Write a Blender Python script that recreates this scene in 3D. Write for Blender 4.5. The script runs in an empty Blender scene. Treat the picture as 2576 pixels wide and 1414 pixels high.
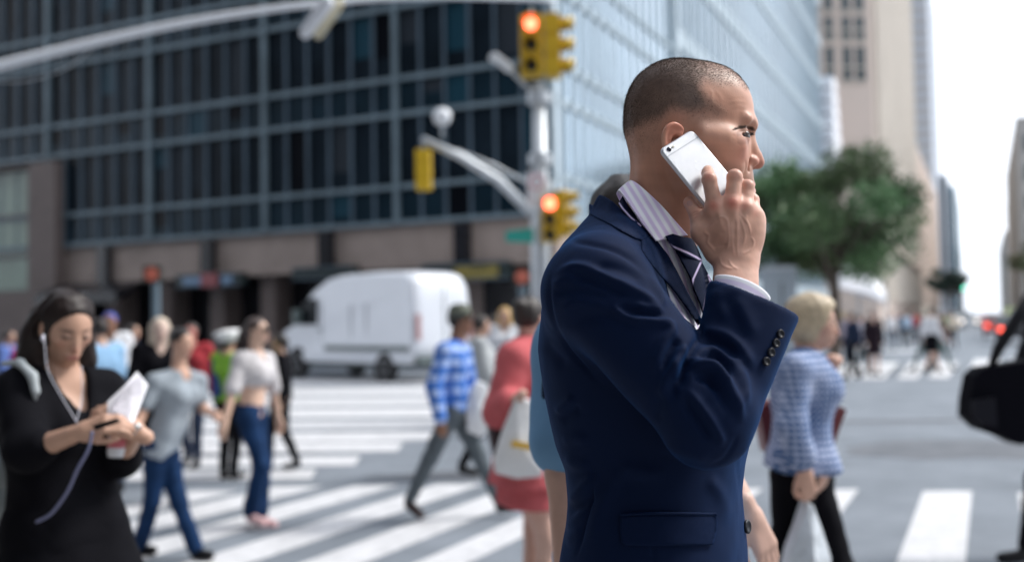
import bpy, math, random, os
import numpy as np
from mathutils import Vector, Matrix
from mathutils.bvhtree import BVHTree
from mathutils.geometry import delaunay_2d_cdt

C = bpy.context.scene
PI = math.pi
R = math.radians
# ------------------------------------------------------------------ camera, world, sun, exposure
FPX = 2504.0                      # focal length in pixels of a 2576 px wide frame (35 mm lens)
CX, CY, HOR = 1288.0, 707.0, 785.0
CAMZ = 1.62
ROLL = math.radians(1.0)
VPX = 2475.0                      # the avenue's vanishing point
cr_, sr_ = math.cos(ROLL), math.sin(ROLL)
PITCH = -math.atan(-(VPX - CX) / FPX * sr_ + (CY - HOR) / FPX * cr_)
cd = bpy.data.cameras.new('camera')
cam = bpy.data.objects.new('camera', cd)
C.collection.objects.link(cam)
cam.location = (0, 0, CAMZ)
_r0, _u0, _d = Vector((1, 0, 0)), Vector((0, -math.sin(PITCH), math.cos(PITCH))), Vector((0, math.cos(PITCH), math.sin(PITCH)))
_r, _u = _r0 * cr_ - _u0 * sr_, _r0 * sr_ + _u0 * cr_
cam.rotation_euler = Matrix((_r, _u, -_d)).transposed().to_euler()
cd.sensor_width = 36.0
cd.lens = 36.0 * FPX / 2576.0
cd.clip_start = 0.05
cd.clip_end = 3000
cd.dof.use_dof = True
cd.dof.focus_distance = 1.46
cd.dof.aperture_fstop = 2.15
C.camera = cam

SUN_EL, SUN_AZ = R(48), R(78)     # azimuth measured from +Y towards +X
w = bpy.data.worlds.new('World')
C.world = w
w.use_nodes = True
nt = w.node_tree
bg = nt.nodes['Background']
sky = nt.nodes.new('ShaderNodeTexSky')
sky.sky_type = 'NISHITA'
sky.sun_disc = False
sky.sun_elevation = SUN_EL
sky.sun_rotation = SUN_AZ
sky.dust_density = 4.0
sky.air_density = 1.0
sky.ozone_density = 1.0
hs = nt.nodes.new('ShaderNodeHueSaturation')
hs.inputs['Saturation'].default_value = 0.22
nt.links.new(sky.outputs[0], hs.inputs['Color'])
mx = nt.nodes.new('ShaderNodeMix')
mx.data_type = 'RGBA'
mx.inputs[0].default_value = 0.72
nt.links.new(hs.outputs[0], mx.inputs[6])
mx.inputs[7].default_value = (8.8, 9.4, 10.4, 1)      # even cloud cover over the clear-sky model
nt.links.new(mx.outputs[2], bg.inputs[0])
bg.inputs[1].default_value = 0.105
sl = bpy.data.lights.new('sun', 'SUN')
sl.energy = 1.5
sl.angle = R(14)
sl.color = (1.0, 0.96, 0.9)
so = bpy.data.objects.new('sun', sl)
C.collection.objects.link(so)
sd = Vector((math.sin(SUN_AZ) * math.cos(SUN_EL), math.cos(SUN_AZ) * math.cos(SUN_EL), math.sin(SUN_EL)))
so.rotation_euler = (-sd).to_track_quat('-Z', 'Y').to_euler()
so.location = (0, 0, 60)
C.view_settings.view_transform = 'Standard'
C.view_settings.look = 'None'
C.view_settings.exposure = 1.05
C.view_settings.gamma = 1
C.render.engine = 'CYCLES'
C.cycles.use_denoising = True
C.cycles.max_bounces = 8

# ------------------------------------------------------------------ pixel <-> world
cp, sp_ = math.cos(PITCH), math.sin(PITCH)
def W(px, py, Y):
    """point at depth Y seen at (px, py) of the 2576 px wide photograph"""
    u, v = (px - CX) / FPX, (CY - py) / FPX
    u, v = u * cr_ + v * sr_, -u * sr_ + v * cr_
    dy, dz = cp - v * sp_, sp_ + v * cp
    s = Y / dy
    return np.array([u * s, Y, CAMZ + dz * s])
def G(px, py, z=0.0):
    """ground point seen at a pixel"""
    u, v = (px - CX) / FPX, (CY - py) / FPX
    u, v = u * cr_ + v * sr_, -u * sr_ + v * cr_
    dy, dz = cp - v * sp_, sp_ + v * cp
    s = (z - CAMZ) / dz
    return np.array([u * s, dy * s, z])
def proj(P):
    P = np.asarray(P)
    x, y, z = P[..., 0], P[..., 1], P[..., 2] - CAMZ
    d = y * cp + z * sp_
    v = (-y * sp_ + z * cp) / d; u = x / d
    return CX + FPX * (u * cr_ - v * sr_), CY - FPX * (u * sr_ + v * cr_)

# ------------------------------------------------------------------ object helpers
def tag(o, label=None, cat=None, group=None, kind=None):
    if label: o['label'] = label
    if cat: o['category'] = cat
    if group: o['group'] = group
    if kind: o['kind'] = kind
    return o
def empty(name, loc, label=None, cat=None, group=None, rz=0.0):
    o = bpy.data.objects.new(name, None)
    C.collection.objects.link(o)
    o.location = loc
    o.rotation_euler = (0, 0, rz)
    o.empty_display_size = 0.2
    return tag(o, label, cat, group)
def link(name, me, m=None, parent=None):
    o = bpy.data.objects.new(name, me)
    C.collection.objects.link(o)
    if m is not None and len(me.materials) == 0:
        me.materials.append(m)
    if parent is not None:
        o.parent = parent
        # geometry is authored in world space: keep it there whatever the parent's place
        chain, q = [], parent
        while q is not None:
            chain.append(q); q = q.parent
        M = Matrix.Identity(4)
        for q in reversed(chain):
            M = M @ q.matrix_parent_inverse @ q.matrix_basis
        o.matrix_parent_inverse = M.inverted()
    return o
def mesh_np(name, V, F, smooth=True):
    """V (n,3) floats, F (m,3|4) ints"""
    me = bpy.data.meshes.new(name)
    V = np.ascontiguousarray(V, dtype=np.float32); F = np.ascontiguousarray(F, dtype=np.int32)
    k = F.shape[1]
    me.vertices.add(len(V)); me.vertices.foreach_set('co', V.ravel())
    me.loops.add(F.size); me.loops.foreach_set('vertex_index', F.ravel())
    me.polygons.add(len(F))
    me.polygons.foreach_set('loop_start', np.arange(0, F.size, k, dtype=np.int32))
    me.polygons.foreach_set('use_smooth', np.full(len(F), smooth, dtype=bool))
    me.update(calc_edges=True)
    me.validate()
    return me
def join_np(parts):
    Vs, Fs, o = [], [], 0
    for V, F in parts:
        F = np.asarray(F)
        if F.shape[1] == 3:
            F = np.concatenate([F, F[:, 2:3]], axis=1)
        Vs.append(V); Fs.append(F + o); o += len(V)
    return np.concatenate(Vs), np.concatenate(Fs)
def mesh_mixed(name, V, faces, smooth=False):
    me = bpy.data.meshes.new(name)
    me.from_pydata([tuple(map(float, v)) for v in V], [], [tuple(f) for f in faces])
    if smooth:
        me.polygons.foreach_set('use_smooth', [True] * len(me.polygons))
    me.update()
    return me
def set_col(me, col, name='Col'):
    a = me.color_attributes.new(name, 'FLOAT_COLOR', 'POINT')
    c = np.ones((len(me.vertices), 4), dtype=np.float32)
    c[:, :3] = col
    a.data.foreach_set('color', c.ravel())

class MB:
    """collects boxes, tubes, prisms; builds one mesh"""
    def __init__(s): s.v, s.f = [], []
    def add(s, V, F):
        o = len(s.v); s.v += [tuple(map(float, q)) for q in V]; s.f += [tuple(i + o for i in f) for f in F]; return s
    def box(s, x0, x1, y0, y1, z0, z1, T=None):
        V = [(x0,y0,z0),(x1,y0,z0),(x1,y1,z0),(x0,y1,z0),(x0,y0,z1),(x1,y0,z1),(x1,y1,z1),(x0,y1,z1)]
        if T is not None: V = [T(q) for q in V]
        return s.add(V, [(0,3,2,1),(4,5,6,7),(0,1,5,4),(1,2,6,5),(2,3,7,6),(3,0,4,7)])
    def tube(s, pts, rad, n=10, cap=True):
        pts = [Vector(tuple(p)) for p in pts]
        if not hasattr(rad, '__len__'): rad = [rad] * len(pts)
        rings = []; prev = None
        for i, p in enumerate(pts):
            d = (pts[min(i+1, len(pts)-1)] - pts[max(i-1, 0)]).normalized()
            a = prev if prev is not None else (Vector((0,0,1)) if abs(d.z) < .9 else Vector((1,0,0)))
            e1 = (a - d * a.dot(d)).normalized(); e2 = d.cross(e1); prev = e1
            rings.append([p + (e1*math.cos(2*PI*k/n) + e2*math.sin(2*PI*k/n)) * rad[i] for k in range(n)])
        V = [q for r_ in rings for q in r_]; F = []
        for i in range(len(rings)-1):
            for k in range(n):
                F.append((i*n+k, i*n+(k+1)%n, (i+1)*n+(k+1)%n, (i+1)*n+k))
        if cap:
            F.append(tuple(reversed(range(n)))); F.append(tuple(range((len(rings)-1)*n, len(rings)*n)))
        return s.add(V, F)
    def lathe(s, prof, c, axis=(0,0,1), n=20):
        ax = Vector(axis).normalized(); a = Vector((1,0,0)) if abs(ax.x) < .9 else Vector((0,1,0))
        e1 = (a - ax*a.dot(ax)).normalized(); e2 = ax.cross(e1); c = Vector(tuple(c)); V = []; F = []
        for r_, h in prof:
            for k in range(n):
                V.append(c + ax*h + (e1*math.cos(2*PI*k/n) + e2*math.sin(2*PI*k/n))*r_)
        for i in range(len(prof)-1):
            for k in range(n): F.append((i*n+k, i*n+(k+1)%n, (i+1)*n+(k+1)%n, (i+1)*n+k))
        F.append(tuple(reversed(range(n)))); F.append(tuple(range((len(prof)-1)*n, len(prof)*n)))
        return s.add(V, F)
    def build(s, name, m, parent=None, smooth=False):
        me = mesh_mixed(name, s.v, s.f, smooth)
        return link(name, me, m, parent)

def mat(name, col, rough=.6, metal=0.0, noise=0.0, nscale=8.0, bump=0.0, bscale=60.0, spec=None, sheen=0.0,
        sss=0.0, emis=None, estr=0.0, vcol=False, coat=0.0, sheen_tint=None, bdist=0.002, alpha=1.0):
    m = bpy.data.materials.new(name); m.use_nodes = True
    n = m.node_tree; b = n.nodes['Principled BSDF']; L = n.links.new
    b.inputs['Base Color'].default_value = (*col, 1); b.inputs['Roughness'].default_value = rough
    b.inputs['Metallic'].default_value = metal; b.inputs['Alpha'].default_value = alpha
    if spec is not None: b.inputs['Specular IOR Level'].default_value = spec
    if sheen:
        b.inputs['Sheen Weight'].default_value = sheen; b.inputs['Sheen Roughness'].default_value = .4
        if sheen_tint: b.inputs['Sheen Tint'].default_value = (*sheen_tint, 1)
    if coat: b.inputs['Coat Weight'].default_value = coat; b.inputs['Coat Roughness'].default_value = .08
    if sss:
        b.inputs['Subsurface Weight'].default_value = sss
        b.inputs['Subsurface Radius'].default_value = (1.0, .35, .2); b.inputs['Subsurface Scale'].default_value = .006
    if emis is not None:
        b.inputs['Emission Color'].default_value = (*emis, 1); b.inputs['Emission Strength'].default_value = estr
    tc = n.nodes.new('ShaderNodeTexCoord'); src = None
    if vcol:
        a = n.nodes.new('ShaderNodeAttribute'); a.attribute_name = 'Col'; src = a.outputs['Color']; L(src, b.inputs['Base Color'])
    if noise:
        t = n.nodes.new('ShaderNodeTexNoise'); t.inputs['Scale'].default_value = nscale; t.inputs['Detail'].default_value = 6
        t.inputs['Roughness'].default_value = .65
        L(tc.outputs['Object'], t.inputs['Vector'])
        mr = n.nodes.new('ShaderNodeMapRange'); mr.inputs[1].default_value = .3; mr.inputs[2].default_value = .7
        mr.inputs[3].default_value = 1 - noise; mr.inputs[4].default_value = 1 + noise
        L(t.outputs[0], mr.inputs[0])
        mu = n.nodes.new('ShaderNodeVectorMath'); mu.operation = 'SCALE'
        if src is not None: L(src, mu.inputs[0])
        else: mu.inputs[0].default_value = col
        L(mr.outputs[0], mu.inputs['Scale']); L(mu.outputs[0], b.inputs['Base Color'])
    if bump:
        t = n.nodes.new('ShaderNodeTexNoise'); t.inputs['Scale'].default_value = bscale; t.inputs['Detail'].default_value = 4
        L(tc.outputs['Object'], t.inputs['Vector'])
        bp = n.nodes.new('ShaderNodeBump'); bp.inputs['Strength'].default_value = bump; bp.inputs['Distance'].default_value = bdist
        L(t.outputs[0], bp.inputs['Height']); L(bp.outputs[0], b.inputs['Normal'])
    return m

# ------------------------------------------------------------------ signed distance sculpting
def norm(v): v = np.asarray(v, float); return v / np.linalg.norm(v)
class Prim:
    def __init__(s, lo, hi, fn): s.lo, s.hi, s.fn = lo, hi, fn
class Field:
    """a box of voxels; shapes are blended in with smooth unions"""
    def __init__(s, lo, hi, h):
        s.lo = np.array(lo, float); s.h = h
        n = np.ceil((np.array(hi) - s.lo) / h).astype(int) + 1
        ax = [(s.lo[i] + h * np.arange(n[i])).astype(np.float32) for i in range(3)]
        s.X, s.Y, s.Z = np.meshgrid(*ax, indexing='ij', sparse=True)
        s.n = tuple(n); s.F = np.full(s.n, 9.0, dtype=np.float32)
    def cone(s, a, b, ra, rb, flat=None):
        a = np.asarray(a, float); b = np.asarray(b, float); d = b - a; L2 = max(float(d @ d), 1e-12); R_ = max(ra, rb)
        def fn(X, Y, Z):
            x, y, z = X - np.float32(a[0]), Y - np.float32(a[1]), Z - np.float32(a[2])
            t = np.clip((x * np.float32(d[0]) + y * np.float32(d[1]) + z * np.float32(d[2])) / np.float32(L2), 0, 1)
            qx, qy, qz = x - t * np.float32(d[0]), y - t * np.float32(d[1]), z - t * np.float32(d[2])
            q = qx * qx + qy * qy + qz * qz
            if flat is not None:       # flat = (unit axis, factor): squeezed along axis
                ax, k = norm(flat[0]), flat[1]
                pr = qx * np.float32(ax[0]) + qy * np.float32(ax[1]) + qz * np.float32(ax[2])
                q = q + pr * pr * np.float32(1 / (k * k) - 1)
            return np.sqrt(q) - (ra + t * (rb - ra)).astype(np.float32)
        return Prim(np.minimum(a, b) - R_, np.maximum(a, b) + R_, fn)
    def ell(s, c, r, M=None):
        c = np.asarray(c, float); r = [np.float32(q) for q in r]; m = float(max(r))
        def fn(X, Y, Z):
            x, y, z = X - np.float32(c[0]), Y - np.float32(c[1]), Z - np.float32(c[2])
            if M is not None:
                N = np.asarray(M, dtype=np.float32)      # rows: local axes
                x, y, z = (N[0,0]*x + N[0,1]*y + N[0,2]*z), (N[1,0]*x + N[1,1]*y + N[1,2]*z), (N[2,0]*x + N[2,1]*y + N[2,2]*z)
            k0 = np.sqrt((x/r[0])**2 + (y/r[1])**2 + (z/r[2])**2)
            k1 = np.sqrt((x/r[0]**2)**2 + (y/r[1]**2)**2 + (z/r[2]**2)**2)
            return k0 * (k0 - 1) / np.maximum(k1, 1e-6)
        return Prim(c - m, c + m, fn)
    def _loc(s, P, k):
        """the voxels near a primitive, and its distance there"""
        m = k + 2 * s.h + .02
        i0 = np.clip(np.floor((P.lo - m - s.lo) / s.h).astype(int), 0, np.array(s.n)); i1 = np.clip(np.ceil((P.hi + m - s.lo) / s.h).astype(int) + 1, 0, np.array(s.n))
        if (i1 <= i0).any(): return None, None
        q = tuple(slice(a_, b_) for a_, b_ in zip(i0, i1))
        return q, P.fn(s.X[q[0]], s.Y[:, q[1]], s.Z[:, :, q[2]])
    def plane(s, p, n):
        n = norm(n); p = np.asarray(p, float)
        return ((s.X - np.float32(p[0]))*np.float32(n[0]) + (s.Y - np.float32(p[1]))*np.float32(n[1]) + (s.Z - np.float32(p[2]))*np.float32(n[2]))
    def add(s, d, k=0.0):
        if isinstance(d, Prim):
            q, v = s._loc(d, k)
            if q is not None: s.F[q] = smin(s.F[q], v, k)
        else: s.F = smin(s.F, d, k)
        return s
    def sub(s, d, k=0.0):
        if isinstance(d, Prim):
            q, v = s._loc(d, k)
            if q is not None: s.F[q] = -smin(-s.F[q], v, k)
        else: s.F = -smin(-s.F, d, k)
        return s
    def clip(s, d, k=0.0): s.F = -smin(-s.F, -d, k); return s
    def mesh(s):
        return surface_nets(s.F, s.lo, s.h)
def smin(a, b, k):
    if k <= 0: return np.minimum(a, b)
    h = np.clip(1 - np.abs(a - b) / np.float32(k), 0, 1)
    return np.minimum(a, b) - h * h * np.float32(k / 4)
def surface_nets(F, lo, h):
    F = F.copy()
    F[0], F[-1] = 9, 9; F[:, 0], F[:, -1] = 9, 9; F[:, :, 0], F[:, :, -1] = 9, 9
    I = F < 0
    c = np.zeros(tuple(q - 1 for q in F.shape), dtype=np.int8)
    sl_ = lambda o, n: slice(o, n - 1 + o)
    nx, ny, nz = F.shape
    for a in (0, 1):
        for b in (0, 1):
            for d in (0, 1):
                c += I[sl_(a, nx), sl_(b, ny), sl_(d, nz)]
    m = (c > 0) & (c < 8)
    ci, cj, ck = np.nonzero(m)
    idx = np.full(c.shape, -1, dtype=np.int64); idx[ci, cj, ck] = np.arange(len(ci))
    pos = np.zeros((len(ci), 3)); cnt = np.zeros(len(ci))
    co = [(0,0,0),(1,0,0),(0,1,0),(1,1,0),(0,0,1),(1,0,1),(0,1,1),(1,1,1)]
    for e0, e1 in [(0,1),(2,3),(4,5),(6,7),(0,2),(1,3),(4,6),(5,7),(0,4),(1,5),(2,6),(3,7)]:
        A, B = co[e0], co[e1]
        fa = F[ci+A[0], cj+A[1], ck+A[2]]; fb = F[ci+B[0], cj+B[1], ck+B[2]]
        s_ = (fa < 0) != (fb < 0)
        t = np.where(s_, fa / np.where(s_, fa - fb, 1), 0)
        for q in range(3):
            pos[:, q] += np.where(s_, A[q] + t * (B[q] - A[q]), 0)
        cnt += s_
    V = (pos / cnt[:, None] + np.stack([ci, cj, ck], 1)) * h + np.asarray(lo)
    Q = []
    for ax in range(3):
        o = [(ax + 1) % 3, (ax + 2) % 3]
        s0 = [slice(1, n - 1) for n in F.shape]; s1 = list(s0)
        s0[ax] = slice(0, F.shape[ax] - 1); s1[ax] = slice(1, F.shape[ax])
        a, b = I[tuple(s0)], I[tuple(s1)]
        w_ = np.argwhere(a != b)
        if len(w_) == 0: continue
        ins = a[w_[:, 0], w_[:, 1], w_[:, 2]]
        g = w_ + 1; g[:, ax] -= 1
        def cell(d1, d2):
            q = g.copy(); q[:, o[0]] -= d1; q[:, o[1]] -= d2
            return idx[q[:, 0], q[:, 1], q[:, 2]]
        quad = np.stack([cell(1, 1), cell(0, 1), cell(0, 0), cell(1, 0)], 1)
        quad[~ins] = quad[~ins][:, ::-1]
        Q.append(quad)
    Q = np.concatenate(Q)
    Q = Q[(Q >= 0).all(1)]
    return V, Q
def relax(V, F, it=1, lam=.5):
    """light smoothing of a quad mesh"""
    E = np.concatenate([F[:, [i, (i + 1) % F.shape[1]]] for i in range(F.shape[1])])
    for _ in range(it):
        S = np.zeros_like(V); n = np.zeros(len(V))
        np.add.at(S, E[:, 0], V[E[:, 1]]); np.add.at(n, E[:, 0], 1)
        V = V + lam * (S / np.maximum(n, 1)[:, None] - V)
    return V
def normals(V, F):
    a = V[F[:, 2]] - V[F[:, 0]]; b = V[F[:, 3 % F.shape[1]]] - V[F[:, 1]]
    n = np.cross(a, b); N = np.zeros_like(V)
    for i in range(F.shape[1]): np.add.at(N, F[:, i], n)
    return N / np.maximum(np.linalg.norm(N, axis=1), 1e-12)[:, None]
def polydist(px, py, pts):
    """distance in pixels to a polyline and the parameter 0..1 along it"""
    best = np.full(px.shape, 1e9); par = np.zeros(px.shape)
    n = len(pts) - 1
    for i in range(n):
        (x0, y0), (x1, y1) = pts[i], pts[i + 1]
        dx, dy = x1 - x0, y1 - y0
        t = np.clip(((px - x0) * dx + (py - y0) * dy) / (dx * dx + dy * dy), 0, 1)
        d = np.hypot(px - x0 - t * dx, py - y0 - t * dy)
        u = d < best
        best = np.where(u, d, best); par = np.where(u, (i + t) / n, par)
    return best, par
def catmull(pts, n):
    P = [np.asarray(p, float) for p in pts]; P = [2*P[0]-P[1]] + P + [2*P[-1]-P[-2]]
    out = []; m = len(P) - 3
    for i in range(n):
        s = i / (n - 1) * m; k = min(int(s), m - 1); t = s - k
        a, b, c, d = P[k:k+4]
        out.append(.5*((2*b) + (-a + c)*t + (2*a - 5*b + 4*c - d)*t*t + (-a + 3*b - 3*c + d)*t**3))
    return out
def fbm(P, scale, seed=0, octaves=3):
    """cheap smooth pseudo-noise from summed sines, about -1..1"""
    r = np.random.RandomState(seed); out = np.zeros(len(P)); amp = 1; tot = 0
    for o in range(octaves):
        for _ in range(4):
            k = r.normal(size=3); k *= scale * (2 ** o) / np.linalg.norm(k) * r.uniform(.6, 1.4); ph = r.uniform(0, 6.28)
            out += amp * np.sin(P @ k + ph)
        tot += amp * 2; amp *= .5
    return out / tot
import bmesh
def bm_fix(me):
    b = bmesh.new(); b.from_mesh(me); bmesh.ops.recalc_face_normals(b, faces=b.faces); b.to_mesh(me); b.free()
# ------------------------------------------------------------------ street and buildings
AV = norm(W(VPX, HOR, 100.)[:2])        # along the avenue
CR = np.array([-AV[1], AV[0]])                                                             # along the cross street, to the left
def col_noise(m, scale, lo, hi, detail=8, coord='Object', src=None, rough=.7):
    n = m.node_tree; L = n.links.new; b = n.nodes['Principled BSDF']
    tc = n.nodes.new('ShaderNodeTexCoord'); t = n.nodes.new('ShaderNodeTexNoise'); t.inputs['Scale'].default_value = scale; t.inputs['Detail'].default_value = detail; t.inputs['Roughness'].default_value = rough
    L(tc.outputs[coord], t.inputs['Vector']); cr = n.nodes.new('ShaderNodeValToRGB'); L(t.outputs[0], cr.inputs[0])
    cr.color_ramp.elements[0].position = .32; cr.color_ramp.elements[0].color = (*lo, 1); cr.color_ramp.elements[1].position = .68; cr.color_ramp.elements[1].color = (*hi, 1)
    L(cr.outputs[0], b.inputs['Base Color']); return m
M_asph = col_noise(mat('asphalt', (.1,.1,.11), rough=.85, bump=.5, bscale=90, bdist=.01), .9, (.125,.145,.17), (.205,.23,.265))
M_white = col_noise(mat('road_paint', (.7,.7,.7), rough=.7), 5.0, (.40,.405,.42), (.70,.70,.72), detail=12, rough=.8)
M_pave = col_noise(mat('paving', (.25,.25,.25), rough=.85), 1.5, (.22,.215,.21), (.33,.32,.31))
M_kerb = mat('kerb_stone', (.34,.33,.32), rough=.8, noise=.15, nscale=4)
def poly_sheet(name, pts, z, m, kind='structure', thick=0.0):
    V = [(p[0], p[1], z) for p in pts]; F = [tuple(range(len(V)))]
    me = mesh_mixed(name, V, F); bm_fix(me)
    if me.polygons[0].normal.z < 0: me.flip_normals()
    o = link(name, me, m); tag(o, kind=kind); return o
S = 1500
poly_sheet('ground', [(-S, -S), (S, -S), (S, S), (-S, S)], 0, M_asph)
def slab(name, pts, z0, z1, m, kind='structure'):
    n = len(pts); V = [(p[0], p[1], z0) for p in pts] + [(p[0], p[1], z1) for p in pts]
    F = [tuple(range(n))[::-1], tuple(range(n, 2*n))] + [(i, (i+1) % n, (i+1) % n + n, i + n) for i in range(n)]
    me = mesh_mixed(name, V, F); bm_fix(me); return tag(link(name, me, m), kind=kind)
slab('pavement', [(-14, -14), (2.6, -14), (3.2, 3.9), (-14, 4.2)], -.05, .15, M_pave)
slab('kerb', [(-14, 4.2), (3.2, 3.9), (3.2, 4.06), (-14, 4.36)], -.05, .153, M_kerb)
# crosswalk bars: far end pixel x pairs -> near end pixel x pairs, each bar lies along the avenue
def bar(name, quad, pts=None):
    P = [G(*q)[:2] for q in quad]
    return P
def marks(name, quads):
    V, F = [], []
    for q in quads:
        P = [G(*p)[:2] for p in q]; o = len(V); V += [(p[0], p[1], .004) for p in P]; F.append(tuple(range(o, o + len(P))))
    me = mesh_mixed(name, V, F); bm_fix(me)
    for p in me.polygons:
        if p.normal.z < 0: p.flip()
    tag(link(name, me, M_white), kind='structure')
def ray_pt(px, py, y2):
    """follow the line towards the avenue's vanishing point"""
    vx = 2490.0; return (vx + (px - vx) * (y2 - HOR) / (py - HOR), y2)
qs = []
for (xl, xr, yf) in ((690,812,1224),(893,1003,1221),(1098,1214,1219),(1300,1412,1219),(1490,1585,1222),(1680,1790,1226),(1860,1920,1230),(2095,2160,1232),(2322,2446,1236),(2560,2690,1240),(480,600,1236)):
    a, b = (xl, yf), (xr, yf - 1); yn = 1750
    qs.append([a, b, ray_pt(*b, yn), ray_pt(*a, yn)])
marks('near_crosswalk', qs)
qs = []
y0, hgt = 956, 9.0
rows = [(956,972,470,1500),(979,997,470,1400),(1004,1023,465,1320),(1030,1052,460,1240),(1060,1082,450,1160),(1090,1113,440,1075),(1116,1138,430,1000),(1149,1172,420,893),(1181,1206,410,782)]
for (a, b, xl, xr) in rows:
    s_ = -.010
    qs.append([(xl - 90, a + s_ * (xl - 700)), (xr + 14, a + s_ * (xr - 700)), (xr, b + s_ * (xr - 700)), (xl - 90, b + s_ * (xl - 700))])
marks('side_crosswalk', qs)
qs = []
for (x0, x1, yt, yb, dx) in ((2120,2195,915,952,-42),(2202,2262,912,953,-38),(2290,2342,911,952,-34),(2362,2412,910,950,-26),(2452,2520,903,938,-18),(2540,2640,903,938,-6),(2030,2110,917,955,-48),(1935,2010,918,956,-52)):
    qs.append([(x0, yt), (x1, yt), (x1 + dx, yb), (x0 + dx, yb)])
marks('far_crosswalk', qs)
marks('stop_line', [[(2105,885),(2330,880),(2330,884),(2100,889)]])
slab('far_pavement', [tuple(G(-900, 915)[:2]), tuple(G(1330, 900)[:2]), tuple(G(1560, 893)[:2]), tuple(np.array(G(1560, 893)[:2]) + AV * 700), tuple(np.array(G(1330, 893)[:2]) + CR * 100 + AV * 600), tuple(G(-900, 915)[:2] + np.array(CR) * 60)], -.05, .15, M_pave)
rb = np.array(G(2700, 880)[:2])
slab('right_pavement', [tuple(rb), tuple(rb + np.array([30, -6])), tuple(rb + AV * 600 + np.array([30, -6])), tuple(rb + AV * 600)], -.05, .15, M_pave)

def lum(c, k): return tuple(q * k for q in c)
M_gd = mat('dark_glass', (.010,.017,.025), rough=.2, spec=.10, noise=.5, nscale=.4)
M_gt = mat('teal_glass', (.008,.022,.034), rough=.25, spec=.15, noise=.4, nscale=.5)
M_fin = mat('steel_fins', (.095,.135,.175), rough=.6, metal=.0, spec=.25, noise=.2, nscale=.6)
M_rail = mat('steel_rails', (.165,.22,.255), rough=.5, spec=.3, noise=.2, nscale=.6)
M_fin2 = mat('pale_fins', (.42,.50,.55), rough=.4, metal=.2)
M_gb = mat('bright_glass', (.38,.48,.56), rough=.10, metal=.8, noise=.2, nscale=.25)
M_gb2 = mat('blue_glass', (.20,.29,.36), rough=.16, metal=.7, noise=.3, nscale=.10)
M_stone = mat('beige_stone', (.33,.265,.235), rough=.75, noise=.18, nscale=.7)
M_stone2 = mat('brown_stone', (.16,.125,.115), rough=.7, noise=.15, nscale=.8)
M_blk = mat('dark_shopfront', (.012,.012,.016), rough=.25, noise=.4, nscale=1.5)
M_limb = mat('limestone', (.60,.50,.44), rough=.8, noise=.06, nscale=.1)
M_lims = mat('limestone_side', (.56,.51,.45), rough=.8, noise=.06, nscale=.1)
M_win = mat('window_dark', (.06,.075,.08), rough=.2)
M_grey = mat('grey_tower', (.34,.37,.42), rough=.6, noise=.08, nscale=.1)
M_teal = mat('teal_tower', (.05,.12,.16), rough=.3)
M_conc = mat('concrete', (.30,.29,.28), rough=.8, noise=.12, nscale=.3)
class Face:
    """facade frame: t along, n outward, z up"""
    def __init__(s, p0, d, flip=1):
        s.p = np.array(p0, float); s.d = np.array(norm(d)); s.n = np.array([s.d[1], -s.d[0]]) * flip
    def T(s, q): return (s.p[0] + s.d[0]*q[0] + s.n[0]*q[1], s.p[1] + s.d[1]*q[0] + s.n[1]*q[1], q[2])
    def t_at(s, px, py=650):
        q = W(px, py, 50.); k = q[0] / q[1]; return (k * s.p[1] - s.p[0]) / (s.d[0] - k * s.d[1])
    def z_at(s, px, py):
        t = s.t_at(px, py); Y = s.p[1] + s.d[1] * t; return W(px, py, Y)[2]
# --- dark curtain-wall building on the corner
C0 = W(1395, 600, 33.5)[:2]
fl = Face(C0, CR, 1); fl.n = -np.array([CR[1], -CR[0]]) if (np.array([CR[1], -CR[0]]) @ C0) > 0 else np.array([CR[1], -CR[0]])
ZB = fl.z_at(1148, 552); SPN = fl.z_at(1148, 459) - ZB; STO = fl.z_at(1148, 273) - ZB; ZS = fl.z_at(1200, 668)
fr = Face(C0, AV, 1); fr.n = np.array([AV[1], -AV[0]])
b1 = empty('office_building', (C0[0] - 8, C0[1] + 14, 0), 'dark glass curtain-wall office block on the corner behind the white van', 'building')
HT = 40.0; LL = 62.0; LR = 15.0
m_ = MB(); m_.box(0, LL, -.35, -.05, ZB, HT, T=fl.T); m_.build('glass_wall', M_gd, b1)
m_ = MB(); z = ZB
zs = []
while z < HT: zs += [(z, SPN)]; z += STO
for (z_, h_) in zs: m_.box(0.02, LL, -.05, .02, z_ + .05, z_ + h_, T=fl.T)
m_.build('spandrel_panels', M_gt, b1)
m_ = MB()
for (z_, h_) in zs:
    for zz in (z_, z_ + h_): m_.box(-.1, LL, .021, .17, zz - .085, zz + .085, T=fl.T)
m_.build('horizontal_rails', M_rail, b1)
m_ = MB()
for k in range(0, int(LL), 6): m_.box(k + .04, k + .20, .022, .24, ZB, HT, T=fl.T)
m_.build('thick_fins', M_rail, b1)
m_ = MB()
for k in range(int(LL)):
    w_ = .045
    if k % 6 == 0: continue
    m_.box(k + .1 - w_, k + .1 + w_, .022, .13 if k % 6 else .24, ZB, HT, T=fl.T)
m_.build('vertical_fins', M_fin, b1)
m_ = MB(); m_.box(.3, LR, -.35, -.05, 4.6, HT, T=fr.T); m_.build('side_glass_wall', M_gb, b1)
m_ = MB()
for (z_, h_) in zs:
    for zz in (z_, z_ + h_): m_.box(.3, LR, -.049, .05, zz - .13, zz + .13, T=fr.T)
for k in range(int(LR / 1.0)): m_.box(k + .6, k + .72, .051, .16, 4.6, HT, T=fr.T)
m_.box(-.12, .29, -.3, .13, 4.6, HT, T=fr.T)
m_.build('side_mullions', M_fin2, b1)
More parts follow.
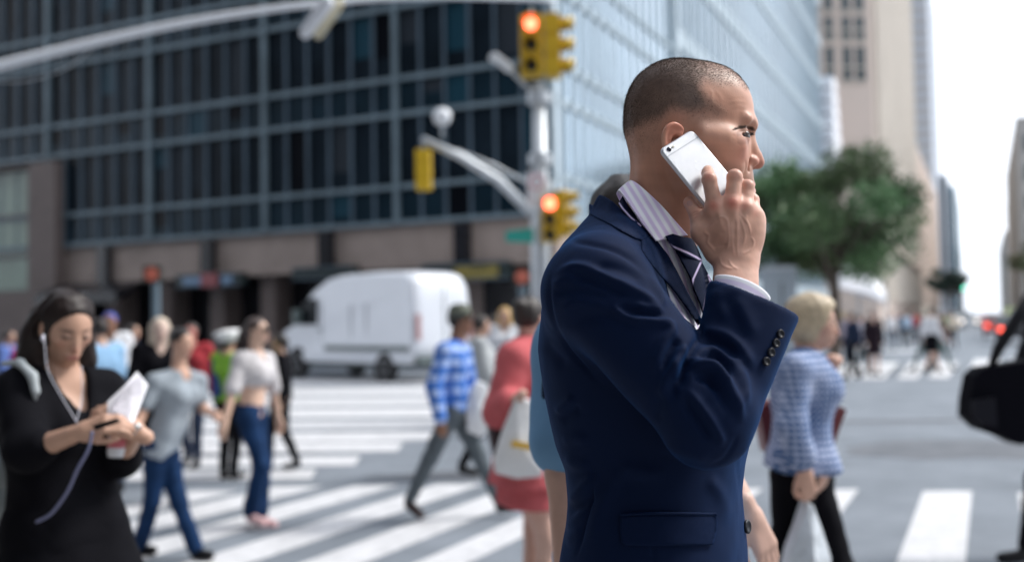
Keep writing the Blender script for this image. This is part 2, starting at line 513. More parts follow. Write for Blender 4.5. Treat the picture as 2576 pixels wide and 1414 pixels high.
m_ = MB(); m_.box(9, LL, -9, -.36, 4.2, HT - .3, T=fl.T); m_.build('core', M_blk, b1)
rs = np.random.RandomState(12); pm_ = [mat('pane_teal', (.012,.05,.075), rough=.3, spec=.15), mat('pane_blind', (.030,.038,.048), rough=.5, spec=.1), mat('pane_black', (.004,.005,.008), rough=.2, spec=.1)]
used_ = set()
for _ in range(96):
    k = rs.randint(0, 36); iz = rs.randint(0, 5); full = rs.rand() < .6; q_ = rs.randint(0, 3)
    if (k, iz, full) in used_: continue
    used_.add((k, iz, full)); (z_, h_) = zs[iz]
    za, zb = (z_ + h_ + .12, z_ + STO - .12) if full else (z_ + .12, z_ + h_ - .12)
    za = zb - (zb - za) * rs.uniform(.3, 1.0); y_ = (-.045, -.040) if full else (.0202, .0207)
    m_ = MB(); m_.box(k + .17, k + 1.03, y_[0], y_[1], za, zb, T=fl.T); m_.build(['window_pane', 'window_blind', 'window_pane'][q_], pm_[q_], b1)
# masonry base
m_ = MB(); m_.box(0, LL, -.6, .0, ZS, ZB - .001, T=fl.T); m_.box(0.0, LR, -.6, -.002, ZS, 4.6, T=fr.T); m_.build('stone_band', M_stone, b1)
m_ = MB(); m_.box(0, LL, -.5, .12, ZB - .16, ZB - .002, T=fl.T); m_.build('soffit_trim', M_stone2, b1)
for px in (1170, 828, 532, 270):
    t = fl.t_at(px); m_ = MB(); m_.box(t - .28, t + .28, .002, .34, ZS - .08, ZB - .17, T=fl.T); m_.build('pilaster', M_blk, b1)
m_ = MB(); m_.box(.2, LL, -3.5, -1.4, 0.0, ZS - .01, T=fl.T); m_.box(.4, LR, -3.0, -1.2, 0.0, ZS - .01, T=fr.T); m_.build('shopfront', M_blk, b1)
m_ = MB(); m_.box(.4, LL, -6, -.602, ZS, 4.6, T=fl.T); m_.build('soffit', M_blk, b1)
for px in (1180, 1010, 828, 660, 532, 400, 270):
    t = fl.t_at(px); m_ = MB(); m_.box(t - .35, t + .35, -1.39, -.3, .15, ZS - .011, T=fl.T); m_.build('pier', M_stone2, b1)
# corner pavilion at the left: stone pillar and tall greenish window
pv = empty('stone_pavilion', (fl.T((fl.t_at(60), 0, 0))[0], fl.T((fl.t_at(60), 0, 0))[1], 0), 'brown stone front with a tall greenish window at the left edge', 'building')
tp0, tp1 = fl.t_at(165), fl.t_at(97)
zt = fl.z_at(130, 412)
m_ = MB(); m_.box(tp0, tp1, .0, .55, 0, zt, T=fl.T); m_.build('pillar', M_stone2, pv)
t2 = fl.t_at(-40)
m_ = MB(); m_.box(tp1, t2, .0, .5, fl.z_at(50, 428), zt - .02, T=fl.T); m_.build('upper_wall', M_stone2, pv); m_ = MB(); m_.box(tp1 + .001, t2, .0, .5, 0, fl.z_at(50, 735), T=fl.T); m_.build('wall', M_stone2, pv)
m_ = MB(); m_.box(tp1 + .02, t2, .05, .12, fl.z_at(50, 733), fl.z_at(50, 430), T=fl.T)
M_green = mat('curtained_window', (.17,.24,.19), rough=.3, noise=.25, nscale=.5); m_.build('window', M_green, pv)
m_ = MB()
for q in (735, 645, 545, 430): zq = fl.z_at(50, q); m_.box(tp1 + .02, t2, .13, .22, zq - .08, zq + .08, T=fl.T)
m_.box(tp1 + .02, tp1 + .3, .13, .24, 2, zt - .4, T=fl.T); m_.build('window_frame', M_blk, pv)
def text(name, body, T_, size, m, parent, ext=.015):
    cu = bpy.data.curves.new(name, 'FONT'); cu.body = body; cu.size = size; cu.extrude = ext; cu.align_x = 'CENTER'; cu.align_y = 'CENTER'
    tmp = bpy.data.objects.new('tmp', cu); C.collection.objects.link(tmp)
    bpy.context.view_layer.update()
    me = bpy.data.meshes.new_from_object(tmp.evaluated_get(bpy.context.evaluated_depsgraph_get()))
    bpy.data.objects.remove(tmp)
    for v in me.vertices: v.co = Vector(T_(v.co.x, v.co.y, v.co.z))
    me.update(); me.name = name
    me.materials.clear()
    return link(name, me, m, parent)
def shop_sign(px0, px1, py0, py1, label, words, mb_, mt, size, cat='sign', out=.40):
    t0, t1 = fl.t_at(px1), fl.t_at(px0); tm = (t0 + t1) / 2; pm = (px0 + px1) / 2
    z1_, z0_ = fl.z_at(pm, py0), fl.z_at(pm, py1)
    s_ = empty('shop_sign', fl.T((tm, out, z0_)), label, cat)
    m = MB(); m.box(t0, t1, .01 if out > .1 else -.5, out, z0_, z1_, T=fl.T); m.build('board', mb_, s_)
    m = MB(); m.box(t0, t1, out+.001, out + .05, z1_-.06, z1_, T=fl.T); m.box(t0, t1, out+.001, out + .05, z0_, z0_+.05, T=fl.T); m.build('frame', M_fin, s_)
    for (wd, off, mm_) in words:
        text('lettering', wd, lambda x, y, z: fl.T((tm + off - x, out + .03 + z, (z0_ + z1_) / 2 + y)), size, mm_, s_)
    return s_
M_yel = mat('yellow_letters', (.34,.27,.07), rough=.5)
M_bll = mat('blue_panel_letters', (.18,.28,.42), rough=.5)
M_rdl = mat('red_panel', (.30,.08,.09), rough=.5)
M_sb = mat('sign_green_black', (.022,.035,.036), rough=.35)
shop_sign(1075, 1290, 662, 706, 'black shop sign with a row of yellow lettering above the white van\'s rear', [], M_sb, None, .50, out=.42)
_sg = [o for o in C.objects if o.name.startswith('shop_sign')][-1]
# the photograph's blur leaves only upright yellow strokes of this lettering
t_ = fl.t_at(1160); te = fl.t_at(1268); rs = np.random.RandomState(3); n_ = 10; zc = fl.z_at(1215, 686); hh = .22; m_ = MB()
for k in range(n_):
    tk = t_ + (te - t_) * (k + .5) / n_; w_ = abs(te - t_) / n_ * .34
    m_.box(tk - w_, tk - w_ + .06, .421, .445, zc - hh, zc + hh, T=fl.T)
    for zz in [(hh - .06), -.03, -hh][:rs.randint(1, 4)]: m_.box(tk - w_ + .061, tk + w_, .421, .445, zc + zz, zc + zz + .06, T=fl.T)
    if rs.rand() < .6: m_.box(tk + w_ + .001, tk + w_ + .06, .421, .445, zc - hh, zc + hh * rs.choice([.1, 1]), T=fl.T)
m_.build('lettering', M_yel, _sg)
shop_sign(462, 622, 690, 722, 'dark shop sign with blue panels and a red middle over the entrance', [], M_sb, None, .52, out=.42)
for p0_, p1_ in ((482, 526), (578, 604)):
    m_ = MB(); m_.box(fl.t_at(p1_), fl.t_at(p0_), .471, .50, fl.z_at(540, 717), fl.z_at(540, 697), T=fl.T); m_.build('blue_panel', M_bll, [o for o in C.objects if o.name.startswith('shop_sign')][-1])
m_ = MB(); t = fl.t_at(548); zz = fl.z_at(548, 706); m_.box(t - .42, t + .42, .475, .52, zz - .26, zz + .28, T=fl.T); m_.build('red_panel', M_rdl, [o for o in C.objects if o.name.startswith('shop_sign')][-1])
shop_sign(752, 905, 672, 702, 'plain dark shop sign half hidden behind the white van\'s roof', [], M_sb, None, .4, out=.42)
aw = empty('awning', fl.T((fl.t_at(280), .5, 3)), 'black awning with a grey emblem left of the shop entrances', 'awning')
t0, t1 = fl.t_at(372), fl.t_at(170); za, zb = fl.z_at(270, 712), fl.z_at(270, 765)
m_ = MB(); A = [fl.T(q) for q in ((t0,.36,za),(t1,.36,za),(t1,1.7,zb+.45),(t0,1.7,zb+.45),(t0,.36,za-.1),(t1,.36,za-.1),(t1,1.7,zb),(t0,1.7,zb))]
m_.add(A, [(0,1,2,3),(7,6,5,4),(3,2,6,7),(0,3,7,4),(1,5,6,2),(0,4,5,1)]); m_.build('canopy', M_blk, aw)
tq = fl.t_at(285); m_ = MB(); m_.box(tq - .35, tq + .35, 1.71, 1.73, zb + .05, zb + .42, T=fl.T); m_.build('emblem', M_conc, aw)

# --- blue glass tower further up the avenue
p2 = np.array(W(1600, 600, 62)[:2]); p2 = C0 + AV * 15.4 + np.array([AV[1], -AV[0]]) * .0
f2 = Face(p2, AV, 1)
tE = f2.t_at(2078)
b2 = empty('glass_tower', (p2[0], p2[1] + 5, 0), 'tall blue glass tower with pale diagonal-running floor bands behind the man\'s forehead', 'building')
m_ = MB(); m_.box(0, tE, -16, 0, 0, 95, T=f2.T); m_.build('glass_wall', M_gb2, b2)
m_ = MB()
for k in range(26): m_.box(-.02, tE, .001, .10, 3.9 * k + 3, 3.9 * k + 3.9, T=f2.T)
m_.build('floor_bands', M_fin2, b2)
m_ = MB()
for k in range(int(tE / 1.5)): m_.box(k * 1.5, k * 1.5 + .14, .101, .2, 4, 95, T=f2.T)
m_.box(-.3, -.021, -.6, .2, 0, 95, T=f2.T)
m_.build('mullions', M_fin2, b2)
m_w = mat('white_balcony', (.75,.76,.80), rough=.5)
Ye = f2.T((tE, 0, 0))[1]
for k in range(7):
    zc = W(2060, 200 + 33 * k, Ye)[2]
    m_ = MB(); m_.box(tE + .02, tE + 3.4 + .5 * k, -6, 1.0, zc - .75, zc + .25, T=f2.T); m_.build('balcony', m_w, b2)
# --- limestone tower
def tower(pxc, Y, wl, wr, h, label, ml, mr, name='tower'):
    """corner at pixel x, left face along the cross street, right face along the avenue"""
    c = W(pxc, 600, Y)[:2]; L_ = Face(c, [-1.0, .12]); L_.n = np.array([-.12, -1.0]); Rr = Face(c, AV); Rr.n = np.array([AV[1], -AV[0]])
    b = empty(name, (c[0], c[1] + 3, 0), label, 'building')
    bb = np.array(L_.d) * wl; rr = np.array(AV) * wr
    P = [c, c + rr, c + rr + bb, c + bb]
    m = MB(); m.add([(p[0], p[1], 0) for p in P] + [(p[0], p[1], h) for p in P], [(0,1,5,4),(1,2,6,5),(2,3,7,6),(3,0,4,7),(4,5,6,7)]); o = m.build('wall', ml, b); bm_fix(o.data)
    return b, L_, Rr
b3, L3, R3 = tower(2208, 100, 26, 66, 75, 'beige limestone tower with rows of small windows high on its front', M_limb, M_lims, 'limestone_tower')
for (py, hh) in ((8, 1.5), (58, 1.3), (88, 1.0), (142, 2.0), (186, 1.4), (-45, 2), (-95, 1.6)):
    for px in (2102, 2146, 2180, 2058, 2015):
        t = L3.t_at(px); zc = L3.z_at(px, py)
        m_ = MB(); m_.box(t - .48, t + .48, -.05, .04, zc - hh/2, zc + hh/2, T=L3.T); f = m_.build('window', M_win, b3)
        m_ = MB(); m_.box(t - .62, t + .62, .0401, .16, zc - hh/2 - .2, zc - hh/2 - .02, T=L3.T); m_.build('sill', M_lims, f)
m_ = MB()
for k in range(20): m_.box(1.2 + k * 3.2, 2.4 + k * 3.2, .0, .55, 3, 74, T=R3.T)
m_.build('pilasters', M_lims, b3)
M_wpale = mat('window_pale', (.30,.30,.29), rough=.4)
for k in range(20): m_ = MB(); m_.box(2.7 + k * 3.2, 4.1 + k * 3.2, .0, .06, 4, 72, T=R3.T); m_.build('window_strip', M_wpale, b3)
m_ = MB(); m_.box(-.3, 66, .56, .9, 8.2, 9.0, T=R3.T); m_.box(-.2, 26, .06, .4, 8.2, 9.0, T=L3.T); m_.build('cornice', M_limb, b3)
an = empty('limestone_block', R3.T((100, -5, 0)), 'lower stone block adjoining the beige tower up the avenue', 'building')
m_ = MB(); m_.box(66.1, 150, -24, 0, 0, 30, T=R3.T); m_.build('wall', M_lims, an)
m_ = MB()
for k in range(26): m_.box(67 + k * 3.2, 68.4 + k * 3.2, .0, .3, 3, 29, T=R3.T)
m_.build('pilasters', M_limb, an)
b4, L4, R4 = tower(2352, 260, 26, 60, 96, 'slim pale grey skyscraper stepping up beside the beige tower', M_grey, M_grey, 'grey_tower')
m_ = MB()
for k in range(30): m_.box(.2, 24, .02, .5, 6 + k * 3.0, 7.2 + k * 3.0, T=L4.T)
m_.build('floor_bands', M_conc, b4)
m_ = MB(); m_.box(5, 26, -20, -.5, 96, 140, T=L4.T); m_.build('setback', M_grey, b4)
b5, L5, R5 = tower(2406, 300, 6, 80, 40, 'dark teal slab of a building at the avenue\'s far end', M_teal, M_teal, 'teal_building')
m_ = MB()
for k in range(12): m_.box(.2, 6, .02, .3, 3 + k * 3, 4 + k * 3, T=L5.T)
m_.build('floor_bands', M_gt, b5)
b5b, L5b, _ = tower(2388, 290, 12, 60, 42, 'pale blue-grey block left of the dark teal slab', M_grey, M_grey, 'grey_building')
for k in range(9): m_ = MB(); m_.box(.4 + 1.3*k, .9 + 1.3*k, .02, .3, 3, 41, T=L5b.T); m_.build('window_strip', M_win, b5b)
def rtower(px, Y, w_, dep, h, label, m, name):
    c = W(px, 600, Y)[:2]; b = empty(name, (c[0] + 3, c[1] + 3, 0), label, 'building')
    bb = np.array([w_, 0.0]); rr = AV * dep; P = [c, c + bb, c + bb + rr, c + rr]
    mb = MB(); mb.add([(p[0], p[1], 0) for p in P] + [(p[0], p[1], h) for p in P], [(0,1,5,4),(1,2,6,5),(2,3,7,6),(3,0,4,7),(4,5,6,7)]); o = mb.build('wall', m, b); bm_fix(o.data)
    for j in range(int((h - 3) / 3.6)):
        for k in range(int(w_ / 3)): mb = MB(); mb.box(c[0] + .8 + 3*k, c[0] + 2.2 + 3*k, c[1] - .06, c[1] + .05, 3 + 3.6*j, 5 + 3.6*j); mb.build('window', M_win, b)
    return b
rtower(2566, 120, 30, 60, 25.2, 'dark grey building high at the right edge', M_conc, 'corner_building')
rtower(2552, 190, 30, 60, 27.6, 'stone building behind the dark one at the right edge', M_lims, 'stone_building')
rtower(2526, 300, 30, 120, 26, 'low pale building furthest along the right side of the avenue', M_conc, 'low_building')
# --- unseen blocks added on the camera's side, to shade the man and darken reflections
def block(x0, x1, y0, y1, h, label, m, name='shading_block'):
    b = empty(name, ((x0+x1)/2, (y0+y1)/2, 0), label, 'building')
    mb = MB(); mb.box(x0, x1, y0, y1, 0, h); mb.build('wall', m, b)
    for j in range(int(h / 4)):
        mb = MB(); mb.box(x0 + 1, x1 - 1, y1 + .001, y1 + .08, 2 + 4*j, 4.2 + 4*j); mb.build('window_band', M_win, b)
block(-60, 4, -42, -12, 55, 'unseen dark block added behind the photographer for shade', mat('slate_wall', (.09,.10,.12), rough=.7))
block(-75, -17, -11.9, 14, 60, 'unseen dark block added on the near left corner for shade', mat('dark_brick', (.06,.06,.07), rough=.8))
block(30, 70, -45, -8, 50, 'unseen grey block added across the avenue behind the photographer for shade', M_conc)

M_patch = col_noise(mat('asphalt_patch', (.1,.1,.1), rough=.9), 2.5, (.085,.095,.11), (.14,.15,.17))
for i, (px, py, rx, ry) in enumerate(((1190, 1195, 1.1, .35), (2430, 1130, 1.6, .9), (1650, 1010, 3, 1.0), (600, 1135, 1.4, .5), (2250, 1060, 2.2, .25), (300, 1010, 2.5, 1.2))):
    g = G(px, py); rs = np.random.RandomState(i); n = 18
    poly_sheet('road_patch', [(g[0] + rx * math.cos(2*PI*k/n) * rs.uniform(.8, 1.1), g[1] + ry * math.sin(2*PI*k/n) * rs.uniform(.8, 1.1)) for k in range(n)], .0022, M_patch)
# ------------------------------------------------------------------ poles, signals, signs, van, trees, cars
M_pole = mat('galvanised_steel', (.50,.53,.56), rough=.42, metal=.35, noise=.12, nscale=6)
M_sig = mat('signal_yellow', (.62,.40,.02), rough=.4)
M_sigd = mat('signal_dark', (.02,.018,.012), rough=.5)
M_red = mat('red_lamp', (.8,.1,.03), rough=.4, emis=(1.0,.13,.07), estr=3.6)
M_lampoff = mat('unlit_lamp', (.03,.03,.03), rough=.3)
def signal(c, face, label, lit=0, size=1.0, lens_m=None, group='traffic signals'):
    """three-section head; c = centre, face = direction the lamps look"""
    f = norm([face[0], face[1], 0]); s_ = np.array([-f[1], f[0], 0]); up = np.array([0, 0, 1.0])
    T = lambda q: np.array(c) + s_ * q[0] * size + f * q[1] * size + up * q[2] * size
    r = empty('traffic_signal', tuple(np.array(c) - up * .55 * size), label, 'traffic light', group)
    m = MB(); m.box(-.17, .17, -.12, .10, -.53, .53, T=T)
    for k in (-1, 0, 1): m.box(-.19, .19, -.14, .115, k*.355 - .16, k*.355 + .16, T=T)
    o = m.build('housing', M_sig, r)
    for k in (1, 0, -1):
        cc = T((0, .117, k * .355))
        mb = MB(); mb.lathe([(.0005,.012),(.06,.010),(.105,.0),(.11,-.01)][::-1], cc, f, 20); mb.build('lens', (lens_m or M_red) if (1 - k) == lit else M_lampoff, r, True)
        V, F = [], []; n = 18
        for j, (d, rr) in enumerate(((0,.135),(.24,.13),(.24,.122),(0,.127))):
            for i in range(n + 1):
                a = -.55 + (PI + 1.1) * i / n
                V.append(T((math.cos(a) * rr, .117 + d * (1 if math.sin(a) > -.2 else .6), k*.355 + math.sin(a) * rr)))
        for j in range(4):
            for i in range(n): F.append((j*(n+1)+i, j*(n+1)+i+1, ((j+1)%4)*(n+1)+i+1, ((j+1)%4)*(n+1)+i))
        me = mesh_mixed('visor', V, F, True); bm_fix(me); link('visor', me, M_sig, r)
    m = MB(); m.tube([T((0,-.0,.53)), T((0,0,.68))], .03*size, 8); m.build('hanger', M_pole, r)
    return r
# the thick pole on the far corner
YP = 16.7
pb = W(1362, 600, YP)
po = empty('signal_pole', (pb[0], pb[1], 0), 'thick grey signal pole rising beside the suited man\'s shoulder', 'pole')
z_ = lambda py, Y=YP: W(1362, py, Y)[2]
m_ = MB(); m_.tube([(pb[0], pb[1], .0), (pb[0], pb[1], z_(210))], [.15, .115], 16); m_.build('post', M_pole, po, True)
for py in (248, 402, 470): m_ = MB(); m_.tube([(pb[0], pb[1], z_(py) - .09), (pb[0], pb[1], z_(py) + .09)], .20, 16); m_.build('clamp', M_pole, po)
m_ = MB(); m_.lathe([(.28,0),(.28,.25),(.2,.45),(.16,.5)], (pb[0], pb[1], 0.01), n=16); m_.build('base', M_pole, po)
signal(W(1338, 118, YP), (-.12, -1, 0), 'yellow traffic light with its red lamp lit, highest on the thick pole', 0)
signal(W(1392, 118, YP + .05), (1, -.12, 0), 'yellow traffic light seen from the side with three visors pointing right', 3)
signal(W(1386, 552, YP - .35), (-.15, -1, 0), 'lower yellow traffic light with its red lamp lit, level with the man\'s shoulder', 0, .72)
signal(W(1418, 538, YP - .3), (.9, -.5, 0), 'small yellow traffic light turned right beside the lower red one', 3, .72)
# small lamp on a thin arm
lm = empty('street_lamp', (pb[0], pb[1], z_(235)), 'small pale lamp on a thin arm left of the top signals', 'lamp')
m_ = MB(); m_.tube([W(1350, 240, YP), W(1310, 205, YP), W(1275, 168, YP)], .035, 8); m_.build('arm', M_pole, lm)
fd = Field(W(1215, 215, YP) - .1, W(1305, 110, YP) + .1, .02); fd.add(fd.cone(W(1245, 143, YP), W(1280, 172, YP), .085, .10, (np.array([0,0,1]), .8))); fd.add(fd.cone(W(1238, 148, YP), W(1250, 152, YP), .06, .06), .03)
V, F = fd.mesh(); link('lamp_head', mesh_np('lamp_head', V, F), mat('lamp_white', (.7,.72,.74), rough=.35), lm)
# regulation sign and street-name sign
sg = empty('regulation_sign', tuple(W(1345, 490, YP - .3)), 'white regulation sign with a pink ring clamped to the thick pole', 'sign')
m_ = MB(); P = [W(1326, 520, YP-.25), W(1372, 520, YP-.25), W(1372, 432, YP-.25), W(1326, 432, YP-.25)]
m_.add([*P, *[p + np.array([0,.02,0]) for p in P]], [(0,1,2,3),(7,6,5,4),(0,4,5,1),(1,5,6,2),(2,6,7,3),(3,7,4,0)]); m_.build('plate', mat('sign_white', (.72,.70,.74), rough=.5), sg)
V, F = [], []; cc = W(1350, 458, YP - .255)
for i in range(24):
    a = 2*PI*i/24
    for r_ in (.13, .10): V.append(cc + np.array([math.cos(a)*r_, 0, math.sin(a)*r_]))
for i in range(24): F.append((2*i, 2*i+1, (2*i+3) % 48, (2*i+2) % 48))
me = mesh_mixed('ring', V, F); bm_fix(me); link('ring', me, mat('pink_red', (.62,.25,.30), rough=.5), sg)
ns = empty('street_name_sign', tuple(W(1310, 610, YP - .2)), 'green street-name sign beside the thick pole', 'sign')
m_ = MB(); P = [W(1272, 608, YP-.1), W(1342, 612, YP-.1), W(1342, 574, YP-.1), W(1272, 582, YP-.1)]
m_.add([*P, *[p + np.array([0,.03,0]) for p in P]], [(0,1,2,3),(7,6,5,4),(0,4,5,1),(1,5,6,2),(2,6,7,3),(3,7,4,0)]); m_.build('plate', mat('sign_green', (.02,.36,.30), rough=.45), ns)
# farther pole with a rising mast arm
YB = 27.0
pq = W(1350, 600, YB)
p2_ = empty('mast_arm_pole', (pq[0], pq[1], 0), 'farther grey pole whose long braced arm rises to the left', 'pole')
m_ = MB(); m_.tube([(pq[0], pq[1], 0), (pq[0], pq[1], W(1350, 460, YB)[2])], [.2, .15], 14); m_.build('post', M_pole, p2_, True)
m_ = MB(); m_.tube([W(1345, 545, YB), W(1255, 455, YB - .5), W(1160, 395, YB - 1), W(1062, 350, YB - 1.5)], [.14,.13,.11,.09], 10); m_.build('arm', M_pole, p2_, True)
m_ = MB(); m_.tube([W(1345, 470, YB), W(1240, 415, YB - .5), W(1150, 378, YB - 1)], [.045,.04,.035], 8); m_.build('brace', M_pole, p2_, True)
m_ = MB(); m_.tube([W(1112, 345, YB - 1.2), W(1112, 305, YB - 1.2)], .03, 8); m_.build('stem', M_pole, p2_)
m_ = MB(); m_.lathe([(.04,-.25),(.18,-.2),(.25,-.02),(.22,.12),(.1,.2),(.02,.22)], W(1112, 293, YB - 1.2), n=20); gl = m_.build('globe', mat('globe_white', (.75,.77,.80), rough=.3), p2_, True)
signal(W(1066, 428, YB - 1.5), (.1, 1, 0), 'small yellow traffic light hanging from the rising mast arm', 3)
# long arm with a lamp crossing the top left
YA = 12.5
ma = empty('street_light_arm', tuple(W(-40, 178, YA)), 'long pale steel arm with a cobra lamp crossing the top left', 'street lamp')
m_ = MB(); pts = [W(-900, 520, YA + 1), W(-420, 300, YA + .5), W(-150, 208, YA), W(0, 166, YA), W(250, 104, YA), W(500, 52, YA), W(800, 10, YA), W(1080, -6, YA + .2), W(1400, 2, YA + .6)]
m_.tube(catmull(pts, 60), list(np.linspace(.085, .026, 60)), 12); m_.build('arm', mat('pale_steel', (.85,.88,.93), rough=.4), ma, True)
m_ = MB(); m_.tube([W(-900, 520, YA + 1), G(-900, 1300)], .12, 12); m_.build('post', M_pole, ma, True)
a_, b_ = W(768, 84, YA), W(822, 8, YA - .3)
fd = Field(np.minimum(a_, b_) - .25, np.maximum(a_, b_) + .25, .018)
fd.add(fd.cone(a_, b_, .075, .095)); o_ = MB()
V, F = fd.mesh(); link('lamp_head', mesh_np('lamp_head', V, F), mat('lamp_shell', (.72,.74,.78), rough=.35), ma)
a2, b2_ = W(800, 88, YA + .1), W(850, 12, YA)
fd = Field(np.minimum(a2, b2_) - .2, np.maximum(a2, b2_) + .2, .018); fd.add(fd.cone(a2, b2_, .065, .08))
V, F = fd.mesh(); link('lamp_lens', mesh_np('lamp_lens', V, F), mat('lamp_lens_cream', (.55,.50,.36), rough=.3), ma)
wr = empty('overhead_wire', tuple(W(0, 205, YA)), 'thin sagging wire below the long steel arm', 'cable')
m_ = MB(); m_.tube(catmull([W(-60, 206, YA), W(60, 204, YA), W(150, 180, YA), W(205, 146, YA), W(245, 106, YA)], 24), .008, 6); m_.build('strand', M_pole, wr)
# walk signals
for (px, py, Y, lab) in ((1313, 697, 20.0, 'orange walk signal on a slim pole right of the shop sign'), (381, 690, 20.0, 'orange walk signal on a slim blue-grey pole at the left')):
    ws = empty('walk_signal', (*W(px, py, Y)[:2], 0), lab, 'traffic light')
    c_ = W(px, py, Y)
    m_ = MB(); m_.box(c_[0]-.17, c_[0]+.17, c_[1], c_[1]+.16, c_[2]-.17, c_[2]+.17); m_.build('housing', M_sigd, ws)
    m_ = MB(); m_.lathe([(.001,.012),(.13,.01),(.14,.0)][::-1], (c_[0], c_[1]-.002, c_[2]), (0,-1,0), 20); m_.build('lens', mat('orange_lamp', (.48,.13,.09), rough=.5, emis=(1,.22,.10), estr=.02), ws)
    m_ = MB(); m_.tube([(c_[0]+.0, c_[1]+.25, 0), (c_[0]+.0, c_[1]+.25, c_[2]-.1)], .08, 10); m_.box(c_[0]-.03, c_[0]+.03, c_[1]+.161, c_[1]+.25, c_[2]-.15, c_[2]-.1); m_.build('post', mat('blue_grey_pole', (.12,.17,.21), rough=.5), ws)

# ---- white van
def build_van():
    L_, Wd, Hh = 5.5, 2.0, 2.66; KV = 1.14
    psi = R(43)
    rear = G(1090, 957)                      # near rear wheel-side bottom corner region
    fwd = np.array([-math.cos(psi), math.sin(psi), 0]); side = np.array([-math.sin(psi), -math.cos(psi), 0])   # side: towards the camera
    o = np.array([W(1040, 900, 26.4)[0], 26.4, 0])           # rear near corner
    T = lambda q: o + (fwd * q[0] - side * q[1] + np.array([0, 0, q[2]])) * KV
    van = empty('delivery_van', tuple(T((L_/2, Wd/2, 0))), 'white high-roof delivery van crossing behind the zebra stripes', 'van')
    M_vw = mat('van_white', (.70,.73,.79), rough=.30, coat=.4, noise=.03, nscale=2)
    M_seam = mat('van_seam', (.30,.31,.33), rough=.6); M_sill = mat('van_sill', (.10,.13,.13), rough=.5); M_tyre = mat('tyre', (.012,.012,.014), rough=.8); M_rim = mat('rim', (.35,.36,.38), rough=.35, metal=.6)
    M_vg = mat('van_glass', (.008,.011,.014), rough=.25, spec=.12)
    prof = [(0.02,.45),(0.0,.9),(0.03,1.9),(.08,2.35),(.20,2.56),(.45,2.64),(1.6,2.68),(3.0,2.66),(3.55,2.58),(4.0,2.36),(4.38,2.02),(4.72,1.62),(4.95,1.42),(5.32,1.26),(5.46,1.08),(5.52,.75),(5.50,.45)]
    ny = 13; V = []; F = []; n = len(prof)
    for j in range(ny):
        s_ = j / (ny - 1) * 2 - 1; e = 1 - abs(s_)**7 * .55
        for (x, z) in prof:
            inset = .10 * max(0, (z - 1.1) / 1.6)
            yy = Wd / 2 + s_ * (Wd / 2 - inset)
            cx_ = 2.7; zz = .45 + (z - .45) * (1 - .055 * abs(s_)**8); xx = cx_ + (x - cx_) * (1 - .035 * abs(s_)**6)
            V.append(T((xx, yy, zz)))
    for j in range(ny - 1):
        for i in range(n - 1): F.append((j*n+i, j*n+i+1, (j+1)*n+i+1, (j+1)*n+i))
        F.append((j*n+n-1, j*n, (j+1)*n, (j+1)*n+n-1))
    F.append(tuple(range(n))); F.append(tuple(reversed(range((ny-1)*n, ny*n))))
    me = mesh_mixed('body', V, F, True); bm_fix(me); ob = link('body', me, M_vw, van)
    me.polygons[len(me.polygons)-1].use_smooth = False; me.polygons[len(me.polygons)-2].use_smooth = False
    def plate(name, pts, y, th, m, par=van):
        mb = MB(); k = len(pts); A = [T((x, y, z)) for x, z in pts] + [T((x, y + th, z)) for x, z in pts]
        mb.add(A, [tuple(range(k)), tuple(reversed(range(k, 2*k)))] + [(i, (i+1) % k, (i+1) % k + k, i + k) for i in range(k)])
        q = mb.build(name, m, par); bm_fix(q.data); return q
    inset = lambda z: .10 * max(0, (z - 1.1) / 1.6)
    for yy, sgn in ((.03, -1), (Wd - .03, 1)):
        plate('side_window', [(3.75,1.40),(4.85,1.40),(4.62,1.66),(4.30,1.98),(3.95,2.08),(3.75,2.06)], yy + (-.03 if sgn < 0 else 0), .03, M_vg)
        plate('door_handle', [(3.55,1.25),(3.72,1.25),(3.72,1.29),(3.55,1.29)], yy - .05 if sgn < 0 else yy + .03, .03, M_sill)
        plate('side_moulding', [(.15,.74),(3.4,.74),(3.4,.86),(.15,.86)], yy - .06 if sgn < 0 else yy + .02, .04, M_sill)
        for xs in (3.58, 2.35, 1.75): plate('panel_seam', [(xs,.9),(xs+.02,.9),(xs+.02,1.9),(xs,1.9)], yy - .012 if sgn < 0 else yy - .004, .016, M_seam)
        plate('sill', [(.1,.36),(5.3,.36),(5.3,.46),(.1,.46)], yy if sgn < 0 else yy - .04, .04, M_sill)
    for xx in (1.05, 4.62):
        for yy, sgn in ((.02, -1), (Wd - .02, 1)):
            cc = T((xx, yy, .36)); ax = side * (1 if sgn < 0 else -1)
            mb = MB(); mb.lathe([(.001,-.03),(.48,-.03),(.50,.012),(.48,.014)], cc + np.array([0,0,.03]), ax, 28); mb.build('wheel_arch', M_tyre, van)
            mb = MB(); mb.lathe([(.21,-.16),(.37,-.18),(.39,-.12),(.39,.03),(.36,.05),(.21,.04)], cc, ax, 28); w_ = mb.build('wheel', M_tyre, van, True)
            mb = MB(); mb.lathe([(.001,.03),(.05,.035),(.06,.02),(.15,.015),(.19,.045),(.21,.045),(.21,.0)][::-1], cc, ax, 24); mb.build('rim', M_rim, w_, True)
    # rear doors, lamps, plate, windscreen, mirror
    mb = MB(); mb.box(-.012, -.002, .99, 1.01, .6, 2.3, T=T); mb.build('door_seam', M_sill, van)
    for y0 in (.10, 1.78): mb = MB(); mb.box(-.03, .02, y0, y0 + .12, 1.0, 1.6, T=T); mb.build('tail_lamp', mat('tail_lamp', (.42,.22,.22), rough=.4), van)
    mb = MB(); mb.box(-.10, .05, .1, 1.9, .42, .60, T=T); mb.build('rear_bumper', M_sill, van)
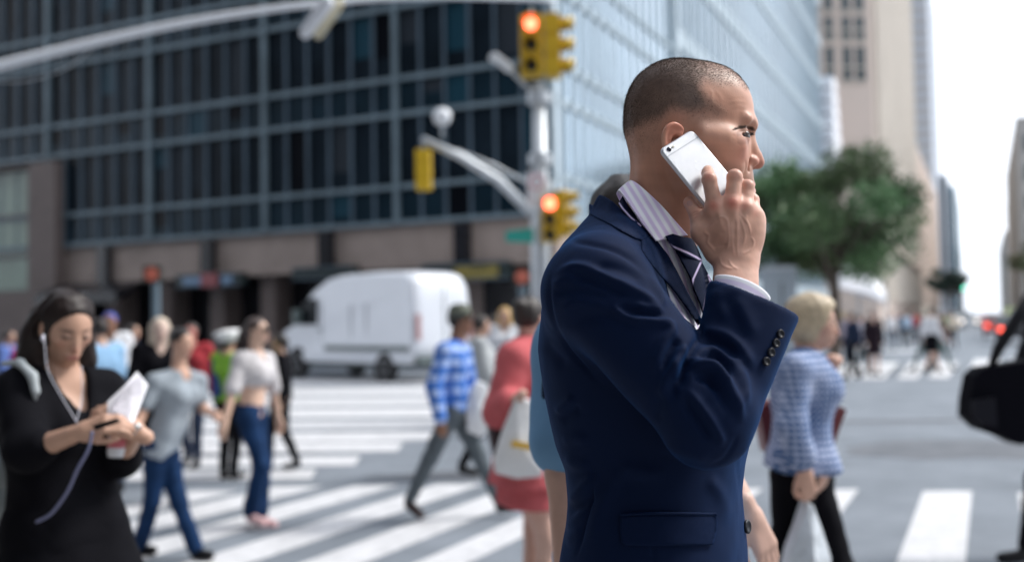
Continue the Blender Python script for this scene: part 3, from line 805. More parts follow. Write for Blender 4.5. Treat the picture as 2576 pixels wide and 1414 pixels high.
    mb = MB(); mb.add([T(q) for q in ((4.06,.22,2.34),(4.06,1.78,2.34),(4.80,1.88,1.60),(4.80,.12,1.60),(4.03,.22,2.31),(4.03,1.78,2.31),(4.77,1.88,1.57),(4.77,.12,1.57))], [(0,1,2,3),(7,6,5,4),(0,4,5,1),(1,5,6,2),(2,6,7,3),(3,7,4,0)]); q = mb.build('windscreen', M_vg, van); bm_fix(q.data)
    mb = MB(); mb.box(4.35, 4.5, -.24, -.04, 1.42, 1.80, T=T); mb.build('mirror', M_sill, van)
    for y0 in (.1, 1.55): mb = MB(); mb.box(5.40, 5.50, y0, y0 + .35, .95, 1.12, T=T); mb.build('headlight', mat('headlight_glass', (.6,.62,.65), rough=.15), van)
build_van()

# ---- trees
M_bark = mat('bark', (.10,.08,.065), rough=.9, noise=.3, nscale=5)
def leaf_mat(name, c, k=.35):
    m = mat(name, c, rough=.55, vcol=True); n = m.node_tree; b = n.nodes['Principled BSDF']
    b.inputs['Transmission Weight'].default_value = 0.0
    return m
M_leaf = leaf_mat('leaves', (.05,.11,.04))
def tree(base, h, crown, n, leaf, label, tint=(.058,.130,.050), seed=1, name='street_tree', group=None, blobs=14):
    rs = np.random.RandomState(seed); base = np.array(base, float)
    tr = empty(name, tuple(base), label, 'tree', group)
    cz, rx, rz = crown
    mb = MB(); lean = rs.normal(size=2) * .15
    top = base + np.array([lean[0], lean[1], cz])
    mb.tube([base, base + (top - base) * .45 + np.array([.05, 0, 0]), top], [rx * .07, rx * .055, rx * .03], 9)
    cs = []
    for i in range(blobs):
        d = rs.normal(size=3); d /= np.linalg.norm(d); d[2] = d[2] * .95
        c = base + np.array([0, 0, cz]) + d * np.array([rx, rx, rz]) * rs.uniform(.30, .88); cs.append((c, rs.uniform(.22, .42) * rx))
        p0 = base + (top - base) * rs.uniform(.5, .9); mb.tube([p0, (p0 + c) / 2 + np.array([0, 0, -.1]), c], [rx * .025, rx * .016, rx * .006], 6)
    mb.build('trunk', M_bark, tr)
    per = n // blobs; V = []; cols = []
    for (c, r_) in cs:
        q = rs.normal(size=(per, 3)); q /= np.linalg.norm(q, axis=1)[:, None]; q *= (rs.rand(per, 1)**.45) * r_ * np.array([1, 1, .75])
        p = c + q + rs.normal(size=(per, 3)) * .06 * r_
        a = rs.normal(size=(per, 3)); a /= np.linalg.norm(a, axis=1)[:, None]; b = np.cross(a, rs.normal(size=(per, 3))); b /= np.linalg.norm(b, axis=1)[:, None]
        s_ = leaf * rs.uniform(.6, 1.3, (per, 1))
        V.append(np.stack([p - a*s_, p + b*s_*.5, p + a*s_, p - b*s_*.5], 1))
        g = np.array(tint) * rs.uniform(.65, 1.5, (per, 1)) * rs.uniform(.55, 1.6) * np.array([1 + .5 * rs.rand(), 1, 1])
        cols.append(np.repeat(g, 4, axis=0))
    V = np.concatenate(V).reshape(-1, 3); me = mesh_np('crown', V, np.arange(len(V)).reshape(-1, 4), False)
    # validate keeps vertex order
    set_col(me, np.concatenate(cols)); link('crown', me, M_leaf, tr)
Yt = 30.0
gt = W(2094, 700, Yt)
tree((gt[0], Yt, .1), 6, (W(2090, 552, Yt)[2] - .1, 2.85, 2.35), 26000, .085, 'large leafy green street tree right of the man\'s face', seed=33, blobs=34)
g2 = W(1965, 700, 38); tree((g2[0], 38, .1), 6, (W(1955, 545, 38)[2] - .1, 2.5, 2.5), 14000, .08, 'paler street tree behind the large one, next to the man\'s nose', tint=(.12,.24,.10), seed=5)
g3 = W(2385, 700, 85); tree((g3[0], 85, 0), 6, (W(2385, 708, 85)[2], 1.9, 1.35), 6000, .12, 'dark rounded tree far up the avenue', tint=(.018,.04,.028), seed=8)
g4 = W(2590, 700, 60); tree((g4[0], 60, 0), 6, (W(2590, 650, 60)[2], 1.5, 1.3), 4000, .1, 'olive tree cut off by the right edge', tint=(.10,.13,.06), seed=9)
# ---- white canopy and kiosk under the trees
cn = empty('market_canopy', tuple(W(2165, 800, 40.)), 'white sloping canopy under the large tree', 'canopy')
Yc = 40.0
q_ = [W(2098, 668, Yc), W(2155, 662, Yc), W(2215, 705, Yc + 3), W(2235, 765, Yc + 3), W(2190, 740, Yc), W(2098, 722, Yc)]
mb = MB(); k = len(q_); mb.add(q_ + [p + np.array([.6, 2.5, .1]) for p in q_], [tuple(range(k)), tuple(reversed(range(k, 2*k)))] + [(i, (i+1) % k, (i+1) % k + k, i + k) for i in range(k)])
o_ = mb.build('cloth', mat('canvas_white', (.82,.82,.84), rough=.8, noise=.05, nscale=1), cn); bm_fix(o_.data)
for px in (2100, 2160, 2228):
    p = W(px, 725, Yc + 1.5); mb = MB(); mb.tube([(p[0], p[1], 0), p], .05, 8); mb.build('post', M_pole, cn)
kk = W(1966, 705, 30); ki = empty('utility_cabinet', (kk[0], 30, 0), 'grey-blue street cabinet under the paler tree', 'cabinet')
mb = MB(); mb.box(kk[0] - .45, kk[0] + .45, 30, 30.7, .15, W(1966, 668, 30)[2]); mb.build('housing', mat('cabinet_grey', (.36,.41,.46), rough=.5), ki)
mb = MB(); mb.box(kk[0] - .02, kk[0] + .02, 29.98, 29.999, .3, 2.6); mb.build('door_seam', M_sigd, ki); mb = MB(); mb.box(kk[0] - .5, kk[0] + .5, 29.95, 30.75, 2.99, 3.08); mb.build('lid', M_pole, ki)

# ---- distant cars
def car(px, Y, col, label, tail=True, k=1.0, on=6.0, facing=1):
    c = np.array([W(px, 800, Y)[0], Y, 0]); f = np.array([AV[0], AV[1], 0]) ; s_ = np.array([AV[1], -AV[0], 0])
    T = lambda q: c + s_ * q[0] * k + f * q[1] * k + np.array([0, 0, q[2] * k])
    r = empty('car', tuple(c), label, 'car', 'cars far along the avenue')
    mb = MB(); prof = [(0,.35),(0,.85),(.1,1.0),(.55,1.05),(1.0,1.48),(2.4,1.5),(3.1,1.05),(4.2,.95),(4.4,.7),(4.4,.35)]
    n = len(prof); V = [T((-.88, y, z)) for y, z in prof] + [T((-.80 if z > 1.1 else -.88, y, z)) for y, z in prof] + [T((.80 if z > 1.1 else .88, y, z)) for y, z in prof] + [T((.88, y, z)) for y, z in prof]
    V = V[n:3*n]
    mb.add(V, [tuple(range(n)), tuple(reversed(range(n, 2*n)))] + [(i, (i+1) % n, (i+1) % n + n, i + n) for i in range(n)])
    b = mb.build('body', mat('car_paint', col, rough=.25, coat=.5), r); bm_fix(b.data)
    mb = MB(); mb.add([T(q) for q in ((-.72,.60,1.08),(.72,.60,1.08),(.68,.98,1.44),(-.68,.98,1.44),(-.72,.57,1.10),(.72,.57,1.10),(.68,.95,1.46),(-.68,.95,1.46))], [(3,2,1,0),(4,5,6,7),(0,1,5,4),(1,2,6,5),(2,3,7,6),(3,0,4,7)]); b = mb.build('rear_window', M_win, r); bm_fix(b.data)
    for x in (-.8, .8):
        for y in (.85, 3.5):
            mb = MB(); mb.lathe([(.2,-.1),(.32,-.1),(.32,.1),(.2,.1)], T((x, y, .32)), tuple(s_), 14); mb.build('wheel', M_sigd, r)
    for x in (-.66, .66):
        mb = MB(); mb.box(x - .14, x + .14, -.03, .02, .68, .86, T=T); mb.build('tail_light' if tail else 'headlight', mat('tail_glow', (.5,.02,.01), rough=.4, emis=(1,.10,.06), estr=on * .7) if tail else mat('head_glow', (.8,.7,.6), rough=.3, emis=(1,.85,.72), estr=on * .7), r)
car(2512, 62, (.30,.05,.05), 'red car with lit tail lights, left of the two ahead at the right', True, 1.0, 2.6)
car(2556, 48, (.05,.05,.055), 'black car with lit tail lights beside the bag strap', True, 1.0, 3)
car(2438, 95, (.55,.56,.58), 'pale car with lit headlights far down the avenue', False, 1.0, 2.2)
car(2420, 120, (.70,.71,.73), 'white car in the distance under the dark rounded tree', False, 1.2, 1)
car(2490, 130, (.2,.2,.22), 'grey car furthest down the avenue', True, 1.0, 4)
car(2574, 75, (.40,.50,.05), 'lime green cab cut off by the right edge', True, 1.3, 8)
fs = empty('far_signal', (*W(2422, 725, 100)[:2], 0), 'far signal glowing teal green beside the dark rounded tree', 'traffic light')
c_ = W(2424, 725, 100)
mb = MB(); mb.tube([(c_[0], 100.2, 0), (c_[0], 100.2, c_[2] + .6)], .1, 8); mb.build('post', M_sigd, fs)
mb = MB(); mb.box(c_[0] - .2, c_[0] + .2, 99.9, 100.09, c_[2] - .25, c_[2] + .95); mb.build('housing', M_sig, fs)
mb = MB(); mb.lathe([(.001,.03),(.14,.02),(.16,0)][::-1], (c_[0], 99.89, c_[2]), (0,-1,0), 14); mb.build('lens', mat('green_glow', (0,.6,.4), rough=.3, emis=(.0,.9,.62), estr=2.5), fs)
# ------------------------------------------------------------------ the man on the phone (in focus)
MY = 1.51                                    # depth of his head's middle plane
def z1(x, y, t=0.0): return W((1560 + x / 2.8275) / 1.0186, (120 + y / 2.8275) / 1.0186, MY - t / 1000)
def z2(x, y, Y): return W((1640 + x / 3.535) / 1.0186, (380 + y / 3.535) / 1.0186, Y)
def p3(x, y): return ((1360 + x / 2.7188) / 1.0186, (480 + y / 2.7188) / 1.0186)
def p4(x, y): return ((1360 + x / 2.6186) / 1.0186, (900 + y / 2.6186) / 1.0186)
HO = z1(480, 640)
def H(x, t, z): return HO + np.array([x, -t, z]) / 1000.0
mm = .001
man = empty('person', (HO[0] - .02, 1.51, .15), 'man in a navy suit holding a silver phone to his ear, in sharp focus', 'person')

def head_field(fd):
    """the head's shapes, in the frame H() (mm, x forward, t sideways, z up)"""
    E = lambda c, r, M=None: fd.ell(H(*c), [q * mm for q in (r[0], r[1], r[2])], M)
    K = lambda a, b, ra, rb: fd.cone(H(*a), H(*b), ra * mm, rb * mm)
    both = lambda f, *k: [f(s, *k) for s in (1, -1)]
    fd.add(E((0, 0, 36), (76, 76, 79)))
    fd.add(E((45, 0, 34), (75, 63, 75)), .020)
    fd.add(E((-20, 0, 4), (53, 60, 45)), .020)
    fd.add(E((60, 0, -32), (53, 55, 76)), .022)
    fd.add(E((30, 0, -20), (60, 64, 50)), .02)
    fd.add(E((90, 0, -76), (27.5, 31, 32)), .018)
    fd.add(E((94, 0, -110), (20, 25, 16)), .014)
    for s in (1, -1):
        fd.add(E((72, 49 * s, -24), (22, 11, 15)), .022)
        fd.add(K((60, 57*s, -18), (30, 65*s, -12), 8, 7), .026)
        fd.add(K((92, 16*s, -110), (16, 52*s, -76), 13, 13), .016)
        fd.add(K((16, 52*s, -76), (6, 60*s, -30), 13, 13), .016)
        fd.add(K((114.5, 8*s, 13), (101.5, 41*s, 12), 8.5, 7), .016)
        fd.sub(E((112, 32*s, -1), (10.5, 15, 8.5)), .014)          # eye socket
    # nose
    fd.add(K((110, 0, -4), (123, 0, -32), 6.5, 6.5), .012)
    fd.add(K((108, 0, -10), (118, 0, -38), 11, 10), .008)
    fd.add(K((123, 0, -38), (126, 0, -44), 9.2, 9.6), .006)
    fd.add(K((112, 0, -50), (126, 0, -49), 5, 4.5), .005)
    for s in (1, -1):
        fd.add(E((114, 13*s, -45), (9.5, 6, 8)), .005)
        fd.sub(E((120, 7.0*s, -53), (5.5, 2.6, 4.5)), .002)
        fd.sub(K((104, 19*s, -44), (102, 26*s, -60), 2.5, 1.5), .008)   # fold beside the nose
    # lips
    fd.add(K((114.5, 0, -79), (104, 23, -82), 4.5, 2.2), .006); fd.add(K((114.5, 0, -79), (104, -23, -82), 4.5, 2.2), .006)
    fd.add(K((111, 0, -90), (102, 21, -86), 5.5, 2.4), .006); fd.add(K((111, 0, -90), (102, -21, -86), 5.5, 2.4), .006)
    fd.sub(K((121, 0, -83.5), (104, 26, -83.5), 1.1, .8), .003); fd.sub(K((121, 0, -83.5), (104, -26, -83.5), 1.1, .8), .003)
    # neck
    fd.add(K((-4, 0, -30), (-30, 0, -188), 57, 53), .022)
    for s in (1, -1):
        fd.add(K((-12, 50*s, -28), (12, 20*s, -185), 12, 11), .014)
        fd.add(K((-34, 22*s, -10), (-48, 26*s, -170), 27, 28), .016)
    fd.add(K((24, 0, -118), (14, 0, -150), 15, 14), .02)
    # eyelids over the eyeballs
    for s in (1, -1):
        e = EYE(s)
        fd.add(fd.ell(e, [.0138]*3), .005)
        ca, sa = math.cos(.22), math.sin(.22)
        fd.sub(fd.ell(e + np.array([.0040, -.0062 * s, -.0004]), [.0150, .0135, .0031], [[ca, 0, sa], [0, 1, 0], [-sa, 0, ca]]), .0012)
def EYE(s):
    e = z1(957, 650, 36)
    return np.array([e[0], MY - .036 * s, e[2]])
def ear_field(fd, s=1):
    q = lambda x, y, t: np.array([z1(x, y, t)[0], MY - s * t * mm, z1(x, y, t)[2]])
    rim = [q(532, 600, 81), q(505, 575, 87), (q(470, 563, 91)), q(432, 580, 94), q(407, 620, 95), q(400, 670, 94), q(408, 730, 91), q(428, 780, 88), q(452, 820, 84), q(480, 830, 80)]
    rim = catmull(rim, 26)
    for a, b in zip(rim[:-1], rim[1:]): fd.add(fd.cone(a, b, .0034, .0034), .002)
    fd.add(fd.cone(q(470, 815, 83), q(495, 790, 79), .007, .005), .004)
    ant = [q(500, 625, 84), q(462, 625, 87), q(440, 665, 88), q(442, 720, 87), q(462, 765, 84)]
    for a, b in zip(ant[:-1], ant[1:]): fd.add(fd.cone(a, b, .0032, .0036), .004)
    fd.add(fd.cone(q(512, 700, 82), q(506, 730, 82), .004, .0035), .003)
    # the bowl's back wall joins rim and skull
    for a, b in zip(rim[:-3:2], rim[2:-1:2]):
        a_, b_ = a + np.array([0, .003*s, 0]), b + np.array([0, .003*s, 0])
        fd.add(fd.cone(a_ * .78 + q(480, 690, 76) * .22, b_ * .78 + q(480, 690, 76) * .22, .0026, .0026), .005)
        fd.add(fd.cone(a_ * .50 + q(490, 690, 74) * .50, b_ * .50 + q(490, 690, 74) * .50, .0036, .0036), .007)
    fd.sub(fd.ell(q(488, 700, 86), [.008, .009, .012]), .004)

# hand: joints (palm faces his cheek, back of the hand to the camera)
def FJ(*p): return [z2(*q) for q in p]
WR = z2(872, 1085, 1.372)
fing = {
 'index':  (FJ((682, 535, 1.378), (626, 285, 1.374), (612, 225, 1.390), (614, 205, 1.402)), (.0112, .0098, .0088, .0078)),
 'middle': (FJ((835, 505, 1.372), (856, 262, 1.378), (880, 300, 1.408), (870, 380, 1.428)), (.0115, .0103, .0092, .0080)),
 'ring':   (FJ((958, 545, 1.376), (969, 350, 1.386), (990, 395, 1.416), (970, 480, 1.434)), (.0108, .0096, .0088, .0078)),
 'pinky':  (FJ((1040, 610, 1.386), (1020, 470, 1.402), (1030, 500, 1.426), (1010, 560, 1.440)), (.0100, .0084, .0078, .0070)),
}
thumb = (FJ((640, 950, 1.384), (560, 765, 1.392), (508, 590, 1.404), (447, 492, 1.414)), (.015, .0132, .0104, .0088))
def hand_field(fd):
    for nme, (J, r) in fing.items():
        b = WR * .72 + J[0] * .28 + np.array([0, .004, 0])
        fd.add(fd.cone(b, J[0] + np.array([0, .004, 0]), .0135, .0125), .012)
        fd.add(fd.cone(J[0], J[1], r[0], r[1]), .005 if nme != 'index' else .006)
        fd.add(fd.cone(J[1], J[2], r[1] * .97, r[2]), .002)
        fd.add(fd.cone(J[2], J[3], r[2], r[3]), .0015)
        fd.add(fd.ell(J[0] + np.array([0, -.004, 0]), [.0085, .0085, .0085]), .008)     # knuckle
        fd.add(fd.ell(J[1] + np.array([0, -.0015, 0]), [r[1]*1.04]*3), .003)
        # tendon
        fd.add(fd.cone(WR * .75 + J[0] * .25 + np.array([0, -.0125, 0]), J[0] + np.array([0, -.0095, 0]), .0022, .003), .006)
    J, r = thumb
    fd.add(fd.cone(J[0] + np.array([.006,.002,0]), J[1], r[0], r[1]), .012)
    fd.add(fd.cone(J[1], J[2], r[1], r[2]), .006)
    fd.add(fd.cone(J[2], J[3], r[2] * 1.02, r[3]), .003)
    fd.add(fd.cone(J[1], fing['index'][0][0] * .6 + WR * .4, .011, .013), .012)       # web
    fd.add(fd.cone(J[1] * .55 + J[2] * .45 + np.array([.004, .002, 0]), fing['index'][0][0] + np.array([-.002, .004, -.004]), .0085, .010), .012)
    fd.add(fd.ell((fing['middle'][0][0] * .4 + fing['ring'][0][0] * .2 + WR * .4) + np.array([.004, .006, 0]), [.036, .017, .040]), .012)
    fd.add(fd.cone(fing['pinky'][0][0] + np.array([.0, .006, -.012]), WR + np.array([.018, .008, .018]), .014, .016), .012)
    ax = norm(CUF - (CUF - ELB) * .6 - WR)
    sh = lambda p, a, b, c, d: p
    fd.add(fd.cone(WR + np.array([-.010, .001, 0]), WR + ax * .10 + np.array([-.006, 0, 0]), .0205, .028), .014)
    fd.add(fd.cone(WR + np.array([.011, .001, 0]), WR + ax * .10 + np.array([.008, 0, 0]), .0195, .028), .014)

FACELINES = [  # (points in view 1, half width, height mm)
 ([(985,820),(992,860),(985,905),(962,950)], 8, -1.2), ([(960,840),(965,890),(945,950)], 16, .7), ([(925,695),(955,716),(990,708),(1005,694)], 7, -.35),
 ([(890,655),(915,660),(930,665)], 4, -.5), ([(885,670),(905,680),(922,684)], 4, -.5), ([(888,638),(908,645),(924,650)], 4, -.4),
 ([(850,395),(920,380),(1000,385)], 7, -.35), ([(860,430),(930,415),(1010,425)], 7, -.35), ([(880,470),(940,455),(1030,470)], 7, -.3), ([(1030,560),(1040,600),(1035,630)], 6, -.6),
 ([(720,300),(750,340),(745,390),(790,440),(860,480)], 12, 1.1), ([(760,310),(800,350),(830,400)], 14, .7), ([(700,650),(780,690),(860,720)], 30, .9), ([(770,800),(820,850),(850,910)], 26, -1.4),
 ([(186,768),(205,775),(235,772)], 5, -1.0), ([(188,800),(230,812),(280,808)], 8, -.5), ([(400,640),(395,560),(440,530)], 16, .4), ([(330,760),(345,900),(420,1080),(500,1200)], 26, 1.4), ([(400,800),(430,950),(500,1100)], 30, -1.4), ([(940,618),(985,612),(1030,622)], 7, -1.3)]
HANDLINES = [  # (points in view 2, half width, height mm)
 ([(640,690),(700,640),(745,622),(785,650),(800,720),(805,820),(790,900),(730,985)], 11, 1.3), ([(590,700),(585,760),(620,790),(612,850),(650,900),(690,960)], 12, 1.5),
 ([(905,590),(945,640),(985,700),(1000,790)], 10, 1.2), ([(900,620),(930,700),(950,800),(930,880)], 9, 1.1), ([(1000,800),(1030,850),(1000,920),(930,960)], 10, 1.1),
 ([(820,640),(826,740),(835,860),(850,980)], 10, .9), ([(880,640),(882,760),(880,900),(885,1000)], 9, .8), ([(720,980),(740,1050),(800,1085),(860,1090)], 12, 1.2),
 ([(800,1000),(830,1060),(890,1100)], 10, 1.0), ([(700,560),(720,640),(760,760)], 14, .8), ([(960,600),(965,680)], 12, .8), ([(660,900),(720,880),(790,880)], 12, -.8),
 ([(580,262),(620,248),(662,262)], 5, -.7), ([(582,280),(622,268),(664,282)], 5, -.6), ([(590,300),(622,296),(655,302)], 5, -.4), ([(585,208),(612,200),(640,208)], 4, .5),
 ([(815,232),(855,222),(895,238)], 5, -.5), ([(815,248),(855,240),(895,256)], 5, -.5), ([(475,600),(505,578),(535,580)], 5, -.8), ([(480,622),(508,598),(538,600)], 5, -.6), ([(490,650),(515,625)], 5, -.5),
 ([(800,480),(835,468),(870,486)], 5, -.4), ([(635,505),(665,495),(700,512)], 5, -.4), ([(745,640),(750,720),(740,800)], 26, -1.2), ([(860,620),(858,720),(862,820)], 12, -.9), ([(925,560),(925,640)], 12, -.9)]
SKIN_B = np.array([.56, .295, .205])
def build_man_skin():
    lo = np.minimum(H(-85, 102, -190), H(145, -102, 124)); hi = np.maximum(H(-85, 102, -190), H(145, -102, 124))
    fd = Field(lo, hi, .0020)
    head_field(fd); ear_field(fd, 1); ear_field(fd, -1)
    V, F = fd.mesh(); V = relax(V, F, 1, .5)
    NF = normals(V, F); px, py = proj(V); zx, zy = (px * 1.0186 - 1560) * 2.8275, (py * 1.0186 - 120) * 2.8275
    dd = np.zeros(len(V))
    for pts, wd, am in FACELINES:
        sm = [tuple(q) for q in catmull(pts, len(pts) * 5)]
        d, par = polydist(zx, zy, sm); dd += (.45 if am > 0 else .8) * am * mm * np.exp(-(d / wd)**2) * np.clip(np.minimum(par, 1 - par) * 5, 0, 1)
    dd = dd * (NF[:, 1] < -.1) + .00035 * fbm(V, 150, 31, 2)
    V = V + NF * dd[:, None]
    nh = len(V)
    P = np.array([q for J, r in list(fing.values()) + [thumb] for q in J] + [WR, WR + norm(ELB - WR) * .10])
    fe = Field(P.min(0) - .033, P.max(0) + .033, .00135)
    hand_field(fe)
    V2, F2 = fe.mesh(); V2 = relax(V2, F2, 1, .4)
    N2 = normals(V2, F2); px2, py2 = proj(V2); hx2, hy2 = (px2 * 1.0186 - 1640) * 3.535, (py2 * 1.0186 - 380) * 3.535
    dd = np.zeros(len(V2))
    for pts, wd, am in HANDLINES:
        sm = [tuple(q) for q in catmull(pts, len(pts) * 4)]
        d, par = polydist(hx2, hy2, sm)
        dd += .72 * am * mm * np.exp(-(d / wd)**2) * np.clip(np.minimum(par, 1 - par) * 5, 0, 1)
    V2 = V2 + N2 * (dd * np.clip(-N2[:, 1] * 1.5, 0, 1))[:, None]
    # torso, arms and legs under the clothes
    ft = Field((HO[0] - .26, 1.1, .15), (HO[0] + .26, 1.86, HO[2] - .10), .010)
    cx_ = TC(1.3)[0]
    ft.F = torso_sdf(ft, -.028)
    ft.clip(ft.plane((0, 0, HO[2] - .215), (0, 0, 1)), .05)
    ft.add(ft.cone(H(-22, 0, -150), H(-40, 0, -240), .047, .05), .03)
    for s, yy in ((1, 1.44), (-1, 1.62)):
        hx = cx_ + .03
        ft.add(ft.cone((hx, yy, 1.10), (hx + .01, yy, .64), .088, .06), .05)
        ft.add(ft.cone((hx + .01, yy, .64), (hx - .02, yy, .26), .056, .042), .03)
        ft.add(ft.cone((hx - .02, yy, .24), (hx + .12, yy, .20), .04, .03), .03)
    ft.add(ft.cone(SHO + np.array([0, .03, 0]), ELB + np.array([-.01,.01,.012]), .044, .032), .03)
    ft.add(ft.cone(ELB + np.array([-.01,.01,.012]), WR + norm(ELB - WR) * .05, .030, .026), .02)
    ft.add(ft.cone((cx_-.03, 1.66, 1.56), (cx_, 1.71, 1.32), .045, .042), .04)
    ft.add(ft.cone((cx_, 1.71, 1.32), (cx_ + .08, 1.70, 1.09), .04, .026), .02)
    V3, F3 = ft.mesh()
    # colour
    px, py = proj(V)
    zx, zy = (px * 1.0186 - 1560) * 2.8275, (py * 1.0186 - 120) * 2.8275
    x, t, z = (V[:, 0] - HO[0]) * 1e3, (MY - V[:, 1]) * 1e3, (V[:, 2] - HO[2]) * 1e3
    col = np.tile(SKIN_B, (nh, 1))
    n1 = fbm(V, 60, 3)
    def ss(a, b, v):
        q = np.clip((v - a) / (b - a), 0, 1); return q * q * (3 - 2 * q)
    mx = lambda c, k: col * (1 - k[:, None]) + np.array(c) * k[:, None]
    g = lambda c, r: np.exp(-(((x - c[0]) / r[0])**2 + ((np.abs(t) - c[1]) / r[1])**2 + ((z - c[2]) / r[2])**2))
    col = mx((.56, .20, .15), .55 * g((122, 6, -45), (16, 18, 12)))
    col = mx((.58, .20, .14), .45 * g((96, 48, -38), (22, 16, 18)))
    ear = ss(70, 82, np.abs(t)) * ss(-34, -26, x) * ss(26, 16, x) * (z > -52) * ss(26, 16, z)
    col = mx((.55, .17, .10), .6 * ear)
    col = mx((.48, .23, .15), .5 * ss(-40, -100, z))                         # tanned neck
    col = mx((.45, .17, .14), .8 * ((np.abs(t) < 26) & (x > 98)) * ss(-75, -78, z) * ss(-96, -93, z))
    stub = ((x > 12) * ss(-50, -60, z) * ss(-135, -118, z)) * np.clip(1.2 - np.abs(np.abs(t)-0) / 90, 0, 1)
    stub = stub * (1 - ((np.abs(t) < 23) & (x > 106) & (z < -76) & (z > -95))) * (1 - .65 * g((100, 45, -60), (26, 18, 22)))
    col = mx((.20, .12, .085), .7 * stub * (.8 + .3 * n1))
    m_, pr_ = hair_mask(V, x, t, z)
    scalp = np.array([.165, .115, .093]); top = np.array([.32, .225, .175])  # top is paler for thin hair and for light falling there, painted in
    hc = scalp * (1 - pr_[:, None]) + top * pr_[:, None]
    hc = hc * (1 + .10 * fbm(V, 240, 8, 2) + .07 * fbm(V, 900, 9, 1))[:, None]
    k = np.clip(m_, 0, 1)[:, None] * .93
    col = col * (1 - k) + hc * k
    # brow
    a = z1(895, 612, 0); 
    bd, bp = polydist(zx, zy, [(900, 608), (940, 592), (985, 582), (1030, 590), (1056, 603)])
    bw = np.interp(bp, [0, .3, .7, 1], [3, 7, 13, 14])
    brow = (1 - ss(.4, 1.2, bd / bw)) * (t > 6) * (x > 85)
    col = mx((.07, .045, .035), .45 * brow)
    lid = (1 - ss(10, 26, polydist(zx, zy, [(915, 640), (960, 622), (1000, 620), (1030, 625)])[0])) * (t > 8) * (x > 80)  # shade below the brow bone, painted into the upper eyelid's skin
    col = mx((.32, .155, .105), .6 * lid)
    bag = (1 - ss(8, 24, polydist(zx, zy, [(925, 680), (965, 695), (1000, 690)])[0])) * (t > 8) * (x > 80)
    col = mx((.38, .18, .13), .5 * bag)
    for a_ in ('x',):
        col = col * (1 + .06 * n1 + .05 * fbm(V, 300, 5, 2))[:, None]
    # hand colour
    c2 = np.tile(np.array([.64, .37, .28]), (len(V2), 1))
    px2, py2 = proj(V2); hx2, hy2 = (px2 * 1.0186 - 1640) * 3.535, (py2 * 1.0186 - 380) * 3.535
    red = np.zeros(len(V2))
    for (a, b, r_, k_) in ((665, 520, 55, .7), (835, 495, 60, .9), (950, 520, 45, .5), (620, 262, 40, .55), (855, 240, 45, .3), (505, 590, 45, .3), (430, 475, 40, .3), (970, 330, 40, .25), (1040, 590, 40, .3)):
        red += k_ * np.exp(-((hx2 - a)**2 + (hy2 - b)**2) / r_**2)
    red = np.clip(red, 0, .95)[:, None]
    c2 = c2 * (1 - red) + np.array([.60, .19, .14]) * red
    br = (.42 * np.exp(-((hx2 - 700) / 150)**2 - ((hy2 - 800) / 190)**2) + .25 * np.exp(-((hx2 - 980) / 80)**2 - ((hy2 - 800) / 170)**2))[:, None]
    c2 = c2 * (1 - br) + np.array([.36, .17, .11]) * br
    c2 = c2 * (1 + .10 * fbm(V2, 90, 11, 3) + .06 * fbm(V2, 420, 12, 2))[:, None]
    nail = (np.hypot(hx2 - 450, (hy2 - 500)) < 27) * (hx2 - 400 > (hy2 - 500) * .3)
    c2[nail] = (.52, .30, .27)
    Vt, Ft = join_np([(V, F), (V2, F2), (V3, F3)])
    me = mesh_np('body', Vt, Ft)
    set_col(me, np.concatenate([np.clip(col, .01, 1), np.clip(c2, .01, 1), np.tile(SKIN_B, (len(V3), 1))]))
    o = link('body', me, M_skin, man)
    return o, V, F

def hair_mask(V, x, t, z):
    px, py = proj(np.stack([V[:, 0], MY - np.abs(t) / 1000, V[:, 2]], 1))
    zx, zy = (px * 1.0186 - 1560) * 2.8275, (py * 1.0186 - 120) * 2.8275
    poly = np.array([(1002, 318), (960, 292), (900, 283), (840, 288), (770, 292), (705, 268), (690, 300), (720, 360), (780, 405), (835, 450), (850, 505), (825, 560), (760, 590), (650, 602), (560, 585),
            (480, 552), (420, 575), (385, 640), (372, 720), (330, 860), (120, 900), (0, 700), (0, 0), (1000, 0), (1080, 250)], float)
    ins = np.zeros(len(zx), bool); dmin = np.full(len(zx), 1e9)
    for i in range(len(poly)):
        x0, y0 = poly[i]; x1, y1 = poly[(i + 1) % len(poly)]
        c = ((y0 > zy) != (y1 > zy)) & (zx < (x1 - x0) * (zy - y0) / (y1 - y0 + 1e-9) + x0); ins ^= c
    d, _ = polydist(zx, zy, [tuple(p) for p in poly])
    sd = np.where(ins, d, -d)
    edge = np.clip((sd + 20) / 90, 0, 1)
    low = np.interp(zx, [0, 120, 250, 380, 450, 600, 720, 840, 1000], [640, 620, 550, 505, 445, 470, 440, 480, 500])
    k = np.clip((low - zy) / 120 + .5, 0, 1)
    dens = .30 + .70 * k * k * (3 - 2 * k)
    dens = np.where(zy > 640, dens * np.clip((900 - zy) / 260, 0, 1), dens)
    topk = np.clip((zx - 560) / 260, 0, 1) * np.clip((330 - zy) / 90, 0, 1)      # thin on top in front
    return edge * dens * (1 - .40 * topk) * (z > -75) * ((np.abs(t) < 81) | (z > 25)), topk

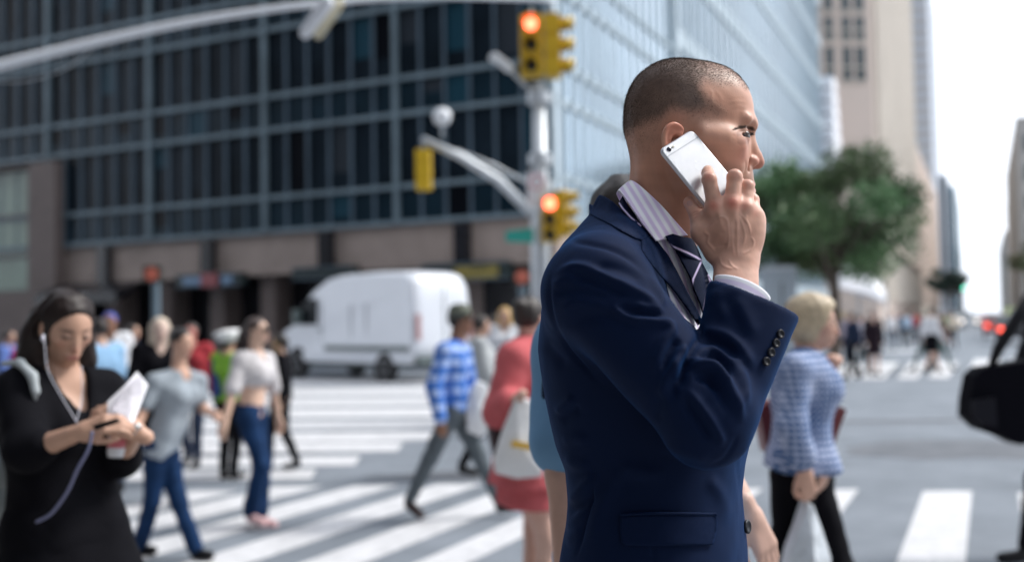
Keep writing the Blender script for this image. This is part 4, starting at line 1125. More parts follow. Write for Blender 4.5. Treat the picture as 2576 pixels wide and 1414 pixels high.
def build_man_hair(V, F, body):
    rs = np.random.RandomState(4)
    N = normals(V, F)
    x, t, z = (V[:, 0] - HO[0]) * 1e3, (MY - V[:, 1]) * 1e3, (V[:, 2] - HO[2]) * 1e3
    m_, tk = hair_mask(V, x, t, z)
    # brow hairs too
    px, py = proj(V); zx, zy = (px * 1.0186 - 1560) * 2.8275, (py * 1.0186 - 120) * 2.8275
    fc = F[:, 0]
    dens = m_[fc]
    vf = V[fc]; n = N[fc]
    k = np.repeat(np.arange(len(fc)), 3)
    keep = rs.rand(len(k)) < dens[k] * .85
    k = k[keep]
    u, v = rs.rand(len(k)), rs.rand(len(k))
    A, B, D = V[F[k, 0]], V[F[k, 1]], V[F[k, 3]]
    p = A + (B - A) * u[:, None] + (D - A) * v[:, None]
    nn = N[F[k, 0]]
    # growth direction: away from the crown, forward on top, down on the sides
    crown = H(-40, 0, 105)
    g = p - crown; g = g - nn * (g * nn).sum(1)[:, None]; g /= np.maximum(np.linalg.norm(g, axis=1), 1e-6)[:, None]
    d = nn * .55 + g * .75 + rs.normal(size=p.shape) * .22
    d /= np.linalg.norm(d, axis=1)[:, None]
    L = (.0024 + .0030 * rs.rand(len(p))) * (.35 + .65 * m_[F[k, 0]])
    sdv = np.cross(d, rs.normal(size=p.shape)); sdv /= np.linalg.norm(sdv, axis=1)[:, None]
    wd = .00019
    T = np.empty((len(p), 3, 3)); T[:, 0] = p - sdv * wd - nn * .0003; T[:, 1] = p + sdv * wd - nn * .0003; T[:, 2] = p + d * L[:, None]
    return mesh_np('hair', T.reshape(-1, 3), np.arange(3 * len(p)).reshape(-1, 3), smooth=False)

M_skin = mat('skin', SKIN_B, rough=.46, vcol=True, sss=.12, bump=.22, bscale=520, bdist=.0006, spec=.42)
M_hairb = mat('hair_brown', (.095, .068, .056), rough=.7, spec=.2)
# ------------------------------------------------------------------ his suit
SHO = W(1502, 728, 1.350)
ELB = W(1796, 1078, 1.278)
CUF = W(1893, 762, 1.345)
PSI = R(22)                         # his chest is turned this far towards the camera
FWD = np.array([math.cos(PSI), -math.sin(PSI), 0]); SID = np.array([-math.sin(PSI), -math.cos(PSI), 0])   # SID: to his right, towards the camera
def zpx(py, Y=1.53): return W(1640, py, Y)[2]
# rows: pixel row, back x, front x, half width
ROWS = [(500, 1522, 1640, .055), (540, 1497, 1690, .085), (580, 1458, 1715, .125), (620, 1416, 1735, .160), (690, 1374, 1765, .190), (780, 1354, 1790, .198),
        (870, 1356, 1835, .190), (960, 1374, 1872, .182), (1050, 1393, 1886, .175), (1110, 1406, 1880, .170), (1170, 1424, 1874, .168), (1240, 1428, 1873, .172),
        (1300, 1424, 1878, .178), (1414, 1402, 1885, .190), (1600, 1395, 1900, .200), (1750, 1400, 1910, .205)]
_rz = np.array([zpx(r[0]) for r in ROWS])[::-1]
_rb = np.array([W(r[1] - 11, r[0], 1.53)[0] for r in ROWS])[::-1]
_rf = np.array([W(r[2] + (4 if r[0] < 800 else 22), r[0], 1.50)[0] for r in ROWS])[::-1]
_rw = np.array([r[3] for r in ROWS])[::-1]
def TC(z):
    """torso centre, half depth and half width at height z"""
    b, f, w_ = np.interp(z, _rz, _rb), np.interp(z, _rz, _rf), np.interp(z, _rz, _rw)
    # silhouette extent of a turned ellipse as seen from the camera -> its own half depth
    e = (f - b) / 2; ang = PSI + .16
    a = np.sqrt(np.maximum(e * e - (w_ * math.sin(ang))**2, .0025)) / math.cos(ang)
    return (b + f) / 2, a, w_
def torso_sdf(fd, grow=0.0):
    z = fd.Z
    cx_, a, b = TC(z); cx_, a, b = [q.astype(np.float32) for q in (cx_, a + grow, b + grow)]
    dx, dy = fd.X - cx_, fd.Y - np.float32(1.53)
    u = dx * np.float32(FWD[0]) + dy * np.float32(FWD[1]); v = dx * np.float32(SID[0]) + dy * np.float32(SID[1])
    q = (np.abs(u / a)**2.3 + np.abs(v / b)**2.3)**np.float32(1 / 2.3)
    return (q - 1) * np.minimum(a, b) * .9
FOLDS = [  # (points in view 3, half width px, height mm): positive stands proud
 ([(150,625),(230,575),(330,552),(450,588),(560,645),(680,700),(790,760),(870,830),(915,872)], 11, 5.5),
 ([(250,610),(400,640),(560,700),(680,770)], 12, -4.5),
 ([(560,825),(600,862),(680,905),(760,925),(880,932),(960,958),(1015,995)], 11, 6.5),
 ([(600,815),(700,870),(840,890),(950,920)], 12, -5),
 ([(715,800),(790,842),(880,866),(930,905)], 9, 4),
 ([(820,615),(870,690),(905,760),(922,840)], 9, 4.5),
 ([(150,700),(230,640),(330,620)], 12, 3.5), ([(140,760),(260,720),(420,740),(560,790)], 14, -3.5),
 ([(160,880),(300,800),(450,800),(560,835)], 14, 3), ([(240,980),(420,900),(600,905),(740,955)], 16, -3),
 ([(860,1290),(885,1180),(930,1080),(980,1015),(1020,1000)], 12, 6), ([(925,1300),(945,1200),(990,1110),(1040,1060)], 12, -6),
 ([(1005,1330),(1010,1230),(1050,1150),(1085,1100)], 10, 5.5), ([(1040,1400),(1060,1310),(1085,1240),(1110,1180)], 10, -8),
 ([(1165,960),(1180,1040),(1130,1130),(1100,1200),(1080,1290)], 10, -9),
 ([(1120,1260),(1190,1225),(1270,1270),(1340,1350),(1390,1440)], 10, 6), ([(1110,1300),(1180,1275),(1250,1330),(1310,1420)], 9, -6),
 ([(1160,1145),(1250,1135),(1340,1180),(1420,1290),(1470,1400)], 12, 6), ([(1150,1190),(1240,1180),(1330,1230),(1400,1330)], 10, -6),
 ([(1185,1030),(1280,1010),(1400,1060),(1500,1180),(1540,1280)], 15, 5), ([(1180,1085),(1270,1075),(1370,1110),(1450,1200)], 12, -4.5),
 ([(1290,700),(1330,820),(1390,940)], 20, 3), ([(1420,760),(1480,900),(1560,1060)], 22, 3), ([(1350,760),(1420,900),(1500,1060)], 16, -3),
 ([(1080,560),(1130,700),(1170,830),(1190,900)], 14, -3), ([(420,560),(560,560),(700,610),(800,690)], 14, -3.5),
 ([(140,600),(128,760),(150,900),(200,1020),(270,1140),(380,1260),(520,1400)], 5, -4.5),   # armhole and back sleeve seam
 ([(215,330),(300,375),(400,395),(520,420),(640,470),(740,540),(830,640)], 7, -3),
 ([(60,900),(110,960),(190,1040)], 14, 3.5), ([(90,1100),(160,1160),(260,1260)], 14, -3.5),
]
FOLDS4 = [
 ([(170,420),(230,360),(300,300)], 13, 4.5), ([(200,470),(260,410),(340,360)], 13, -4.5), ([(210,600),(290,580),(400,600)], 13, 3.5),
 ([(220,700),(300,760),(400,760)], 14, 4), ([(235,1010),(300,960),(380,890),(460,820)], 15, 5.5), ([(225,1060),(320,1040),(430,960)], 14, -5),
 ([(215,1180),(290,1130),(360,1060)], 13, 4.5), ([(220,1280),(280,1220),(330,1180)], 13, 3.5), ([(380,1300),(450,1100),(540,900),(600,780)], 18, 3.5),
 ([(430,740),(415,900),(385,1080),(350,1200),(300,1400)], 5, -4),                                  # side seam and vent
 ([(1040,250),(1120,340),(1200,450),(1260,560),(1290,640)], 10, 6), ([(1020,310),(1090,420),(1160,520),(1200,600)], 10, -5.5),
 ([(880,330),(900,220),(940,120),(1000,40)], 12, 6), ([(950,330),(960,240),(1010,150),(1040,60)], 11, -6),
 ([(840,480),(860,350),(880,260)], 14, -3.5), ([(1080,130),(1180,110),(1280,180),(1380,330),(1420,480)], 12, 6), ([(1090,190),(1180,190),(1260,270),(1340,420)], 10, -6),
 ([(1340,20),(1400,110),(1440,240),(1440,380)], 12, 4.5), ([(860,620),(980,660),(1100,690),(1200,720)], 16, 3), ([(1200,760),(1290,730),(1350,650),(1390,560)], 6, -2),
 ([(1180,860),(1240,900),(1300,1000),(1310,1160)], 16, 3), ([(600,760),(700,800),(900,830)], 18, 3), ([(820,1300),(820,1410)], 4, -3),
 ([(1380,700),(1400,860),(1430,1000),(1448,1130)], 6, -3),
]
VLINE = [(300,-160),(440,20),(490,62),(560,108),(620,152),(700,214),(775,272),(868,372),(966,472),(1048,602),(1124,742),(1176,836),(1215,925),(1330,1000),(2000,1010)]
def vneck(fd, Y=1.392):
    """positive above/in front of the jacket's neckline and lapel edge"""
    X = fd.X[:, 0, 0].astype(float); Z = fd.Z[0, 0, :].astype(float)
    P = np.array([W(*p3(a, b), Y)[[0, 2]] for a, b in VLINE])
    gx, gz = np.meshgrid(X, Z, indexing='ij')
    d, _ = polydist(gx, gz, [tuple(p) for p in P])
    zz = np.interp(gx, P[:, 0], P[:, 1])
    return np.where(gz > zz, d, -d).astype(np.float32)[:, None, :]
def build_suit():
    lo = np.array([W(1340, 800, 1.60)[0] - .06, 1.12, .93]); hi = np.array([W(2030, 800, 1.30)[0] + .05, 1.76, zpx(480)])
    fd = Field(lo, hi, .0037)
    fd.F = torso_sdf(fd)
    # shoulders and the raised right sleeve
    c0 = W(1560, 620, 1.47)
    fd.add(fd.cone(c0 + np.array([-.012, 0, -.030]), SHO + np.array([.008, .012, -.002]), .050, .066), .05)
    lc = c0 + np.array([.0, .12, -.045]); fd.add(fd.cone(lc, lc + np.array([.0, .11, -.02]), .045, .058), .05)
    LS = lc + np.array([.0, .11, -.03]); LE = LS + np.array([.03, .03, -.30])
    fd.add(fd.cone(LS, LE, .066, .056), .03); fd.add(fd.cone(LE, LE + np.array([.09, -.02, -.22]), .056, .046), .02)
    ch = Field.__new__(Field)
    body = fd.F.copy()
    fd.F = np.full(fd.n, 9.0, dtype=np.float32)
    fd.add(fd.cone(SHO, ELB + np.array([-.012, 0, .018]), .070, .056), 0)
    ax = norm(CUF - ELB); fl = (np.array([0, 1, 0]), .80)
    fd.add(fd.cone(ELB, CUF, .046, .0640, fl), .018)
    fd.add(fd.cone(ELB + np.array([-.015, 0, -.002]), ELB + np.array([.008, .0, .03]), .046, .044), .02)
    cpos = CUF + ax * .004
    # cut the sleeve's mouth along the slanted cuff edge and hollow it
    e0, e1 = W(1788, 706, 1.345), W(2006, 798, 1.345)
    ed = norm(e1 - e0); nrm = norm(np.cross(ed, np.array([0, 1, 0])));
    if nrm[2] < 0: nrm = -nrm
    fd.clip(fd.plane((e0 + e1) / 2, nrm), .004)
    fd.sub(fd.cone(CUF - ax * .03, CUF + ax * .1, .049, .054, fl), .003)
    arm = fd.F
    body = -smin(-body, -vneck(fd), .003)
    fd.F = smin(body, arm, .016)
    # keep the mouth hollow of the chest too
    V, F = fd.mesh(); V = relax(V, F, 3, .5)
    N = normals(V, F)
    px, py = proj(V)
    view = V - np.array([0, 0, CAMZ]); view /= np.linalg.norm(view, axis=1)[:, None]
    face = np.clip(-(view * N).sum(1) * 1.6, 0, 1)
    disp = np.zeros(len(V))
    def taper(p): return np.clip(np.minimum(p, 1 - p) * 5, 0, 1)
    for lst, cv in ((FOLDS, p3), (FOLDS4, p4)):
        for pts, wdt, amp in lst:
            cp_ = [cv(a, b) for a, b in pts]
            sm = [tuple(q) for q in catmull(cp_, len(cp_) * 4)]
            d, par = polydist(px, py, sm)
            disp += 1.2 * amp * mm * np.exp(-(d / wdt)**2) * taper(par)
    disp *= face
    disp += .0014 * fbm(V, 16, 2, 2) * (V[:, 2] < 1.75) + .0006 * fbm(V, 60, 6, 2) + .00025 * fbm(V, 190, 16, 2)
    # far side gets its own soft folds
    disp += (1 - face) * .003 * fbm(V, 22, 7, 2)
    V = V + N * disp[:, None]
    V = relax(V, F, 1, .35)
    me = mesh_np('suit_jacket', V, F)
    return link('suit_jacket', me, M_suit, man), V, F

M_suit = mat('navy_wool', (.0019, .0084, .035), rough=.78, sheen=.14, sheen_tint=(.0, .28, 1.0), noise=.14, nscale=1100, bump=.4, bscale=1500, bdist=.0005, spec=.12)

def ray_patch(bvh, poly, step=5.0, off=.003, smooth_edge=None):
    """points inside a pixel polygon laid on the surface seen there"""
    poly = [tuple(p) for p in poly]
    xs = [p[0] for p in poly]; ys = [p[1] for p in poly]
    pts = []
    bnd = []
    for i in range(len(poly)):
        a, b = np.array(poly[i]), np.array(poly[(i + 1) % len(poly)]); n = max(1, int(np.linalg.norm(b - a) / step))
        for k in range(n): bnd.append(tuple(a + (b - a) * k / n))
    nb = len(bnd)
    gx, gy = np.meshgrid(np.arange(min(xs), max(xs), step), np.arange(min(ys), max(ys), step)); gx = gx.ravel(); gy = gy.ravel()
    ins = np.zeros(len(gx), bool)
    for i in range(len(poly)):
        x0, y0 = poly[i]; x1, y1 = poly[(i + 1) % len(poly)]
        ins ^= ((y0 > gy) != (y1 > gy)) & (gx < (x1 - x0) * (gy - y0) / (y1 - y0 + 1e-9) + x0)
    d, _ = polydist(gx, gy, bnd + [bnd[0]])
    ok = ins & (d > step * .55)
    allp = bnd + list(zip(gx[ok], gy[ok]))
    v2, e2, f2, *_ = delaunay_2d_cdt([Vector(p) for p in allp], [(i, (i + 1) % nb) for i in range(nb)], [], 1, 1e-5)
    return [tuple(v) for v in v2], [tuple(f) for f in f2], nb
def cast(bvh, px, py):
    o = Vector((0, 0, CAMZ)); d = Vector(tuple(W(px, py, 1.0))) - o
    hit, n, i, dist = bvh.ray_cast(o, d.normalized())
    return hit, n
def patch(name, poly, bvh, off, thick, m, parent, step=5.0, bulge=0.0, offf=None, depth=None, sm=True):
    """cloth piece with real thickness lying on the body at the pixel outline"""
    v2, f2, nb = ray_patch(bvh, poly, step)
    P = []; lastY = None
    Ys = []
    for (x, y) in v2:
        h, n = cast(bvh, x, y); Ys.append(h.y if h is not None else None)
    known = [(v2[i], Ys[i]) for i in range(len(v2)) if Ys[i] is not None]
    kx = np.array([k[0][0] for k in known]); ky = np.array([k[0][1] for k in known]); kz = np.array([k[1] for k in known])
    for i, (x, y) in enumerate(v2):
        d2 = (kx - x)**2 + (ky - y)**2
        j = np.argsort(d2)[:10]; wg = np.exp(-d2[j] / (2 * (step * 1.6)**2)) + 1e-9
        yy = (kz[j] * wg).sum() / wg.sum()
        o_ = off if offf is None else off + offf(x, y)
        P.append(W(x, y, yy - o_))
    P = np.array(P)
    back = P + np.array([0, thick, 0])
    n = len(P); faces = []
    for f in f2:
        a, b, c = f[:3]
        nr = np.cross(P[b] - P[a], P[c] - P[a])
        f_ = f if nr[1] < 0 else f[::-1]
        faces.append(tuple(f_)); faces.append(tuple(q + n for q in f_[::-1]))
    # rim
    cnt = {}
    for f in faces[::2]:
        for i in range(len(f)): cnt[(f[i], f[(i + 1) % len(f)])] = 1
    for (a, b) in list(cnt):
        if (b, a) not in cnt: faces.append((b, a, a + n, b + n))
    me = mesh_mixed(name, np.concatenate([P, back]), faces, sm)
    return link(name, me, m, parent)
def sheet(name, A, B, m, parent, nu=40, nv=8, thick=.0015, bulge=0.0, mid=None):
    """ruled cloth between two curves with real thickness"""
    a, b = catmull(A, nu), catmull(B, nu); c = catmull(mid, nu) if mid else None
    V = []
    for i in range(nu):
        for j in range(nv):
            t = j / (nv - 1)
            if c is not None: p = a[i] * (1-t)**2 + 2 * t * (1-t) * (2 * c[i] - .5 * (a[i] + b[i])) + b[i] * t * t
            else: p = a[i] * (1 - t) + b[i] * t
            V.append(p)
    V = np.array(V).reshape(nu, nv, 3)
    du = np.gradient(V, axis=0); dv = np.gradient(V, axis=1); N = np.cross(du, dv); N /= np.maximum(np.linalg.norm(N, axis=2), 1e-9)[..., None]
    V2 = V + N * thick
    F = []
    ix = lambda i, j: i * nv + j
    n = nu * nv
    for i in range(nu - 1):
        for j in range(nv - 1):
            q = (ix(i,j), ix(i+1,j), ix(i+1,j+1), ix(i,j+1)); F.append(tuple(k + n for k in q)); F.append(q[::-1])
    for i in range(nu - 1):
        F.append((ix(i,0), ix(i+1,0), ix(i+1,0)+n, ix(i,0)+n)); F.append((ix(i+1,nv-1), ix(i,nv-1), ix(i,nv-1)+n, ix(i+1,nv-1)+n))
    for j in range(nv - 1):
        F.append((ix(0,j+1), ix(0,j), ix(0,j)+n, ix(0,j+1)+n)); F.append((ix(nu-1,j), ix(nu-1,j+1), ix(nu-1,j+1)+n, ix(nu-1,j)+n))
    me = mesh_mixed(name, np.concatenate([V.reshape(-1,3), V2.reshape(-1,3)]), F, True)
    uv = me.uv_layers.new(name='UVMap')
    U = np.array([(i/(nu-1), j/(nv-1)) for i in range(nu) for j in range(nv)] * 2)
    vi = np.empty(len(me.loops), dtype=np.int32); me.loops.foreach_get('vertex_index', vi)
    uv.data.foreach_set('uv', U[vi].ravel())
    return link(name, me, m, parent)

def build_shirt():
    fd = Field((W(1440, 800, 1.6)[0], 1.28, zpx(1150)), (W(1850, 800, 1.3)[0], 1.78, zpx(540)), .0045)
    fd.F = torso_sdf(fd, -.011)
    P = H(-22, 0, -160)
    fd.add(fd.cone(P + np.array([-.01,0,0]), P + np.array([.0, 0, -.10]), .056, .07), .05)
    # the shirt rises to the collar band only
    a, b = z1(120, 1040), z1(600, 1400); d = norm(b - a); n = norm(np.cross(d, [0, 1, 0]));
    if n[2] < 0: n = -n
    fd.clip(fd.plane(a, n), .006)
    V, F = fd.mesh(); V = relax(V, F, 1, .5)
    V = V + normals(V, F) * (.0012 * fbm(V, 55, 13, 2))[:, None]
    return link('shirt', mesh_np('shirt', V, F), M_shirt, man), V, F
# ------------------------------------------------------------------ shirt, tie, lapels, buttons, phone
M_vcloth = mat('shirt_cotton', (.8, .8, .85), rough=.8, vcol=True, bump=.15, bscale=900, bdist=.0003)
M_shirt = mat('striped_shirt', (.8, .8, .88), rough=.8, bump=.15, bscale=900, bdist=.0003)
def stripe_nodes(m, axis, freq, c1, c2):
    n = m.node_tree; L = n.links.new; b = n.nodes['Principled BSDF']
    tc = n.nodes.new('ShaderNodeTexCoord'); dt = n.nodes.new('ShaderNodeVectorMath'); dt.operation = 'DOT_PRODUCT'
    L(tc.outputs['Object'], dt.inputs[0]); dt.inputs[1].default_value = tuple(float(q) * freq * 2 * PI for q in axis)
    sn = n.nodes.new('ShaderNodeMath'); sn.operation = 'SINE'; L(dt.outputs['Value'], sn.inputs[0])
    cr = n.nodes.new('ShaderNodeValToRGB'); L(sn.outputs[0], cr.inputs[0])
    cr.color_ramp.elements[0].position = .1; cr.color_ramp.elements[0].color = (*c1, 1); cr.color_ramp.elements[1].position = .4; cr.color_ramp.elements[1].color = (*c2, 1)
    L(cr.outputs[0], b.inputs['Base Color'])
stripe_nodes(M_shirt, SID, 105, (.90, .91, .98), (.70, .60, .84))
M_tie = mat('tie_silk', (.01, .02, .07), rough=.6, spec=.06, vcol=True, bump=.2, bscale=1600, bdist=.0003)
M_button = mat('button_horn', (.008, .009, .014), rough=.4, spec=.3)
M_alu = mat('phone_aluminium', (.60, .62, .66), rough=.38, metal=.55, noise=.02, nscale=40)
M_alu2 = mat('phone_band', (.36, .39, .44), rough=.5)
M_lens = mat('lens_glass', (.01, .012, .03), rough=.08, coat=.5)
M_trouser = mat('navy_wool_trousers', (.0045, .0165, .072), rough=.75, spec=.1)
M_shoe = mat('black_leather', (.012, .01, .01), rough=.3)
WHT, LIL = np.array([.90, .91, .98]), np.array([.70, .60, .84])
NVY = np.array([.002, .007, .030])
def stripes(me, f, base=WHT, other=LIL, sharp=6.0):
    V = np.empty(len(me.vertices) * 3, dtype=np.float32); me.vertices.foreach_get('co', V); V = V.reshape(-1, 3)
    px, py = proj(V); k = 1 / (1 + np.exp(-sharp * np.sin(2 * PI * f(px, py, V))))
    set_col(me, base * (1 - k[:, None]) + other * k[:, None])
def build_details(jk, JV, JF, SV, SF):
    sbvh = BVHTree.FromPolygons([tuple(v) for v in SV], [tuple(f) for f in SF])
    AV, AF = join_np([(JV, JF), (SV, SF)])
    bvh = BVHTree.FromPolygons([tuple(v) for v in AV], [tuple(f) for f in AF])
    q3 = lambda L: [p3(*p) for p in L]; q4 = lambda L: [p4(*p) for p in L]
    # jacket lapel and collar
    lap_o = [(772,368),(772,440),(812,505),(890,600),(990,712),(1075,825),(1130,905),(1165,962)]
    lap_i = [(1200,940),(1150,832),(1100,742),(1030,602),(960,475),(882,374),(852,340),(812,352)]
    patch('lapel', q3(lap_o + lap_i), bvh, .0085, .003, M_suit, man, 4.0)
    patch('pocket_flap', q4([(604,1108),(760,1100),(1000,1100),(1246,1104),(1256,1150),(1246,1220),(1224,1296),(1000,1302),(760,1304),(640,1300),(610,1280),(600,1200)]), bvh, .0052, .002, M_suit, man, 5.0)
    patch('pocket_welt', q4([(600,1088),(760,1082),(1000,1080),(1244,1084),(1252,1102),(1000,1096),(760,1097),(602,1104)]), bvh, .0065, .003, M_suit, man, 4.0)
    T = lambda L: [z1(a, b, t) for a, b, t in L]
    mirror = lambda L: [np.array([z1(a, b, 0)[0], MY + t * mm, z1(a, b, 0)[2]]) for a, b, t in L]
    # shirt collar: one band round the neck, both leaves
    A = [(574,1366,46),(482,1262,61),(382,1150,66),(282,1055,63),(205,990,50),(160,968,24)]
    B = [(345,1408,82),(262,1305,88),(185,1190,86),(118,1092,66),(78,1047,42),(66,1042,14)]
    M_ = [(455,1387,66),(372,1285,76),(282,1170,72),(200,1072,66),(140,1012,48),(112,1000,18)]
    far = lambda L: mirror([(a, b, t) for a, b, t in L])
    c = sheet('shirt_collar', far(A) + T(A)[::-1], far(B) + T(B)[::-1], M_vcloth, man, 120, 40, .0022, mid=far(M_) + T(M_)[::-1])
    stripes(c.data, lambda x, y, V: ((x * 1.0186 - 1560) * 2.8275 - ((y * 1.0186 - 120) * 2.8275 - 1000) * .62) / 62)
    # collar band standing under the leaves
    A2 = [(590,1372,26),(500,1290,46),(400,1180,54),(300,1090,54),(220,1015,42),(172,985,18)]
    B2 = [(560,1440,30),(440,1400,60),(330,1320,66),(240,1200,66),(160,1100,54),(130,1070,20)]
    c2 = sheet('collar_band', far(A2) + T(A2)[::-1], far(B2) + T(B2)[::-1], M_vcloth, man, 80, 12, .002)
    stripes(c2.data, lambda x, y, V: (x * .8 - y * .5) / 19)
    # jacket collar: rises behind the neck and rolls over
    patch('jacket_collar', q3([(480,52),(520,66),(572,100),(620,146),(700,208),(775,266),(845,338),(812,352),(776,372),(735,360),(640,312),(540,252),(460,212),(412,190),(424,150),(445,105),(462,72)]), bvh, .0085, .005, M_suit, man, 4.0)
    q = lambda x, y, t: W(*p3(x, y), MY - t * mm)
    # tie: band under the collar leaf, knot and blade
    TB = [(770,268,88),(700,215,84),(640,150,74),(612,110,60)]; TC_ = [(780,270,72),(720,180,66),(670,110,58),(640,60,46)]
    tb = sheet('tie_band', [q(*p) for p in TB], [q(*p) for p in TC_], M_tie, man, 40, 14, .002)
    px_lines = [[(612,112),(640,152),(700,216),(770,268)]]
    def tiecol(me, lines, wpx=1.6):
        V = np.empty(len(me.vertices) * 3, dtype=np.float32); me.vertices.foreach_get('co', V); V = V.reshape(-1, 3); px, py = proj(V)
        k = np.zeros(len(V))
        for l in lines:
            d, _ = polydist(px, py, q3(l)); k = np.maximum(k, np.clip(1.6 - d / wpx, 0, 1))
        set_col(me, NVY * 1.0 * (1 - k[:, None]) + np.array([.60, .52, .78]) * k[:, None])
    tiecol(tb.data, px_lines, 2.4)
    kn = patch('tie_knot', q3([(940,340),(990,325),(1060,345),(1128,358),(1165,430),(1198,512),(1150,506),(1080,480),(1010,432),(985,410)]), sbvh, .017, .012, M_tie, man, 1.5,
               offf=lambda x, y: .006 * math.exp(-((x - 1725)**2 + (y - 610)**2) / 900))
    tiecol(kn.data, [[(935,370),(985,412),(1090,455),(1150,485),(1198,515)]], 2.0)
    bl = patch('tie_blade', q3([(1012,440),(1080,478),(1150,502),(1192,518),(1230,590),(1264,655),(1244,745),(1222,835),(1208,900),(1182,810),(1140,715),(1118,640),(1085,575),(1045,500)]), sbvh, .015, .008, M_tie, man, 1.5)
    tiecol(bl.data, [[(1186,522),(1155,590),(1132,640),(1122,690)], [(1238,610),(1252,655),(1226,750),(1205,860)]], 2.0)
    # shirt cuff
    ax = norm(CUF - ELB); e0, e1 = W(1801, 688, 1.350), W(1938, 749, 1.350); c0 = (e0 + e1) / 2; hl = np.linalg.norm(e1 - e0) / 2
    ed = norm(e1 - e0); yv = np.array([0, 1, 0]); V = []; F = []; n, m_ = 72, 22
    for side, rr in ((0, 0.0), (1, -.0022)):
        for j in range(m_):
            tj = j / (m_ - 1)
            cc = c0 - ax * (.055 * tj) - ed * .004 * tj
            for i in range(n):
                a = 2 * PI * i / n
                lift = .004 * math.cos(a)**2 * (1 - tj)
                V.append(cc + ed * (hl * (1 - .30 * tj) + rr) * math.cos(a) + yv * (.030 + rr) * (1 - .1 * tj) * math.sin(a) + ax * (.006 * math.sin(a) * -1 - lift))
    off = n * m_
    for j in range(m_ - 1):
        for i in range(n):
            a, b, c_, d = j*n+i, j*n+(i+1)%n, (j+1)*n+(i+1)%n, (j+1)*n+i
            F.append((a, b, c_, d)); F.append((d+off, c_+off, b+off, a+off))
    for i in range(n): F.append((i+off, (i+1)%n+off, (i+1)%n, i))
    me = mesh_mixed('shirt_cuff', V, F, True)
    k = np.array([np.interp(j/(m_-1), [0, .10, .14, .24, .28, .5, .55, .62, .66, 1], [0, 0, .8, .8, 0, 0, .8, .8, 0, 0]) for s in (0, 1) for j in range(m_) for i in range(n)])
    set_col(me, WHT * (1 - k[:, None]) + LIL * k[:, None]); link('shirt_cuff', me, M_vcloth, man)
    # sleeve buttons and the front button
    for (bx, by) in ((1732,1022),(1702,1086),(1668,1150),(1634,1214)):
        h, nrm = cast(bvh, *p3(bx, by))
        if h is None: h = Vector(W(*p3(bx, by), 1.29)); nrm = Vector((0, -1, 0))
        nrm = (nrm + Vector((.25, -.6, .1))).normalized()
        b = MB(); b.lathe([(.0001,.0030),(.0030,.0030),(.0036,.0040),(.0050,.0044),(.0058,.0036),(.0060,.0020),(.0055,.0008),(.0001,.0008)][::-1], h, nrm, 20).build('button', M_button, man, True)
    h, nrm = cast(bvh, *p4(1436, 1175))
    if h is None: h = Vector(W(*p4(1440, 1175), 1.46))
    MB().lathe([(.0001,.002),(.009,.002),(.0105,.0035),(.0105,.006),(.008,.0072),(.006,.0058),(.0001,.0055)], h, (.80, -.6, .1), 24).build('button', M_button, man, True)

